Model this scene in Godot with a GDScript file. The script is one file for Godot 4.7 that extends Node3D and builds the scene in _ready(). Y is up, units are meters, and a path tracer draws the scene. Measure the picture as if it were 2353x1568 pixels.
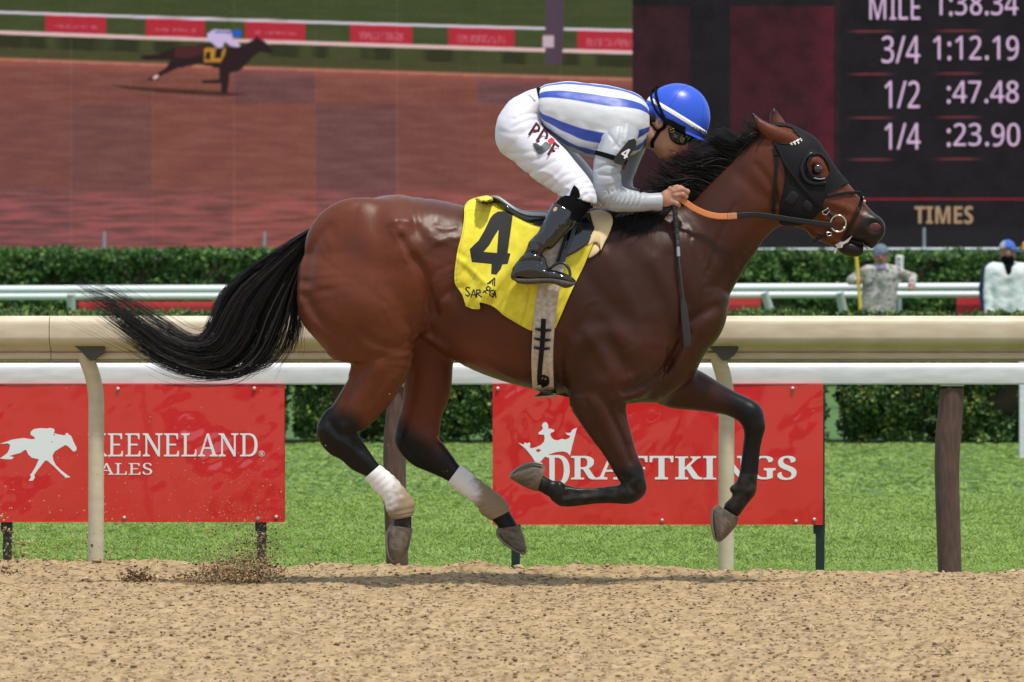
extends Node3D
# A bay racehorse and jockey galloping past on a dirt track: rails, boards, hedges and a big video board behind.
# Pixel positions (2353 x 1568 view of the photograph) are turned into places by W(): the depth z comes from what each thing stands on.

const F := 13050.0
const CX := 1176.5
const HZ := 649.0
const CH := 1.2
const D := 22.5
const NAT := 1.7408

var M := {}
var horse_field: Sculpt
var rng := RandomNumberGenerator.new()

func W(px: float, py: float, z := 0.0) -> Vector3:
	var k := (D - z) / F
	return Vector3((px - CX) * k, CH - (py - HZ) * k, z)

func S(z := 0.0) -> float:            # metres per view pixel at depth z
	return (D - z) / F

func ZP(pts: Array, x0: float, y0: float, s: float) -> Array:   # points read in an enlargement of the photograph
	var r := []
	for p in pts:
		r.append(Vector2((x0 + p[0] / s) / NAT, (y0 + p[1] / s) / NAT))
	return r

func ZH(pts: Array) -> Array:
	return ZP(pts, 2600, 350, 1.742)

func ZJ(pts: Array) -> Array:
	return ZP(pts, 1900, 250, 1.568)

func ZF(pts: Array) -> Array:         # jockey's face
	return ZP(pts, 2480, 300, 4.3553)

func ZB(pts: Array) -> Array:         # boot
	return ZP(pts, 2000, 780, 3.734)

func ZC(pts: Array) -> Array:         # saddle cloth
	return ZP(pts, 1750, 760, 2.657)

func ZG(pts: Array) -> Array:         # girth
	return ZP(pts, 2000, 1250, 4.48)

func ZM(pts: Array) -> Array:         # men by the far rail
	return ZP(pts, 3350, 950, 3.1542)

func ZX(pts: Array) -> Array:         # hand
	return ZP(pts, 2600, 700, 7.84)

# ---------------------------------------------------------------- sculpting: distance fields meshed as surface nets
class Sculpt:
	var o: Vector3
	var h: float
	var nx: int
	var ny: int
	var nz: int
	var f: PackedFloat32Array
	func _init(lo: Vector3, hi: Vector3, cell: float) -> void:
		o = lo
		h = cell
		nx = int(ceil((hi.x - lo.x) / cell)) + 1
		ny = int(ceil((hi.y - lo.y) / cell)) + 1
		nz = int(ceil((hi.z - lo.z) / cell)) + 1
		f.resize(nx * ny * nz)
		f.fill(0.3)

	# st: stations of five numbers: centre x, y, half height a, centre z, half width b
	func tube(st: Array, k: float, p := 2.0) -> void:
		var n := st.size()
		var cx := PackedFloat32Array()
		var cy := PackedFloat32Array()
		var ca := PackedFloat32Array()
		var cz := PackedFloat32Array()
		var cb := PackedFloat32Array()
		var lo := Vector2(1e9, 1e9)
		var hi := Vector2(-1e9, -1e9)
		var m := maxf(0.03, k)
		for s in st:
			cx.append(s[0])
			cy.append(s[1])
			ca.append(s[2])
			cz.append(s[3])
			cb.append(s[4])
			lo = lo.min(Vector2(s[0] - s[2], s[1] - s[2]))
			hi = hi.max(Vector2(s[0] + s[2], s[1] + s[2]))
		var ix0 := maxi(0, int((lo.x - m - o.x) / h))
		var ix1 := mini(nx - 1, int((hi.x + m - o.x) / h) + 1)
		var iy0 := maxi(0, int((lo.y - m - o.y) / h))
		var iy1 := mini(ny - 1, int((hi.y + m - o.y) / h) + 1)
		for ix in range(ix0, ix1 + 1):
			var x := o.x + ix * h
			for iy in range(iy0, iy1 + 1):
				var y := o.y + iy * h
				var best := 1e9
				var bs := 0
				var bt := 0.0
				for s in n - 1:
					var ex := cx[s + 1] - cx[s]
					var ey := cy[s + 1] - cy[s]
					var t := clampf(((x - cx[s]) * ex + (y - cy[s]) * ey) / maxf(ex * ex + ey * ey, 1e-9), 0.0, 1.0)
					var dx := x - cx[s] - ex * t
					var dy := y - cy[s] - ey * t
					var q := (dx * dx + dy * dy)
					if q < best:
						best = q
						bs = s
						bt = t
				var a := lerpf(ca[bs], ca[bs + 1], bt)
				var r := sqrt(best)
				if r > a + m:
					continue
				var b := lerpf(cb[bs], cb[bs + 1], bt)
				var zc := lerpf(cz[bs], cz[bs + 1], bt)
				var u := r / a
				var ua := u / a
				var up := pow(u, p)
				var iz0 := maxi(0, int((zc - b - m - o.z) / h))
				var iz1 := mini(nz - 1, int((zc + b + m - o.z) / h) + 1)
				var base := (ix * ny + iy) * nz
				var least := minf(a, b)
				for iz in range(iz0, iz1 + 1):
					var w := absf(o.z + iz * h - zc) / b
					var q0: float
					if p == 2.0:
						q0 = sqrt(u * u + w * w)
					else:
						q0 = pow(up + pow(w, p), 1.0 / p)
					var k1 := sqrt(ua * ua + w * w / (b * b))
					var d := -least
					if k1 > 0.01:
						d = maxf(-least, (q0 - 1.0) * sqrt(u * u + w * w) / k1)
					if d > m:
						continue
					var i := base + iz
					var e := f[i]
					var g := maxf(k - absf(d - e), 0.0) / maxf(k, 1e-6)
					f[i] = minf(d, e) - g * g * k * 0.25

	func capsule(a: Vector3, b: Vector3, ra: float, rb: float, k: float) -> void:
		var m := maxf(ra, rb) + maxf(0.012, k)
		var lo := a.min(b) - Vector3(m, m, m)
		var hi := a.max(b) + Vector3(m, m, m)
		var e := b - a
		var ee := maxf(e.length_squared(), 1e-9)
		for ix in range(maxi(0, int((lo.x - o.x) / h)), mini(nx - 1, int((hi.x - o.x) / h) + 1) + 1):
			for iy in range(maxi(0, int((lo.y - o.y) / h)), mini(ny - 1, int((hi.y - o.y) / h) + 1) + 1):
				var base := (ix * ny + iy) * nz
				for iz in range(maxi(0, int((lo.z - o.z) / h)), mini(nz - 1, int((hi.z - o.z) / h) + 1) + 1):
					var p := o + Vector3(ix, iy, iz) * h - a
					var t := clampf(p.dot(e) / ee, 0.0, 1.0)
					var d := (p - e * t).length() - lerpf(ra, rb, t)
					var old := f[base + iz]
					var g := maxf(k - absf(d - old), 0.0) / maxf(k, 1e-6)
					f[base + iz] = minf(d, old) - g * g * k * 0.25

	func ball(c: Vector3, r: Vector3, turn: float, k: float, carve := false) -> void:
		var m := maxf(r.x, maxf(r.y, r.z)) + maxf(0.012, k)
		var lo := c - Vector3(m, m, m)
		var hi := c + Vector3(m, m, m)
		var ct := cos(-turn)
		var sn := sin(-turn)
		for ix in range(maxi(0, int((lo.x - o.x) / h)), mini(nx - 1, int((hi.x - o.x) / h) + 1) + 1):
			for iy in range(maxi(0, int((lo.y - o.y) / h)), mini(ny - 1, int((hi.y - o.y) / h) + 1) + 1):
				var base := (ix * ny + iy) * nz
				for iz in range(maxi(0, int((lo.z - o.z) / h)), mini(nz - 1, int((hi.z - o.z) / h) + 1) + 1):
					var q := o + Vector3(ix, iy, iz) * h - c
					q = Vector3(q.x * ct - q.y * sn, q.x * sn + q.y * ct, q.z)
					var k0 := (q / r).length()
					var k1 := (q / (r * r)).length()
					var d := -minf(r.x, minf(r.y, r.z))
					if k1 > 0.01:
						d = k0 * (k0 - 1.0) / k1
					var old := f[base + iz]
					if carve:
						var gc := maxf(k - absf(-d - old), 0.0) / maxf(k, 1e-6)
						f[base + iz] = maxf(-d, old) + gc * gc * k * 0.25
					else:
						var g := maxf(k - absf(d - old), 0.0) / maxf(k, 1e-6)
						f[base + iz] = minf(d, old) - g * g * k * 0.25

	func cut(c: Vector3, normal: Vector3) -> void:     # takes away what lies on the side the normal points to
		var q := normal.normalized()
		for ix in nx:
			for iy in ny:
				var base := (ix * ny + iy) * nz
				for iz in nz:
					if f[base + iz] < 0.05:
						f[base + iz] = maxf(f[base + iz], (o + Vector3(ix, iy, iz) * h - c).dot(q))

	# lines: [points (world x, y), width, depth, zmin]; a groove sinks the surface, a negative depth raises a ridge
	func groove(pts: Array, width: float, depth: float, zmin: float) -> void:
		var lo := Vector2(1e9, 1e9)
		var hi := Vector2(-1e9, -1e9)
		for p in pts:
			lo = lo.min(p)
			hi = hi.max(p)
		var m := width * 2.2
		var iz0 := maxi(0, int((zmin - o.z) / h))
		for ix in range(maxi(0, int((lo.x - m - o.x) / h)), mini(nx - 1, int((hi.x + m - o.x) / h) + 1) + 1):
			for iy in range(maxi(0, int((lo.y - m - o.y) / h)), mini(ny - 1, int((hi.y + m - o.y) / h) + 1) + 1):
				var q := Vector2(o.x + ix * h, o.y + iy * h)
				var best := 1e9
				for s in pts.size() - 1:
					best = minf(best, q.distance_squared_to(Geometry2D.get_closest_point_to_segment(q, pts[s], pts[s + 1])))
				if best > m * m:
					continue
				var e := depth * exp(-best / (width * width))
				var base := (ix * ny + iy) * nz
				for iz in range(iz0, nz):
					if absf(f[base + iz]) < 0.06:
						f[base + iz] += e

	func rough(noise: FastNoiseLite, amp: float, stretch := Vector3.ONE) -> void:
		for ix in nx:
			for iy in ny:
				var base := (ix * ny + iy) * nz
				for iz in nz:
					if absf(f[base + iz]) < 0.03:
						f[base + iz] += amp * noise.get_noise_3dv((o + Vector3(ix, iy, iz) * h) * stretch)

	func front_z(x: float, y: float) -> float:          # the z of the surface on the near side, or NAN
		var gx := clampf((x - o.x) / h, 0.0, nx - 1.001)
		var gy := clampf((y - o.y) / h, 0.0, ny - 1.001)
		var ix := int(gx)
		var iy := int(gy)
		var fx := gx - ix
		var fy := gy - iy
		var prev := 1.0
		for iz in range(nz - 1, -1, -1):
			var i := (ix * ny + iy) * nz + iz
			var v := lerpf(lerpf(f[i], f[i + nz], fy), lerpf(f[i + ny * nz], f[i + ny * nz + nz], fy), fx)
			if v < 0.0:
				return o.z + (iz + (v / (v - prev) if prev > v else 0.0)) * h
			prev = v
		return NAN

	func mesh(tint: Callable, passes := 1, keep = null, grow := 0.0) -> ArrayMesh:
		var id := PackedInt32Array()
		id.resize(nx * ny * nz)
		id.fill(-1)
		var z0 := PackedInt32Array()
		var z1 := PackedInt32Array()
		z0.resize(nx * ny)
		z1.resize(nx * ny)
		for c in nx * ny:
			var a := -1
			var b := -1
			var base := c * nz
			for iz in nz:
				if f[base + iz] < 0.0:
					if a < 0:
						a = iz
					b = iz
			z0[c] = a
			z1[c] = b
		var v := PackedVector3Array()
		var off := [0, 1, nz, nz + 1, ny * nz, ny * nz + 1, ny * nz + nz, ny * nz + nz + 1]
		var cpos := [Vector3(0, 0, 0), Vector3(0, 0, 1), Vector3(0, 1, 0), Vector3(0, 1, 1), Vector3(1, 0, 0), Vector3(1, 0, 1), Vector3(1, 1, 0), Vector3(1, 1, 1)]
		var edges := [[0, 1], [0, 2], [0, 4], [1, 3], [1, 5], [2, 3], [2, 6], [3, 7], [4, 5], [4, 6], [5, 7], [6, 7]]
		var cells := PackedInt32Array()
		for ix in nx - 1:
			for iy in ny - 1:
				var lo := 100000
				var hi := -1
				for c in [ix * ny + iy, ix * ny + iy + 1, ix * ny + ny + iy, ix * ny + ny + iy + 1]:
					if z0[c] >= 0:
						lo = mini(lo, z0[c])
						hi = maxi(hi, z1[c])
				if hi < 0:
					continue
				for iz in range(maxi(0, lo - 1), mini(nz - 2, hi) + 1):
					var i := (ix * ny + iy) * nz + iz
					var s := 0
					for q in 8:
						if f[i + off[q]] < 0.0:
							s += 1
					if s == 0 or s == 8:
						continue
					var sum := Vector3.ZERO
					var cnt := 0
					for e in edges:
						var fa := f[i + off[e[0]]]
						var fb := f[i + off[e[1]]]
						if (fa < 0.0) != (fb < 0.0):
							sum += cpos[e[0]].lerp(cpos[e[1]], fa / (fa - fb))
							cnt += 1
					id[i] = v.size()
					cells.append(i)
					v.append(o + (Vector3(ix, iy, iz) + sum / cnt) * h)
		var quads := PackedInt32Array()
		var sx := ny * nz
		for i in cells:
			var inside := f[i] < 0.0
			var iz := i % nz
			var iy := (i / nz) % ny
			var ix := i / sx
			if iz > 0 and iy > 0 and (f[i + sx] < 0.0) != inside:
				_quad(quads, id[i], id[i - nz], id[i - nz - 1], id[i - 1], inside)
			if ix > 0 and iz > 0 and (f[i + nz] < 0.0) != inside:
				_quad(quads, id[i], id[i - 1], id[i - 1 - sx], id[i - sx], inside)
			if ix > 0 and iy > 0 and (f[i + 1] < 0.0) != inside:
				_quad(quads, id[i], id[i - sx], id[i - sx - nz], id[i - nz], inside)
		for t in passes:
			var acc := PackedVector3Array()
			acc.resize(v.size())
			var num := PackedInt32Array()
			num.resize(v.size())
			for q in range(0, quads.size(), 4):
				for e in 4:
					var a := quads[q + e]
					var b := quads[q + (e + 1) % 4]
					acc[a] += v[b]
					acc[b] += v[a]
					num[a] += 1
					num[b] += 1
			for q in v.size():
				if num[q] > 0:
					v[q] = v[q].lerp(acc[q] / num[q], 0.5)
		var n := PackedVector3Array()
		n.resize(v.size())
		for q in range(0, quads.size(), 4):
			var d := (v[quads[q + 2]] - v[quads[q]]).cross(v[quads[q + 3]] - v[quads[q + 1]])
			for e in 4:
				n[quads[q + e]] -= d
		var col := PackedColorArray()
		col.resize(v.size())
		for q in v.size():
			n[q] = n[q].normalized()
			col[q] = tint.call(v[q], n[q])
			v[q] += n[q] * grow
		var idx := PackedInt32Array()
		for q in range(0, quads.size(), 4):
			if keep != null:
				var mid := (v[quads[q]] + v[quads[q + 1]] + v[quads[q + 2]] + v[quads[q + 3]]) * 0.25
				if not keep.call(mid, n[quads[q]]):
					continue
			idx.append_array([quads[q], quads[q + 1], quads[q + 2], quads[q], quads[q + 2], quads[q + 3]])
		var arr := []
		arr.resize(Mesh.ARRAY_MAX)
		arr[Mesh.ARRAY_VERTEX] = v
		arr[Mesh.ARRAY_NORMAL] = n
		arr[Mesh.ARRAY_COLOR] = col
		arr[Mesh.ARRAY_INDEX] = idx
		var am := ArrayMesh.new()
		am.add_surface_from_arrays(Mesh.PRIMITIVE_TRIANGLES, arr)
		return am

	func _quad(out: PackedInt32Array, a: int, b: int, c: int, d: int, inside: bool) -> void:
		if a < 0 or b < 0 or c < 0 or d < 0:
			return
		if inside:
			out.append_array([a, d, c, b])
		else:
			out.append_array([a, b, c, d])

# stations in view pixels: [x1, y1, x2, y2, zc, b] (the two outline points, centre z and half width in metres)
func stations(raw: Array, sub := 3) -> Array:
	var w := []
	for r in raw:
		var zc: float = r[4]
		var p := W(r[0], r[1], zc)
		var q := W(r[2], r[3], zc)
		var c := (p + q) * 0.5
		w.append([c.x, c.y, p.distance_to(q) * 0.5, zc, r[5]])
	var out := []
	for i in w.size() - 1:
		for s in sub:
			var t := float(s) / sub
			var one := []
			for j in 5:
				one.append(cubic_interpolate(w[i][j], w[i + 1][j], w[maxi(i - 1, 0)][j], w[mini(i + 2, w.size() - 1)][j], t))
			out.append(one)
	out.append(w[-1])
	return out

func spline(pts: Array, per := 6) -> Array:           # Vector2 or Vector3 points
	var out := []
	for i in pts.size() - 1:
		for s in per:
			var t := float(s) / per
			out.append(pts[i].cubic_interpolate(pts[i + 1], pts[maxi(i - 1, 0)], pts[mini(i + 2, pts.size() - 1)], t))
	out.append(pts[-1])
	return out

func wpts(pts: Array, z := 0.0) -> Array:             # view pixels to world x, y
	var r := []
	for p in pts:
		var w := W(p[0], p[1], z)
		r.append(Vector2(w.x, w.y))
	return r

# ---------------------------------------------------------------- meshes
func make(v: PackedVector3Array, idx: PackedInt32Array, uv := PackedVector2Array(), col := PackedColorArray(), nrm := PackedVector3Array(), outward := true) -> ArrayMesh:
	if outward:
		var vol := 0.0
		for i in range(0, idx.size(), 3):
			vol += v[idx[i]].dot(v[idx[i + 1]].cross(v[idx[i + 2]]))
		if vol > 0.0:
			for i in range(0, idx.size(), 3):
				var t := idx[i + 1]
				idx[i + 1] = idx[i + 2]
				idx[i + 2] = t
	if not nrm.is_empty():
		for i in range(0, idx.size(), 3):
			var d := (v[idx[i + 2]] - v[idx[i]]).cross(v[idx[i + 1]] - v[idx[i]])
			if d.dot(nrm[idx[i]] + nrm[idx[i + 1]] + nrm[idx[i + 2]]) < 0.0:
				var t := idx[i + 1]
				idx[i + 1] = idx[i + 2]
				idx[i + 2] = t
	if nrm.is_empty():
		nrm.resize(v.size())
		for i in range(0, idx.size(), 3):
			var d := (v[idx[i + 2]] - v[idx[i]]).cross(v[idx[i + 1]] - v[idx[i]])
			nrm[idx[i]] += d
			nrm[idx[i + 1]] += d
			nrm[idx[i + 2]] += d
		for i in v.size():
			nrm[i] = nrm[i].normalized() if nrm[i].length_squared() > 0.0 else Vector3.UP
	var arr := []
	arr.resize(Mesh.ARRAY_MAX)
	arr[Mesh.ARRAY_VERTEX] = v
	arr[Mesh.ARRAY_NORMAL] = nrm
	if not uv.is_empty():
		arr[Mesh.ARRAY_TEX_UV] = uv
	if not col.is_empty():
		arr[Mesh.ARRAY_COLOR] = col
	arr[Mesh.ARRAY_INDEX] = idx
	var am := ArrayMesh.new()
	am.add_surface_from_arrays(Mesh.PRIMITIVE_TRIANGLES, arr)
	return am

# rings of points (each ring the same length); closed round, with the ends closed by fans
func rings(rs: Array, caps := true, tint = null) -> ArrayMesh:
	var v := PackedVector3Array()
	var uv := PackedVector2Array()
	var col := PackedColorArray()
	var idx := PackedInt32Array()
	var m: int = rs[0].size() + 1
	for i in rs.size():
		for j in m:
			var p: Vector3 = rs[i][j % (m - 1)]
			v.append(p)
			uv.append(Vector2(float(j) / (m - 1), float(i) / (rs.size() - 1)))
			if tint != null:
				col.append(tint.call(p, float(j) / (m - 1), float(i) / (rs.size() - 1)))
	for i in rs.size() - 1:
		for j in m - 1:
			var a := i * m + j
			idx.append_array([a, a + 1, a + m + 1, a, a + m + 1, a + m])
	if caps:
		for e in [0, rs.size() - 1]:
			var mid := Vector3.ZERO
			for p in rs[e]:
				mid += p
			mid /= rs[e].size()
			var c0 := v.size()
			v.append(mid)
			uv.append(Vector2(0.5, float(e > 0)))
			if tint != null:
				col.append(tint.call(mid, 0.5, float(e > 0)))
			for p in rs[e]:
				v.append(p)
				uv.append(Vector2(0.5, float(e > 0)))
				if tint != null:
					col.append(tint.call(p, 0.5, float(e > 0)))
			var num: int = rs[e].size()
			for j in num:
				if e == 0:
					idx.append_array([c0, c0 + 1 + (j + 1) % num, c0 + 1 + j])
				else:
					idx.append_array([c0, c0 + 1 + j, c0 + 1 + (j + 1) % num])
	var am := make(v, idx, uv, col)
	return am

func weld_seam(_m: ArrayMesh) -> void:
	pass

func ring(c: Vector3, a: Vector3, b: Vector3, n: int, p := 2.0) -> Array:
	var r := []
	for j in n:
		var t := TAU * j / n
		var ct := cos(t)
		var sn := sin(t)
		r.append(c + a * signf(ct) * pow(absf(ct), 2.0 / p) + b * signf(sn) * pow(absf(sn), 2.0 / p))
	return r

# a solid from outline stations [x1, y1, x2, y2, zc, b]
func loft(raw: Array, n := 20, p := 2.0, sub := 3, tint = null) -> ArrayMesh:
	var rs := []
	var pts := []
	for i in raw.size() - 1:
		for s in sub:
			var t := float(s) / sub
			var one := []
			for j in 6:
				one.append(cubic_interpolate(raw[i][j], raw[i + 1][j], raw[maxi(i - 1, 0)][j], raw[mini(i + 2, raw.size() - 1)][j], t))
			pts.append(one)
	pts.append(raw[-1])
	for r in pts:
		var u := W(r[0], r[1], r[4])
		var q := W(r[2], r[3], r[4])
		rs.append(ring((u + q) * 0.5, (u - q) * 0.5, Vector3(0, 0, r[5]), n, p))
	return rings(rs, true, tint)

func tube3(pts: Array, rad: Array, n := 8, caps := true) -> ArrayMesh:
	var rs := []
	var up := Vector3(0.31, 0.52, 0.79)
	var t0: Vector3 = (pts[1] - pts[0]).normalized()
	var side := t0.cross(up).normalized()
	for i in pts.size():
		var t: Vector3 = (pts[mini(i + 1, pts.size() - 1)] - pts[maxi(i - 1, 0)]).normalized()
		side = (side - t * side.dot(t)).normalized()
		var r: float = rad[i] if rad.size() > 1 else rad[0]
		rs.append(ring(pts[i], side * r, t.cross(side) * r, n))
	return rings(rs, caps)

# a flat strap swept along pts; nrm is the way its face looks (one Vector3, or one for each point)
func ribbon(pts: Array, nrm, hw: float, ht: float, widths := []) -> ArrayMesh:
	var rs := []
	for i in pts.size():
		var t: Vector3 = (pts[mini(i + 1, pts.size() - 1)] - pts[maxi(i - 1, 0)]).normalized()
		var up: Vector3 = nrm[i] if nrm is Array else nrm
		var side := t.cross(up).normalized()
		up = side.cross(t).normalized()
		var w: float = hw if widths.is_empty() else widths[i]
		rs.append(ring(pts[i], side * w, up * ht, 12, 5.0))
	return rings(rs)

# profile (z, y) swept from x0 to x1; edges sharper than 50 degrees stay sharp
func extrude(profile: Array, x0: float, x1: float, slices := 1, wav = null) -> ArrayMesh:
	var v := PackedVector3Array()
	var n := PackedVector3Array()
	var idx := PackedInt32Array()
	var m := profile.size()
	var area := 0.0
	for i in m:
		area += profile[i].cross(profile[(i + 1) % m])
	var sgn := 1.0 if area > 0.0 else -1.0
	var fn := []
	for i in m:
		var e: Vector2 = (profile[(i + 1) % m] - profile[i]).normalized()
		fn.append(Vector2(e.y, -e.x) * sgn)
	for i in m:
		var a: Vector2 = profile[i]
		var b: Vector2 = profile[(i + 1) % m]
		var na: Vector2 = fn[i]
		var nb: Vector2 = fn[i]
		if fn[i].dot(fn[(i + m - 1) % m]) > 0.86:
			na = (fn[i] + fn[(i + m - 1) % m]).normalized()
		if fn[i].dot(fn[(i + 1) % m]) > 0.86:
			nb = (fn[i] + fn[(i + 1) % m]).normalized()
		for s in slices + 1:
			var x := lerpf(x0, x1, float(s) / slices)
			var off := Vector2.ZERO
			if wav != null:
				off = wav.call(x)
			v.append(Vector3(x, a.y + off.y, a.x + off.x))
			v.append(Vector3(x, b.y + off.y, b.x + off.x))
			n.append(Vector3(0, na.y, na.x))
			n.append(Vector3(0, nb.y, nb.x))
		var base := v.size() - 2 * (slices + 1)
		for s in slices:
			var q := base + s * 2
			if sgn > 0.0:
				idx.append_array([q, q + 2, q + 1, q + 1, q + 2, q + 3])
			else:
				idx.append_array([q, q + 1, q + 2, q + 1, q + 3, q + 2])
	var tri := Geometry2D.triangulate_polygon(PackedVector2Array(profile))
	for e in 2:
		var base := v.size()
		for p in profile:
			v.append(Vector3(x0 if e == 0 else x1, p.y, p.x))
			n.append(Vector3(-1 if e == 0 else 1, 0, 0))
		for i in range(0, tri.size(), 3):
			idx.append_array([base + tri[i], base + tri[i + 1], base + tri[i + 2]])
	return make(v, idx, PackedVector2Array(), PackedColorArray(), n, false)

# a box with chamfered edges
func slab(size: Vector3, bevel := 0.004) -> ArrayMesh:
	var s := size * 0.5
	var rs := []
	for e in [[-s.z, bevel], [-s.z + bevel, 0.0], [s.z - bevel, 0.0], [s.z, bevel]]:
		var x: float = s.x - e[1]
		var y: float = s.y - e[1]
		var c := bevel
		var one := []
		for q in [[x - c, y], [x, y - c], [x, -y + c], [x - c, -y], [-x + c, -y], [-x, -y + c], [-x, y - c], [-x + c, y]]:
			one.append(Vector3(q[0], q[1], e[0]))
		rs.append(one)
	return facet(rings(rs))

func facet(m: ArrayMesh) -> ArrayMesh:               # flat faces
	var a := m.surface_get_arrays(0)
	var v := PackedVector3Array()
	var n := PackedVector3Array()
	var c := PackedColorArray()
	var ix: PackedInt32Array = a[Mesh.ARRAY_INDEX]
	var has: bool = a[Mesh.ARRAY_COLOR] != null and a[Mesh.ARRAY_COLOR].size() > 0
	for i in range(0, ix.size(), 3):
		var d: Vector3 = (a[Mesh.ARRAY_VERTEX][ix[i + 2]] - a[Mesh.ARRAY_VERTEX][ix[i]]).cross(a[Mesh.ARRAY_VERTEX][ix[i + 1]] - a[Mesh.ARRAY_VERTEX][ix[i]]).normalized()
		for e in 3:
			v.append(a[Mesh.ARRAY_VERTEX][ix[i + e]])
			n.append(d)
			if has:
				c.append(a[Mesh.ARRAY_COLOR][ix[i + e]])
	var all := PackedInt32Array(range(v.size()))
	return make(v, all, PackedVector2Array(), c, n, false)

# a flat polygon with thickness (view pixels), lying at depth z, facing the viewer's side
func plate(poly: Array, z: float, thick: float) -> ArrayMesh:
	var pts := PackedVector2Array()
	for p in poly:
		var w := W(p[0], p[1], z)
		pts.append(Vector2(w.x, w.y))
	return plate_w(pts, z, thick)

func plate_w(pts: PackedVector2Array, z: float, thick: float) -> ArrayMesh:
	var tri := Geometry2D.triangulate_polygon(pts)
	var v := PackedVector3Array()
	var n := PackedVector3Array()
	var idx := PackedInt32Array()
	for e in 2:
		var base := v.size()
		for p in pts:
			v.append(Vector3(p.x, p.y, z + (0.0 if e == 0 else -thick)))
			n.append(Vector3(0, 0, 1 if e == 0 else -1))
		for i in range(0, tri.size(), 3):
			idx.append_array([base + tri[i], base + tri[i + 1], base + tri[i + 2]])
	for i in pts.size():
		var a := pts[i]
		var b := pts[(i + 1) % pts.size()]
		var q := Vector3(b.y - a.y, a.x - b.x, 0).normalized()
		var base := v.size()
		for p in [Vector3(a.x, a.y, z), Vector3(b.x, b.y, z), Vector3(b.x, b.y, z - thick), Vector3(a.x, a.y, z - thick)]:
			v.append(p)
			n.append(q)
		idx.append_array([base, base + 1, base + 2, base, base + 2, base + 3])
	return make(v, idx, PackedVector2Array(), PackedColorArray(), n, false)

func join(list: Array) -> ArrayMesh:
	var st := SurfaceTool.new()
	st.begin(Mesh.PRIMITIVE_TRIANGLES)
	for m in list:
		if m is Array:
			st.append_from(m[0], 0, m[1])
		else:
			st.append_from(m, 0, Transform3D.IDENTITY)
	return st.commit()

func move(m: Mesh, t: Transform3D) -> ArrayMesh:
	var st := SurfaceTool.new()
	st.begin(Mesh.PRIMITIVE_TRIANGLES)
	st.append_from(m, 0, t)
	return st.commit()

func put_at(x: float, y: float, z: float, b := Basis.IDENTITY) -> Transform3D:
	return Transform3D(b, Vector3(x, y, z))

# ---------------------------------------------------------------- materials (base colours given as linear values)
func lin(r: float, g: float, b: float) -> Color:
	return Color(r, g, b).linear_to_srgb()

func mat(key: String, c: Color, rough: float, opt := {}) -> StandardMaterial3D:
	if M.has(key):
		return M[key]
	var m := StandardMaterial3D.new()
	m.resource_name = key
	m.albedo_color = c
	m.roughness = rough
	for k in opt:
		m.set(k, opt[k])
	M[key] = m
	return m

func noise_tex(sd: int, freq: float, size := 512, c0 := Color(0.8, 0.8, 0.8), c1 := Color.WHITE, octaves := 4, normal := false, strength := 4.0) -> NoiseTexture2D:
	var n := FastNoiseLite.new()
	n.seed = sd
	n.frequency = freq
	n.fractal_octaves = octaves
	var t := NoiseTexture2D.new()
	t.width = size
	t.height = size
	t.seamless = true
	t.noise = n
	if normal:
		t.as_normal_map = true
		t.bump_strength = strength
	else:
		var g := Gradient.new()
		g.colors = PackedColorArray([c0, c1])
		t.color_ramp = g
	return t

func noise(sd: int, freq: float, octaves := 3) -> FastNoiseLite:
	var n := FastNoiseLite.new()
	n.seed = sd
	n.frequency = freq
	n.fractal_octaves = octaves
	return n

# ---------------------------------------------------------------- nodes
var taken := {}

func numbered(called: String) -> String:
	taken[called] = taken.get(called, 0) + 1
	return called if taken[called] == 1 else "%s_%03d" % [called, taken[called] - 1]

func thing(called: String, label: String, category: String, group := "") -> Node3D:
	var o := Node3D.new()
	o.name = numbered(called)
	add_child(o, true)
	tag(o, label, category, group)
	return o

func tag(o: Node, label: String, category: String, group := "", kind := "") -> void:
	if label:
		o.set_meta("label", label)
	if category:
		o.set_meta("category", category)
	if group:
		o.set_meta("group", group)
	if kind:
		o.set_meta("kind", kind)

func part(parent: Node, called: String, m: Mesh, material: Material, t := Transform3D.IDENTITY) -> MeshInstance3D:
	var o := MeshInstance3D.new()
	o.name = called
	o.mesh = m
	o.material_override = material
	parent.add_child(o, true)
	o.transform = t
	return o

func solo(called: String, m: Mesh, material: Material, label: String, category: String, group := "") -> MeshInstance3D:
	var o := part(self, numbered(called), m, material)
	tag(o, label, category, group)
	return o

func setting(called: String, m: Mesh, material: Material) -> MeshInstance3D:
	var o := part(self, numbered(called), m, material)
	o.set_meta("kind", "structure")
	return o

func text_mesh(s: String, size: float, serif: bool, bold: bool, depth := 0.002) -> TextMesh:
	var t := TextMesh.new()
	var fnt := SystemFont.new()
	fnt.font_names = PackedStringArray(["Droid Serif" if serif else "Droid Sans"])
	fnt.font_weight = 700 if bold else 400
	t.font = fnt
	t.text = s
	t.font_size = 64
	t.pixel_size = size / 64.0
	t.depth = depth
	t.curve_step = 0.8
	return t

# lettering laid in a rectangle of view pixels at depth z
func letters(parent: Node, called: String, s: String, px: Rect2, z: float, material: Material, serif := false, bold := false, depth := 0.002) -> MeshInstance3D:
	var t := text_mesh(s, 0.1, serif, bold, depth)
	var box := t.get_aabb()
	var a := W(px.position.x, px.end.y, z)
	var b := W(px.end.x, px.position.y, z)
	var sx := (b.x - a.x) / box.size.x
	var sy := (b.y - a.y) / box.size.y
	var o := part(parent, called, t, material, Transform3D(Basis.from_scale(Vector3(sx, sy, 1.0)), Vector3((a.x + b.x) / 2.0 - box.get_center().x * sx, (a.y + b.y) / 2.0 - box.get_center().y * sy, z)))
	return o

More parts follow.
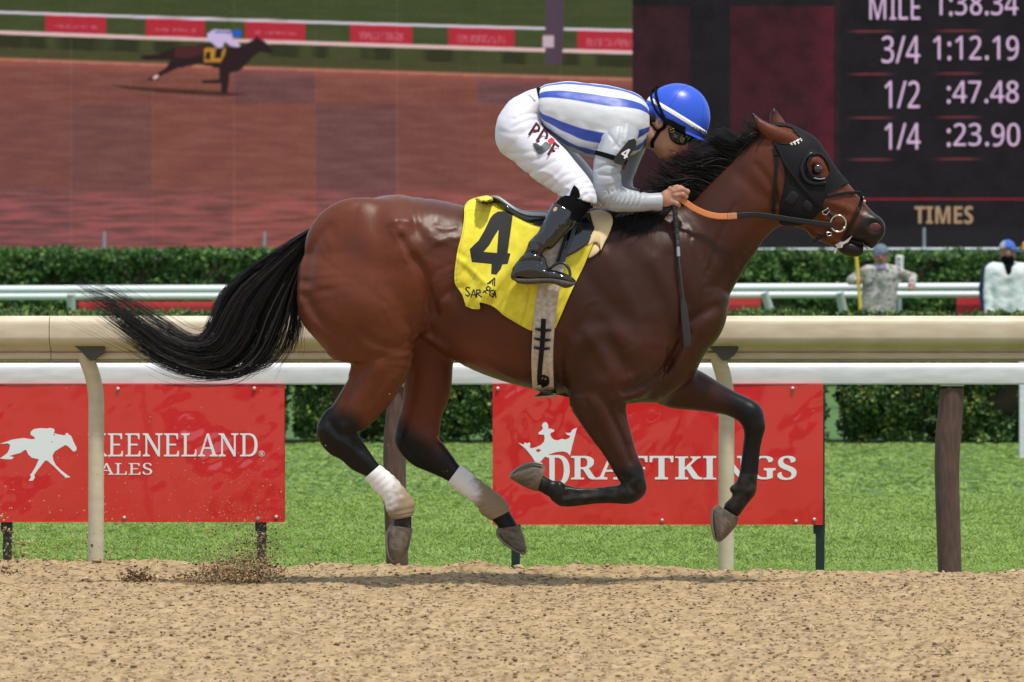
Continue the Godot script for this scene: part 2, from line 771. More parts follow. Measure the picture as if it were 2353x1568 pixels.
# ================================================================ the setting
const GY := -0.17                    # the turf lies a little below the dirt

func edge_z(x: float) -> float:      # where the dirt ends
	return -1.67 + (clampf(x, -4.5, 4.0) + 2.18) * 0.227

func dirt_height(x: float, z: float, na: FastNoiseLite, nb: FastNoiseLite, nc: FastNoiseLite) -> float:
	var y := 0.007 * na.get_noise_2d(x * 0.7, z) + 0.0085 * nb.get_noise_2d(x * 0.62, z) + 0.014 * nc.get_noise_2d(x, z) + 0.004 * sin(z * 26.0 + 3.0 * nc.get_noise_2d(x * 0.4, z)) + 0.003 * sin(z * 61.0 + 4.0 * nc.get_noise_2d(x * 0.6, z + 7.0))
	var e := z - edge_z(x) + 0.035 * nb.get_noise_2d(x * 0.6, 9.0)
	if e < 0.35:
		y += 0.035 * exp(-pow((e - 0.2) / 0.12, 2.0)) * (0.7 + 0.6 * nc.get_noise_2d(x * 2.0, 3.0))
	if e < 0.1:
		y -= 0.2 * smoothstep(0.1, -0.08, e)
	return y

func build_track() -> void:
	var na := noise(3, 9.0, 3)
	var nb := noise(4, 30.0, 2)
	var nc := noise(5, 1.3, 2)
	var tone := noise(6, 5.0, 4)
	var tone2 := noise(7, 30.0, 2)
	var nxs := 720
	var nzs := 400
	var v := PackedVector3Array()
	var c := PackedColorArray()
	var idx := PackedInt32Array()
	for i in nxs + 1:
		var x := lerpf(-4.4, 4.4, float(i) / nxs)
		var e := edge_z(x) - 0.14
		for j in nzs + 1:
			var z := lerpf(e, 7.6, pow(float(j) / nzs, 1.15))
			var y := dirt_height(x, z, na, nb, nc)
			v.append(Vector3(x, y, z))
			var t := clampf(0.5 + 0.55 * tone.get_noise_2d(x * 1.2, z) + 0.5 * tone2.get_noise_2d(x, z * 1.3), 0.0, 1.0)
			var wet := smoothstep(0.12, 0.5, tone2.get_noise_2d(x * 0.7 + 40.0, z)) * 0.75
			c.append(Color(0.39, 0.28, 0.157).lerp(Color(0.60, 0.452, 0.268), t).lerp(Color(0.15, 0.10, 0.052), wet))
	for i in nxs:
		for j in nzs:
			var a := i * (nzs + 1) + j
			idx.append_array([a, a + nzs + 1, a + 1, a + 1, a + nzs + 1, a + nzs + 2])
	var n := PackedVector3Array()
	n.resize(v.size())
	for i in range(0, idx.size(), 3):
		var d := (v[idx[i + 1]] - v[idx[i]]).cross(v[idx[i + 2]] - v[idx[i]])
		if d.y < 0.0:
			d = -d
		for e in 3:
			n[idx[i + e]] += d
	for i in v.size():
		n[i] = n[i].normalized()
	for i in range(0, idx.size(), 3):
		if (v[idx[i + 2]] - v[idx[i]]).cross(v[idx[i + 1]] - v[idx[i]]).y < 0.0:
			var t := idx[i + 1]
			idx[i + 1] = idx[i + 2]
			idx[i + 2] = t
	var m := mat("dirt", Color.WHITE, 0.95, {"vertex_color_use_as_albedo": true, "metallic_specular": 0.2, "albedo_texture": noise_tex(9, 0.22, 512, Color(0.80, 0.785, 0.77), Color.WHITE, 4), "uv1_triplanar": true, "uv1_world_triplanar": true, "uv1_scale": Vector3(0.9, 1.6, 1.6)})
	setting("track", make(v, idx, PackedVector2Array(), c, n, false), m)
	var plain := mat("dirt far", lin(0.46, 0.315, 0.18), 0.95, {"albedo_texture": noise_tex(8, 0.02, 512, Color(0.7, 0.7, 0.7), Color.WHITE), "uv1_triplanar": true, "uv1_world_triplanar": true, "uv1_scale": Vector3(0.7, 0.7, 0.7)})
	var far := PlaneMesh.new()
	far.size = Vector2(200, 40)
	setting("track_near_stand", far, plain).position = Vector3(0, -0.035, 27.4)
	# loose clods
	var shapes := []
	for s in 3:
		var bm := noise(50 + s, 1.1, 2)
		var sp := SphereMesh.new()
		sp.radial_segments = 7
		sp.rings = 4
		var a := sp.get_mesh_arrays()
		var pv: PackedVector3Array = a[Mesh.ARRAY_VERTEX]
		for i in pv.size():
			pv[i] = pv[i] * 2.0 * (1.0 + 0.55 * bm.get_noise_3dv(pv[i] * 2.0)) * Vector3(1.0, 0.7, 1.0)
		a[Mesh.ARRAY_VERTEX] = pv
		shapes.append(make(pv, a[Mesh.ARRAY_INDEX]))
	M["clod shapes"] = shapes
	rng.seed = 11
	for s in 3:
		var mm := MultiMesh.new()
		mm.transform_format = MultiMesh.TRANSFORM_3D
		mm.use_colors = true
		mm.mesh = shapes[s]
		mm.instance_count = 26000
		for i in mm.instance_count:
			var x := rng.randf_range(-4.2, 4.2)
			var z := lerpf(edge_z(x) + 0.02, 7.0, rng.randf())
			var size := 0.0020 + 0.0032 * pow(rng.randf(), 2.0)
			var dark := rng.randf() < 0.46
			if rng.randf() < 0.010:
				size = rng.randf_range(0.005, 0.0085)
				dark = rng.randf() < 0.75
			if z < edge_z(x) + 0.3 and rng.randf() < 0.2:
				size *= 2.0
				dark = false
			var y := dirt_height(x, z, na, nb, nc)
			var b := Basis.from_euler(Vector3(rng.randf() * 0.7, rng.randf() * TAU, rng.randf() * 0.7)).scaled(Vector3(size * rng.randf_range(0.9, 2.0), size, size * rng.randf_range(0.9, 1.6)))
			mm.set_instance_transform(i, Transform3D(b, Vector3(x, y + size * 0.2, z)))
			var t := rng.randf()
			mm.set_instance_color(i, Color(0.12, 0.078, 0.042).lerp(Color(0.27, 0.185, 0.105), t) if dark else Color(0.34, 0.235, 0.135).lerp(Color(0.55, 0.41, 0.26), t))
		var o := MultiMeshInstance3D.new()
		o.name = numbered("dirt_clods")
		o.multimesh = mm
		o.material_override = mat("clod", Color.WHITE, 0.95, {"vertex_color_use_as_albedo": true, "metallic_specular": 0.2})
		add_child(o)
		tag(o, "loose crumbs of tan and dark brown dirt lying on the track", "dirt", "loose dirt on the track", "stuff")

func build_turf() -> void:
	var g := mat("turf soil", lin(0.10, 0.2, 0.045), 1.0, {"albedo_texture": noise_tex(21, 0.03, 512, Color(0.6, 0.7, 0.55), Color.WHITE), "uv1_triplanar": true, "uv1_world_triplanar": true, "uv1_scale": Vector3(0.5, 0.5, 0.5)})
	var p := PlaneMesh.new()
	p.size = Vector2(400, 300)
	setting("turf", p, g).position = Vector3(0, GY, -149.0)
	var under := PlaneMesh.new()
	under.size = Vector2(3000, 3000)
	setting("ground", under, mat("far ground", lin(0.10, 0.15, 0.05), 1.0)).position = Vector3(0, GY - 0.2, 0)
	# blades
	var v := PackedVector3Array()
	var n := PackedVector3Array()
	var idx := PackedInt32Array()
	rng.seed = 31
	for b in 15:
		var a := rng.randf() * TAU
		var root := Vector3(cos(a), 0, sin(a)) * sqrt(rng.randf()) * 0.95
		var lean := Vector3(rng.randf_range(-0.35, 0.35), 1.0, rng.randf_range(-0.35, 0.35)) * rng.randf_range(0.6, 1.1)
		var w := Vector3(cos(a + 1.3), 0, sin(a + 1.3)) * 0.042
		var mid := root + lean * 0.55
		var tip := root + lean + Vector3(lean.x, -0.25, lean.z) * 0.6
		var k := v.size()
		v.append_array([root - w, root + w, mid - w * 0.8, mid + w * 0.8, tip])
		var nn := Vector3(lean.x * 0.5, 0.8, 0.5 + lean.z * 0.3).normalized()
		n.append_array([nn, nn, nn, nn, nn])
		idx.append_array([k, k + 1, k + 2, k + 1, k + 3, k + 2, k + 2, k + 3, k + 4])
	var tuft := make(v, idx, PackedVector2Array(), PackedColorArray(), n, false)
	var patch := noise(33, 0.9, 4)
	var patch2 := noise(34, 0.25, 2)
	var spots := PackedVector3Array()
	for i in 180000:
		var d := lerpf(1.0, sqrt(27.5 / 23.4), rng.randf())
		var z := 22.5 - 23.4 * d * d if i % 3 else -rng.randf_range(1.0, 26.0)
		if i % 3:
			z = -0.9 - 4.1 * pow(rng.randf(), 0.8) if i % 3 == 1 else -rng.randf_range(4.0, 14.0)
		var half := (D - z) * 0.0905 + 2.0
		var x := rng.randf_range(-half, half)
		if z > edge_z(x) - 0.05:
			continue
		spots.append(Vector3(x, GY - 0.004, z))
	var mm := MultiMesh.new()
	mm.transform_format = MultiMesh.TRANSFORM_3D
	mm.use_colors = true
	mm.mesh = tuft
	mm.instance_count = spots.size()
	for i in spots.size():
		var q := spots[i]
		var t := clampf(0.5 + 0.6 * patch.get_noise_2d(q.x * 0.9, q.z * 1.2) + 0.3 * patch2.get_noise_2d(q.x, q.z), 0.0, 1.0)
		var hgt := rng.randf_range(0.016, 0.029) * (0.8 + 0.4 * t)
		mm.set_instance_transform(i, Transform3D(Basis(Vector3.UP, rng.randf() * TAU).scaled(Vector3(0.042, hgt, 0.042)), q))
		var c := Color(0.235, 0.36, 0.08).lerp(Color(0.33, 0.465, 0.145), t)
		var r := rng.randf()
		if r < 0.04:
			c = Color(0.36, 0.45, 0.2)
		mm.set_instance_color(i, c * rng.randf_range(0.88, 1.12))
	var o := MultiMeshInstance3D.new()
	o.name = "mown_grass"
	o.multimesh = mm
	o.material_override = mat("grass blade", Color.WHITE, 0.6, {"vertex_color_use_as_albedo": true, "backlight_enabled": true, "backlight": Color(0.5, 0.5, 0.3), "metallic_specular": 0.2})
	add_child(o)
	tag(o, "short mown green grass of the infield behind the dirt track", "grass", "", "stuff")

# ---------------------------------------------------------------- hedges
var leaf_mesh: ArrayMesh

func leaf_cluster() -> ArrayMesh:
	if leaf_mesh:
		return leaf_mesh
	var r := RandomNumberGenerator.new()
	r.seed = 77
	var v := PackedVector3Array()
	var n := PackedVector3Array()
	var idx := PackedInt32Array()
	for i in 9:
		var dir := Vector3(r.randf_range(-1, 1), r.randf_range(-0.4, 1), r.randf_range(-1, 1)).normalized()
		var side := dir.cross(Vector3(r.randf_range(-1, 1), r.randf_range(-1, 1), r.randf_range(-1, 1))).normalized()
		var root := dir * 0.1 + Vector3(r.randf_range(-0.4, 0.4), r.randf_range(-0.3, 0.3), r.randf_range(-0.4, 0.4))
		var len := r.randf_range(0.6, 1.0)
		var up := side.cross(dir).normalized()
		var k := v.size()
		v.append_array([root, root + dir * len * 0.5 + side * 0.26 + up * 0.08, root + dir * len, root + dir * len * 0.5 - side * 0.26 + up * 0.08])
		n.append_array([up, (up + side * 0.4).normalized(), up, (up - side * 0.4).normalized()])
		idx.append_array([k, k + 1, k + 2, k, k + 2, k + 3])
	leaf_mesh = make(v, idx, PackedVector2Array(), PackedColorArray(), n, false)
	return leaf_mesh

func hedge(label: String, group: String, x0: float, x1: float, top0: float, top1: float, z: float, depth: float, count: int, leaf: float, sd: int, ca: Color, cb: Color, young: Color) -> void:
	var o := thing("hedge", label, "hedge", group)
	o.position = Vector3((x0 + x1) / 2.0, GY, z)
	var half := (x1 - x0) / 2.0
	var bump := noise(sd, 1.6, 3)
	var rs := []
	var segs := maxi(6, int((x1 - x0) / 0.25))
	for i in segs + 1:
		var x := lerpf(-half + 0.1, half - 0.1, float(i) / segs)
		var top := lerpf(top0, top1, float(i) / segs) - GY - 0.10
		var one := []
		for p in [[-0.85, 0.08], [-1.0, 0.35], [-1.0, 0.7], [-0.8, 1.0], [0.0, 1.0], [0.8, 1.0], [1.0, 0.7], [1.0, 0.35], [0.85, 0.08]]:
			var q := Vector3(x, p[1] * top, p[0] * (depth / 2.0 - 0.08))
			one.append(q + Vector3(0, bump.get_noise_3dv(q), bump.get_noise_3dv(q + Vector3(9, 9, 9))) * 0.12)
		rs.append(one)
	part(o, "branches", rings(rs), mat("hedge twigs", lin(0.06, 0.05, 0.03), 1.0))
	rng.seed = sd
	var mm := MultiMesh.new()
	mm.transform_format = MultiMesh.TRANSFORM_3D
	mm.use_colors = true
	mm.mesh = leaf_cluster()
	mm.instance_count = count
	var clump := noise(sd + 1, 2.2, 3)
	for i in count:
		var x := rng.randf_range(-half, half)
		var top := lerpf(top0, top1, (x + half) / (2.0 * half)) - GY
		var q: Vector3
		var r := rng.randf()
		var on_top := r < 0.27
		if on_top:
			q = Vector3(x, top - 0.05 * rng.randf() * rng.randf(), rng.randf_range(-depth / 2.0, depth / 2.0))
		elif r < 0.92:
			q = Vector3(x, top * rng.randf_range(0.03, 1.0), depth / 2.0 - 0.16 * rng.randf() * rng.randf())
			q.z -= 0.10 * smoothstep(0.3, 0.0, q.y / top)
		else:
			q = Vector3((half - 0.06 * rng.randf()) * (1.0 if rng.randf() < 0.5 else -1.0), top * rng.randf_range(0.05, 1.0), rng.randf_range(-depth / 2.0, depth / 2.0))
		var cl := clump.get_noise_3dv(q + Vector3(x0, 0, 0))
		q += Vector3(0.1 * clump.get_noise_3dv(q * 1.3 + Vector3(31, 7, 3)), 0.08 * cl if on_top else 0.0, 0.0 if on_top else 0.24 * cl)
		if cl < -0.16 and rng.randf() < 0.75 and not on_top:
			q.z -= 0.12
		var s := leaf * rng.randf_range(0.7, 1.35)
		mm.set_instance_transform(i, Transform3D(Basis.from_euler(Vector3(rng.randf() * TAU, rng.randf() * TAU, rng.randf() * TAU)).scaled(Vector3(s, s, s)), q))
		var c := ca.lerp(cb, rng.randf())
		if rng.randf() < 0.16:
			c = young
		mm.set_instance_color(i, c)
	var f := MultiMeshInstance3D.new()
	f.name = "foliage"
	f.multimesh = mm
	f.material_override = mat("hedge leaf", Color.WHITE, 0.5, {"vertex_color_use_as_albedo": true, "backlight_enabled": true, "backlight": Color(0.35, 0.4, 0.2), "metallic_specular": 0.4})
	f.set_meta("kind", "stuff")
	o.add_child(f)

func build_hedges() -> void:
	var z := -25.7 - 0.6
	var k := S(-25.7)
	var dk := Color(0.04, 0.09, 0.024)
	var lt := Color(0.11, 0.21, 0.055)
	var tp := Color(0.30, 0.36, 0.09)
	hedge("clipped low green hedge behind the white-lettered red board with galloping horse emblem", "", (-250 - CX) * k, (648 - CX) * k, 0.905, 0.905, z, 1.2, 9000, 0.045, 101, dk, lt, tp)
	hedge("clipped low green hedge behind the red board with crown emblem", "", (684 - CX) * k, (1893 - CX) * k, 0.905, 0.90, z, 1.2, 13000, 0.045, 102, dk, lt, tp)
	hedge("low dark green hedge standing behind the bare brown post", "", (1946 - CX) * k, (2640 - CX) * k, 0.895, 0.895, z, 1.2, 8000, 0.045, 103, dk * 0.8, lt * 0.85, tp)
	var zt := -52.5
	var kt := S(zt)
	hedge("tall dark green hedge running along the foot of the video board", "", (-600 - CX) * kt, (2950 - CX) * kt, CH + (HZ - 581) * kt, CH + (HZ - 590) * kt, zt - 0.7, 1.4, 38000, 0.07, 104, Color(0.03, 0.08, 0.02), Color(0.095, 0.20, 0.05), Color(0.17, 0.29, 0.07))

# ---------------------------------------------------------------- rails
func yy(py: float, z: float) -> float:
	return CH - (py - HZ) * S(z)

func build_rails() -> void:
	# the beige inside rail of the dirt track
	var z := -1.78
	var cream := mat("cream paint", lin(0.70, 0.62, 0.48), 0.45, {"albedo_texture": noise_tex(41, 0.012, 512, Color(0.9, 0.88, 0.84), Color.WHITE, 5), "uv1_triplanar": true, "uv1_world_triplanar": true, "uv1_scale": Vector3(0.8, 2.4, 0.8)})
	var o := thing("running_rail", "cream rounded metal inside rail of the dirt track on curved posts", "rail")
	o.position = Vector3(0, GY, z)
	var prof := []
	for q in [[-0.13, 829], [-0.13, 735], [-0.11, 728], [0.06, 726], [0.082, 727], [0.098, 729.5], [0.109, 733], [0.116, 738], [0.119, 743], [0.12, 747], [0.1215, 774], [0.120, 779], [0.115, 784], [0.106, 789], [0.092, 793], [0.07, 796], [0.02, 808], [0.018, 809.5], [0.03, 811], [0.034, 815], [0.034, 822], [0.028, 825.5], [0.012, 826.5], [0.012, 828], [0.024, 829], [0.02, 831]]:
		prof.append(Vector2(q[0], yy(q[1], z) - GY))
	var cuts := [-9.0, (119.0 - CX) * S(z), 9.0]
	for i in 2:
		part(o, "rail_cover", extrude(prof, cuts[i] + (0.0015 if i else 0.0), cuts[i + 1] - (0.0 if i else 0.0015)), cream)
	for px in [219.0, 1669.0]:
		var pts := []
		for q in [[-24, 806, 0.02], [-19, 826, 0.01], [-10, 852, -0.01], [-3, 882, -0.03], [1, 920, -0.04], [1, 1000, -0.04], [0, 1320, -0.04], [0, 1350, -0.04]]:
			var w := W(px + q[0], q[1], z)
			pts.append(Vector3(w.x, w.y - GY, q[2]))
		part(o, "post", tube3(spline(pts, 4), [0.0335], 20), cream)
		var b := W(px, 800, z)
		var poly := PackedVector2Array()
		for q in [[-52, 790], [24, 790], [26, 802], [18, 815], [4, 826], [-8, 829], [-16, 822], [-30, 806]]:
			var w := W(px + q[0], q[1], z)
			poly.append(Vector2(w.x, w.y - GY))
		part(o, "bracket", plate_w(poly, 0.075, 0.15), mat("dark bracket", lin(0.06, 0.06, 0.045), 0.6))
	# the white rail on brown wooden posts
	z = -3.5
	var white := mat("white paint", lin(0.80, 0.81, 0.83), 0.35, {"albedo_texture": noise_tex(43, 0.02, 512, Color(0.9, 0.9, 0.9), Color.WHITE, 4), "uv1_triplanar": true, "uv1_world_triplanar": true, "uv1_scale": Vector3(0.5, 2.0, 0.5)})
	o = thing("turf_rail", "white painted square rail on brown wooden posts behind the cream rail", "rail")
	o.position = Vector3(0, GY, z)
	prof = []
	for q in [[-0.06, 883], [-0.06, 840], [-0.05, 835.5], [0.03, 834], [0.046, 835], [0.056, 837.5], [0.062, 841], [0.065, 845], [0.066, 849], [0.0665, 852], [0.067, 879], [0.066, 881.5], [0.063, 883.5]]:
		prof.append(Vector2(q[0], yy(q[1], z) - GY))
	part(o, "rail_beam", extrude(prof, -9.0, 9.0), white)
	var wood := mat("brown stained post", lin(0.155, 0.088, 0.073), 0.72, {"albedo_texture": noise_tex(44, 0.03, 512, Color(0.7, 0.66, 0.64), Color.WHITE, 5), "uv1_triplanar": true, "uv1_world_triplanar": true, "uv1_scale": Vector3(3.0, 0.6, 3.0)})
	for p in [[0, [[2160, 895, 2214, 893], [2156, 930, 2213, 930], [2149, 1000, 2208, 1000], [2147, 1080, 2204, 1080], [2150, 1180, 2206, 1180], [2154, 1290, 2209, 1290], [2155, 1345, 2210, 1345]]], [1, [[894, 890, 930, 890], [888, 940, 931, 940], [881, 1020, 933, 1020], [881, 1100, 933, 1100], [884, 1200, 935, 1200], [887, 1290, 938, 1290], [888, 1345, 939, 1345]]]]:
		var raw := []
		for q in p[1]:
			raw.append([q[0], q[1], q[2], q[3], z, 0.055])
		part(o, "post", move(loft(raw, 16, 2.6, 3), put_at(0, -GY, -z)), wood)
		var top: Array = p[1][0]
		var w := W((top[0] + top[2]) / 2.0, 889.5, z)
		part(o, "cap_plate", slab(Vector3(0.105, 0.008, 0.11), 0.002), mat("zinc", lin(0.6, 0.6, 0.62), 0.4, {"metallic": 0.6}), put_at(w.x, yy(885.5, z) - GY, 0))
	# the double rail in front of the tall hedge
	z = -39.5
	var pvc := mat("white plastic", lin(0.78, 0.82, 0.86), 0.3)
	o = thing("far_rail", "white double tube rail on slanting legs before the tall hedge", "rail")
	o.position = Vector3(0, GY, z)
	for t in [[666.0, 659.5, 0.043, 0.06], [682.5, 677.0, 0.036, -0.12]]:
		var pts := []
		for px in [-600.0, 0.0, 1176.0, 2353.0, 2950.0]:
			var w := W(px, lerpf(t[0], t[1], px / 2353.0), z)
			pts.append(Vector3(w.x, w.y - GY, t[3]))
		part(o, "rail_tube", tube3(pts, [t[2]], 14), pvc)
	for q in [[163, 676, 163, 760], [1757, 672, 1790, 780], [1930, 672, 1952, 780]]:
		var a := W(q[0], q[1], z)
		var b := W(q[2], q[3], z)
		b = a + (b - a) * ((a.y - GY) / (a.y - b.y))
		var pa := Vector3(a.x, a.y - GY, -0.1)
		part(o, "leg", tube3([pa, Vector3(b.x, 0.0, -0.35)], [0.048], 12), mat("pale green plastic", lin(0.5, 0.57, 0.55), 0.4))
	# small red boards on it
	var red := mat("board red", lin(0.68, 0.05, 0.06), 0.35)
	for q in [[181, 560, 694, "faded red board under the far white rail behind the horse's tail"], [1600, 1748, 685, "plain red board under the far white rail before the horse's chest"], [2197, 2290, 684, "plain red board under the far white rail beside the person in white"]]:
		var a := W(q[0], q[2], z - 0.2)
		var b := W(q[1], q[2] + 110, z - 0.2)
		var t := thing("rail_board", q[3], "board", "red boards on the far rail")
		t.position = Vector3((a.x + b.x) / 2.0, (a.y + b.y) / 2.0, z - 0.2)
		part(t, "panel", slab(Vector3(b.x - a.x, a.y - b.y, 0.02), 0.003), red)
		for s in [-1, 1]:
			part(t, "leg", tube3([Vector3(s * (b.x - a.x) * 0.4, 0.1, -0.035), Vector3(s * (b.x - a.x) * 0.4, GY - (a.y + b.y) / 2.0, -0.035)], [0.02], 8), mat("dark leg", lin(0.015, 0.03, 0.03), 0.5))
	# pipe barrier at the foot of the video board
	z = -56.0
	var zinc := mat("galvanised pipe", lin(0.33, 0.38, 0.42), 0.45, {"metallic": 0.35})
	o = thing("pipe_barrier", "grey galvanised pipe barrier at the foot of the video board", "barrier")
	o.position = Vector3(0, GY, z)
	var pts := []
	for px in [-600.0, 2950.0]:
		var w := W(px, lerpf(578.0, 573.5, px / 2353.0), z)
		pts.append(Vector3(w.x, w.y - GY, 0))
	part(o, "top_pipe", tube3(pts, [0.026], 10), zinc)
	for q in [[240, 533], [608, 533], [1730, 540], [2123, 524]]:
		var w := W(q[0], q[1], z)
		part(o, "upright", tube3([Vector3(w.x, w.y - GY, -0.03), Vector3(w.x, 0, -0.03)], [0.021], 10), zinc)
		part(o, "clamp", slab(Vector3(0.1, 0.07, 0.1), 0.01), zinc, put_at(w.x, yy(576, z) - GY, 0))
	# marker posts
	z = -41.5
	var a := W(2066, 588, z)
	o = thing("marker_post", "slim white-topped marker post standing before the tall hedge", "post")
	o.position = Vector3(a.x, GY, z)
	part(o, "pole", tube3([Vector3(0, 0, 0), Vector3(0, yy(615, z) - GY, 0)], [0.024], 12), zinc)
	var hd := tube3([Vector3(0, yy(620, z) - GY, 0), Vector3(0, yy(591, z) - GY, 0), Vector3(0, yy(587.5, z) - GY, 0), Vector3(0, yy(586.5, z) - GY, 0)], [0.046, 0.046, 0.04, 0.01], 14)
	part(o, "sleeve", hd, mat("weathered white", lin(0.62, 0.62, 0.62), 0.6))
	for q in [[2064.5, 597, 3, 7], [2065, 608, 2.5, 6]]:
		var w := W(q[0], q[1], z)
		part(o, "mark", slab(Vector3(q[2] * S(z), q[3] * S(z), 0.004), 0.001), mat("black mark", lin(0.03, 0.03, 0.03), 0.7), put_at(w.x - a.x, w.y - GY, 0.046))
	z = -21.5
	a = W(2341, 1069, z)
	o = thing("white_pole", "square white pole planted in the grass before the low hedge", "pole")
	o.position = Vector3(a.x, GY, z)
	part(o, "pole", slab(Vector3(0.066, yy(840, z) - GY + 0.05, 0.05), 0.006), white, put_at(0.034, (yy(840, z) - GY) / 2.0, 0))
	part(o, "cap", slab(Vector3(0.08, 0.02, 0.065), 0.004), white, put_at(0.034, yy(840, z) - GY + 0.03, 0))

var panel_noise: FastNoiseLite
var panel_at := Vector2.ZERO

func board_noise(sd: int) -> FastNoiseLite:
	var n := noise(sd, 0.95, 2)
	n.domain_warp_enabled = true
	n.domain_warp_amplitude = 0.35
	n.domain_warp_frequency = 1.6
	return n

func panel_z(x: float, y: float) -> float:
	return 0.0075 * panel_noise.get_noise_2d((x - panel_at.x) * 1.5, y - panel_at.y)

# vinyl lies on the wavy panel: every point of the print follows it
func on_panel(o: MeshInstance3D) -> void:
	var a: Array = o.mesh.surface_get_arrays(0) if o.mesh is ArrayMesh else (o.mesh as PrimitiveMesh).get_mesh_arrays()
	var v: PackedVector3Array = a[Mesh.ARRAY_VERTEX]
	for i in v.size():
		v[i] = o.transform * v[i]
		v[i].z += panel_z(v[i].x, v[i].y)
	o.transform = Transform3D.IDENTITY
	var n: PackedVector3Array = a[Mesh.ARRAY_NORMAL]
	o.mesh = make(v, a[Mesh.ARRAY_INDEX] if a[Mesh.ARRAY_INDEX] != null else PackedInt32Array(range(v.size())), PackedVector2Array(), PackedColorArray(), n, false)

# ---------------------------------------------------------------- the two red advertising boards
func wavy_panel(x0: float, x1: float, y0: float, y1: float, sd: int) -> ArrayMesh:
	var n := board_noise(sd)
	var nu := 72
	var nv := 32
	var v := PackedVector3Array()
	var idx := PackedInt32Array()
	for e in 2:
		for i in nu + 1:
			for j in nv + 1:
				var x := lerpf(x0, x1, float(i) / nu)
				var y := lerpf(y0, y1, float(j) / nv)
				v.append(Vector3(x, y, (0.0075 * n.get_noise_2d(x * 1.5, y) if e == 0 else -0.012)))
	var m := (nu + 1) * (nv + 1)
	for i in nu:
		for j in nv:
			var a := i * (nv + 1) + j
			idx.append_array([a, a + 1, a + nv + 2, a, a + nv + 2, a + nv + 1])
			a += m
			idx.append_array([a, a + nv + 2, a + 1, a, a + nv + 1, a + nv + 2])
	var face := make(v, idx, PackedVector2Array(), PackedColorArray(), PackedVector3Array(), false)
	var rim := []
	for q in [[-0.0125], [0.0015]]:
		rim.append([Vector3(x0, y0, q[0]), Vector3(x1, y0, q[0]), Vector3(x1, y1, q[0]), Vector3(x0, y1, q[0])])
	return join([face, facet(rings(rim, false))])

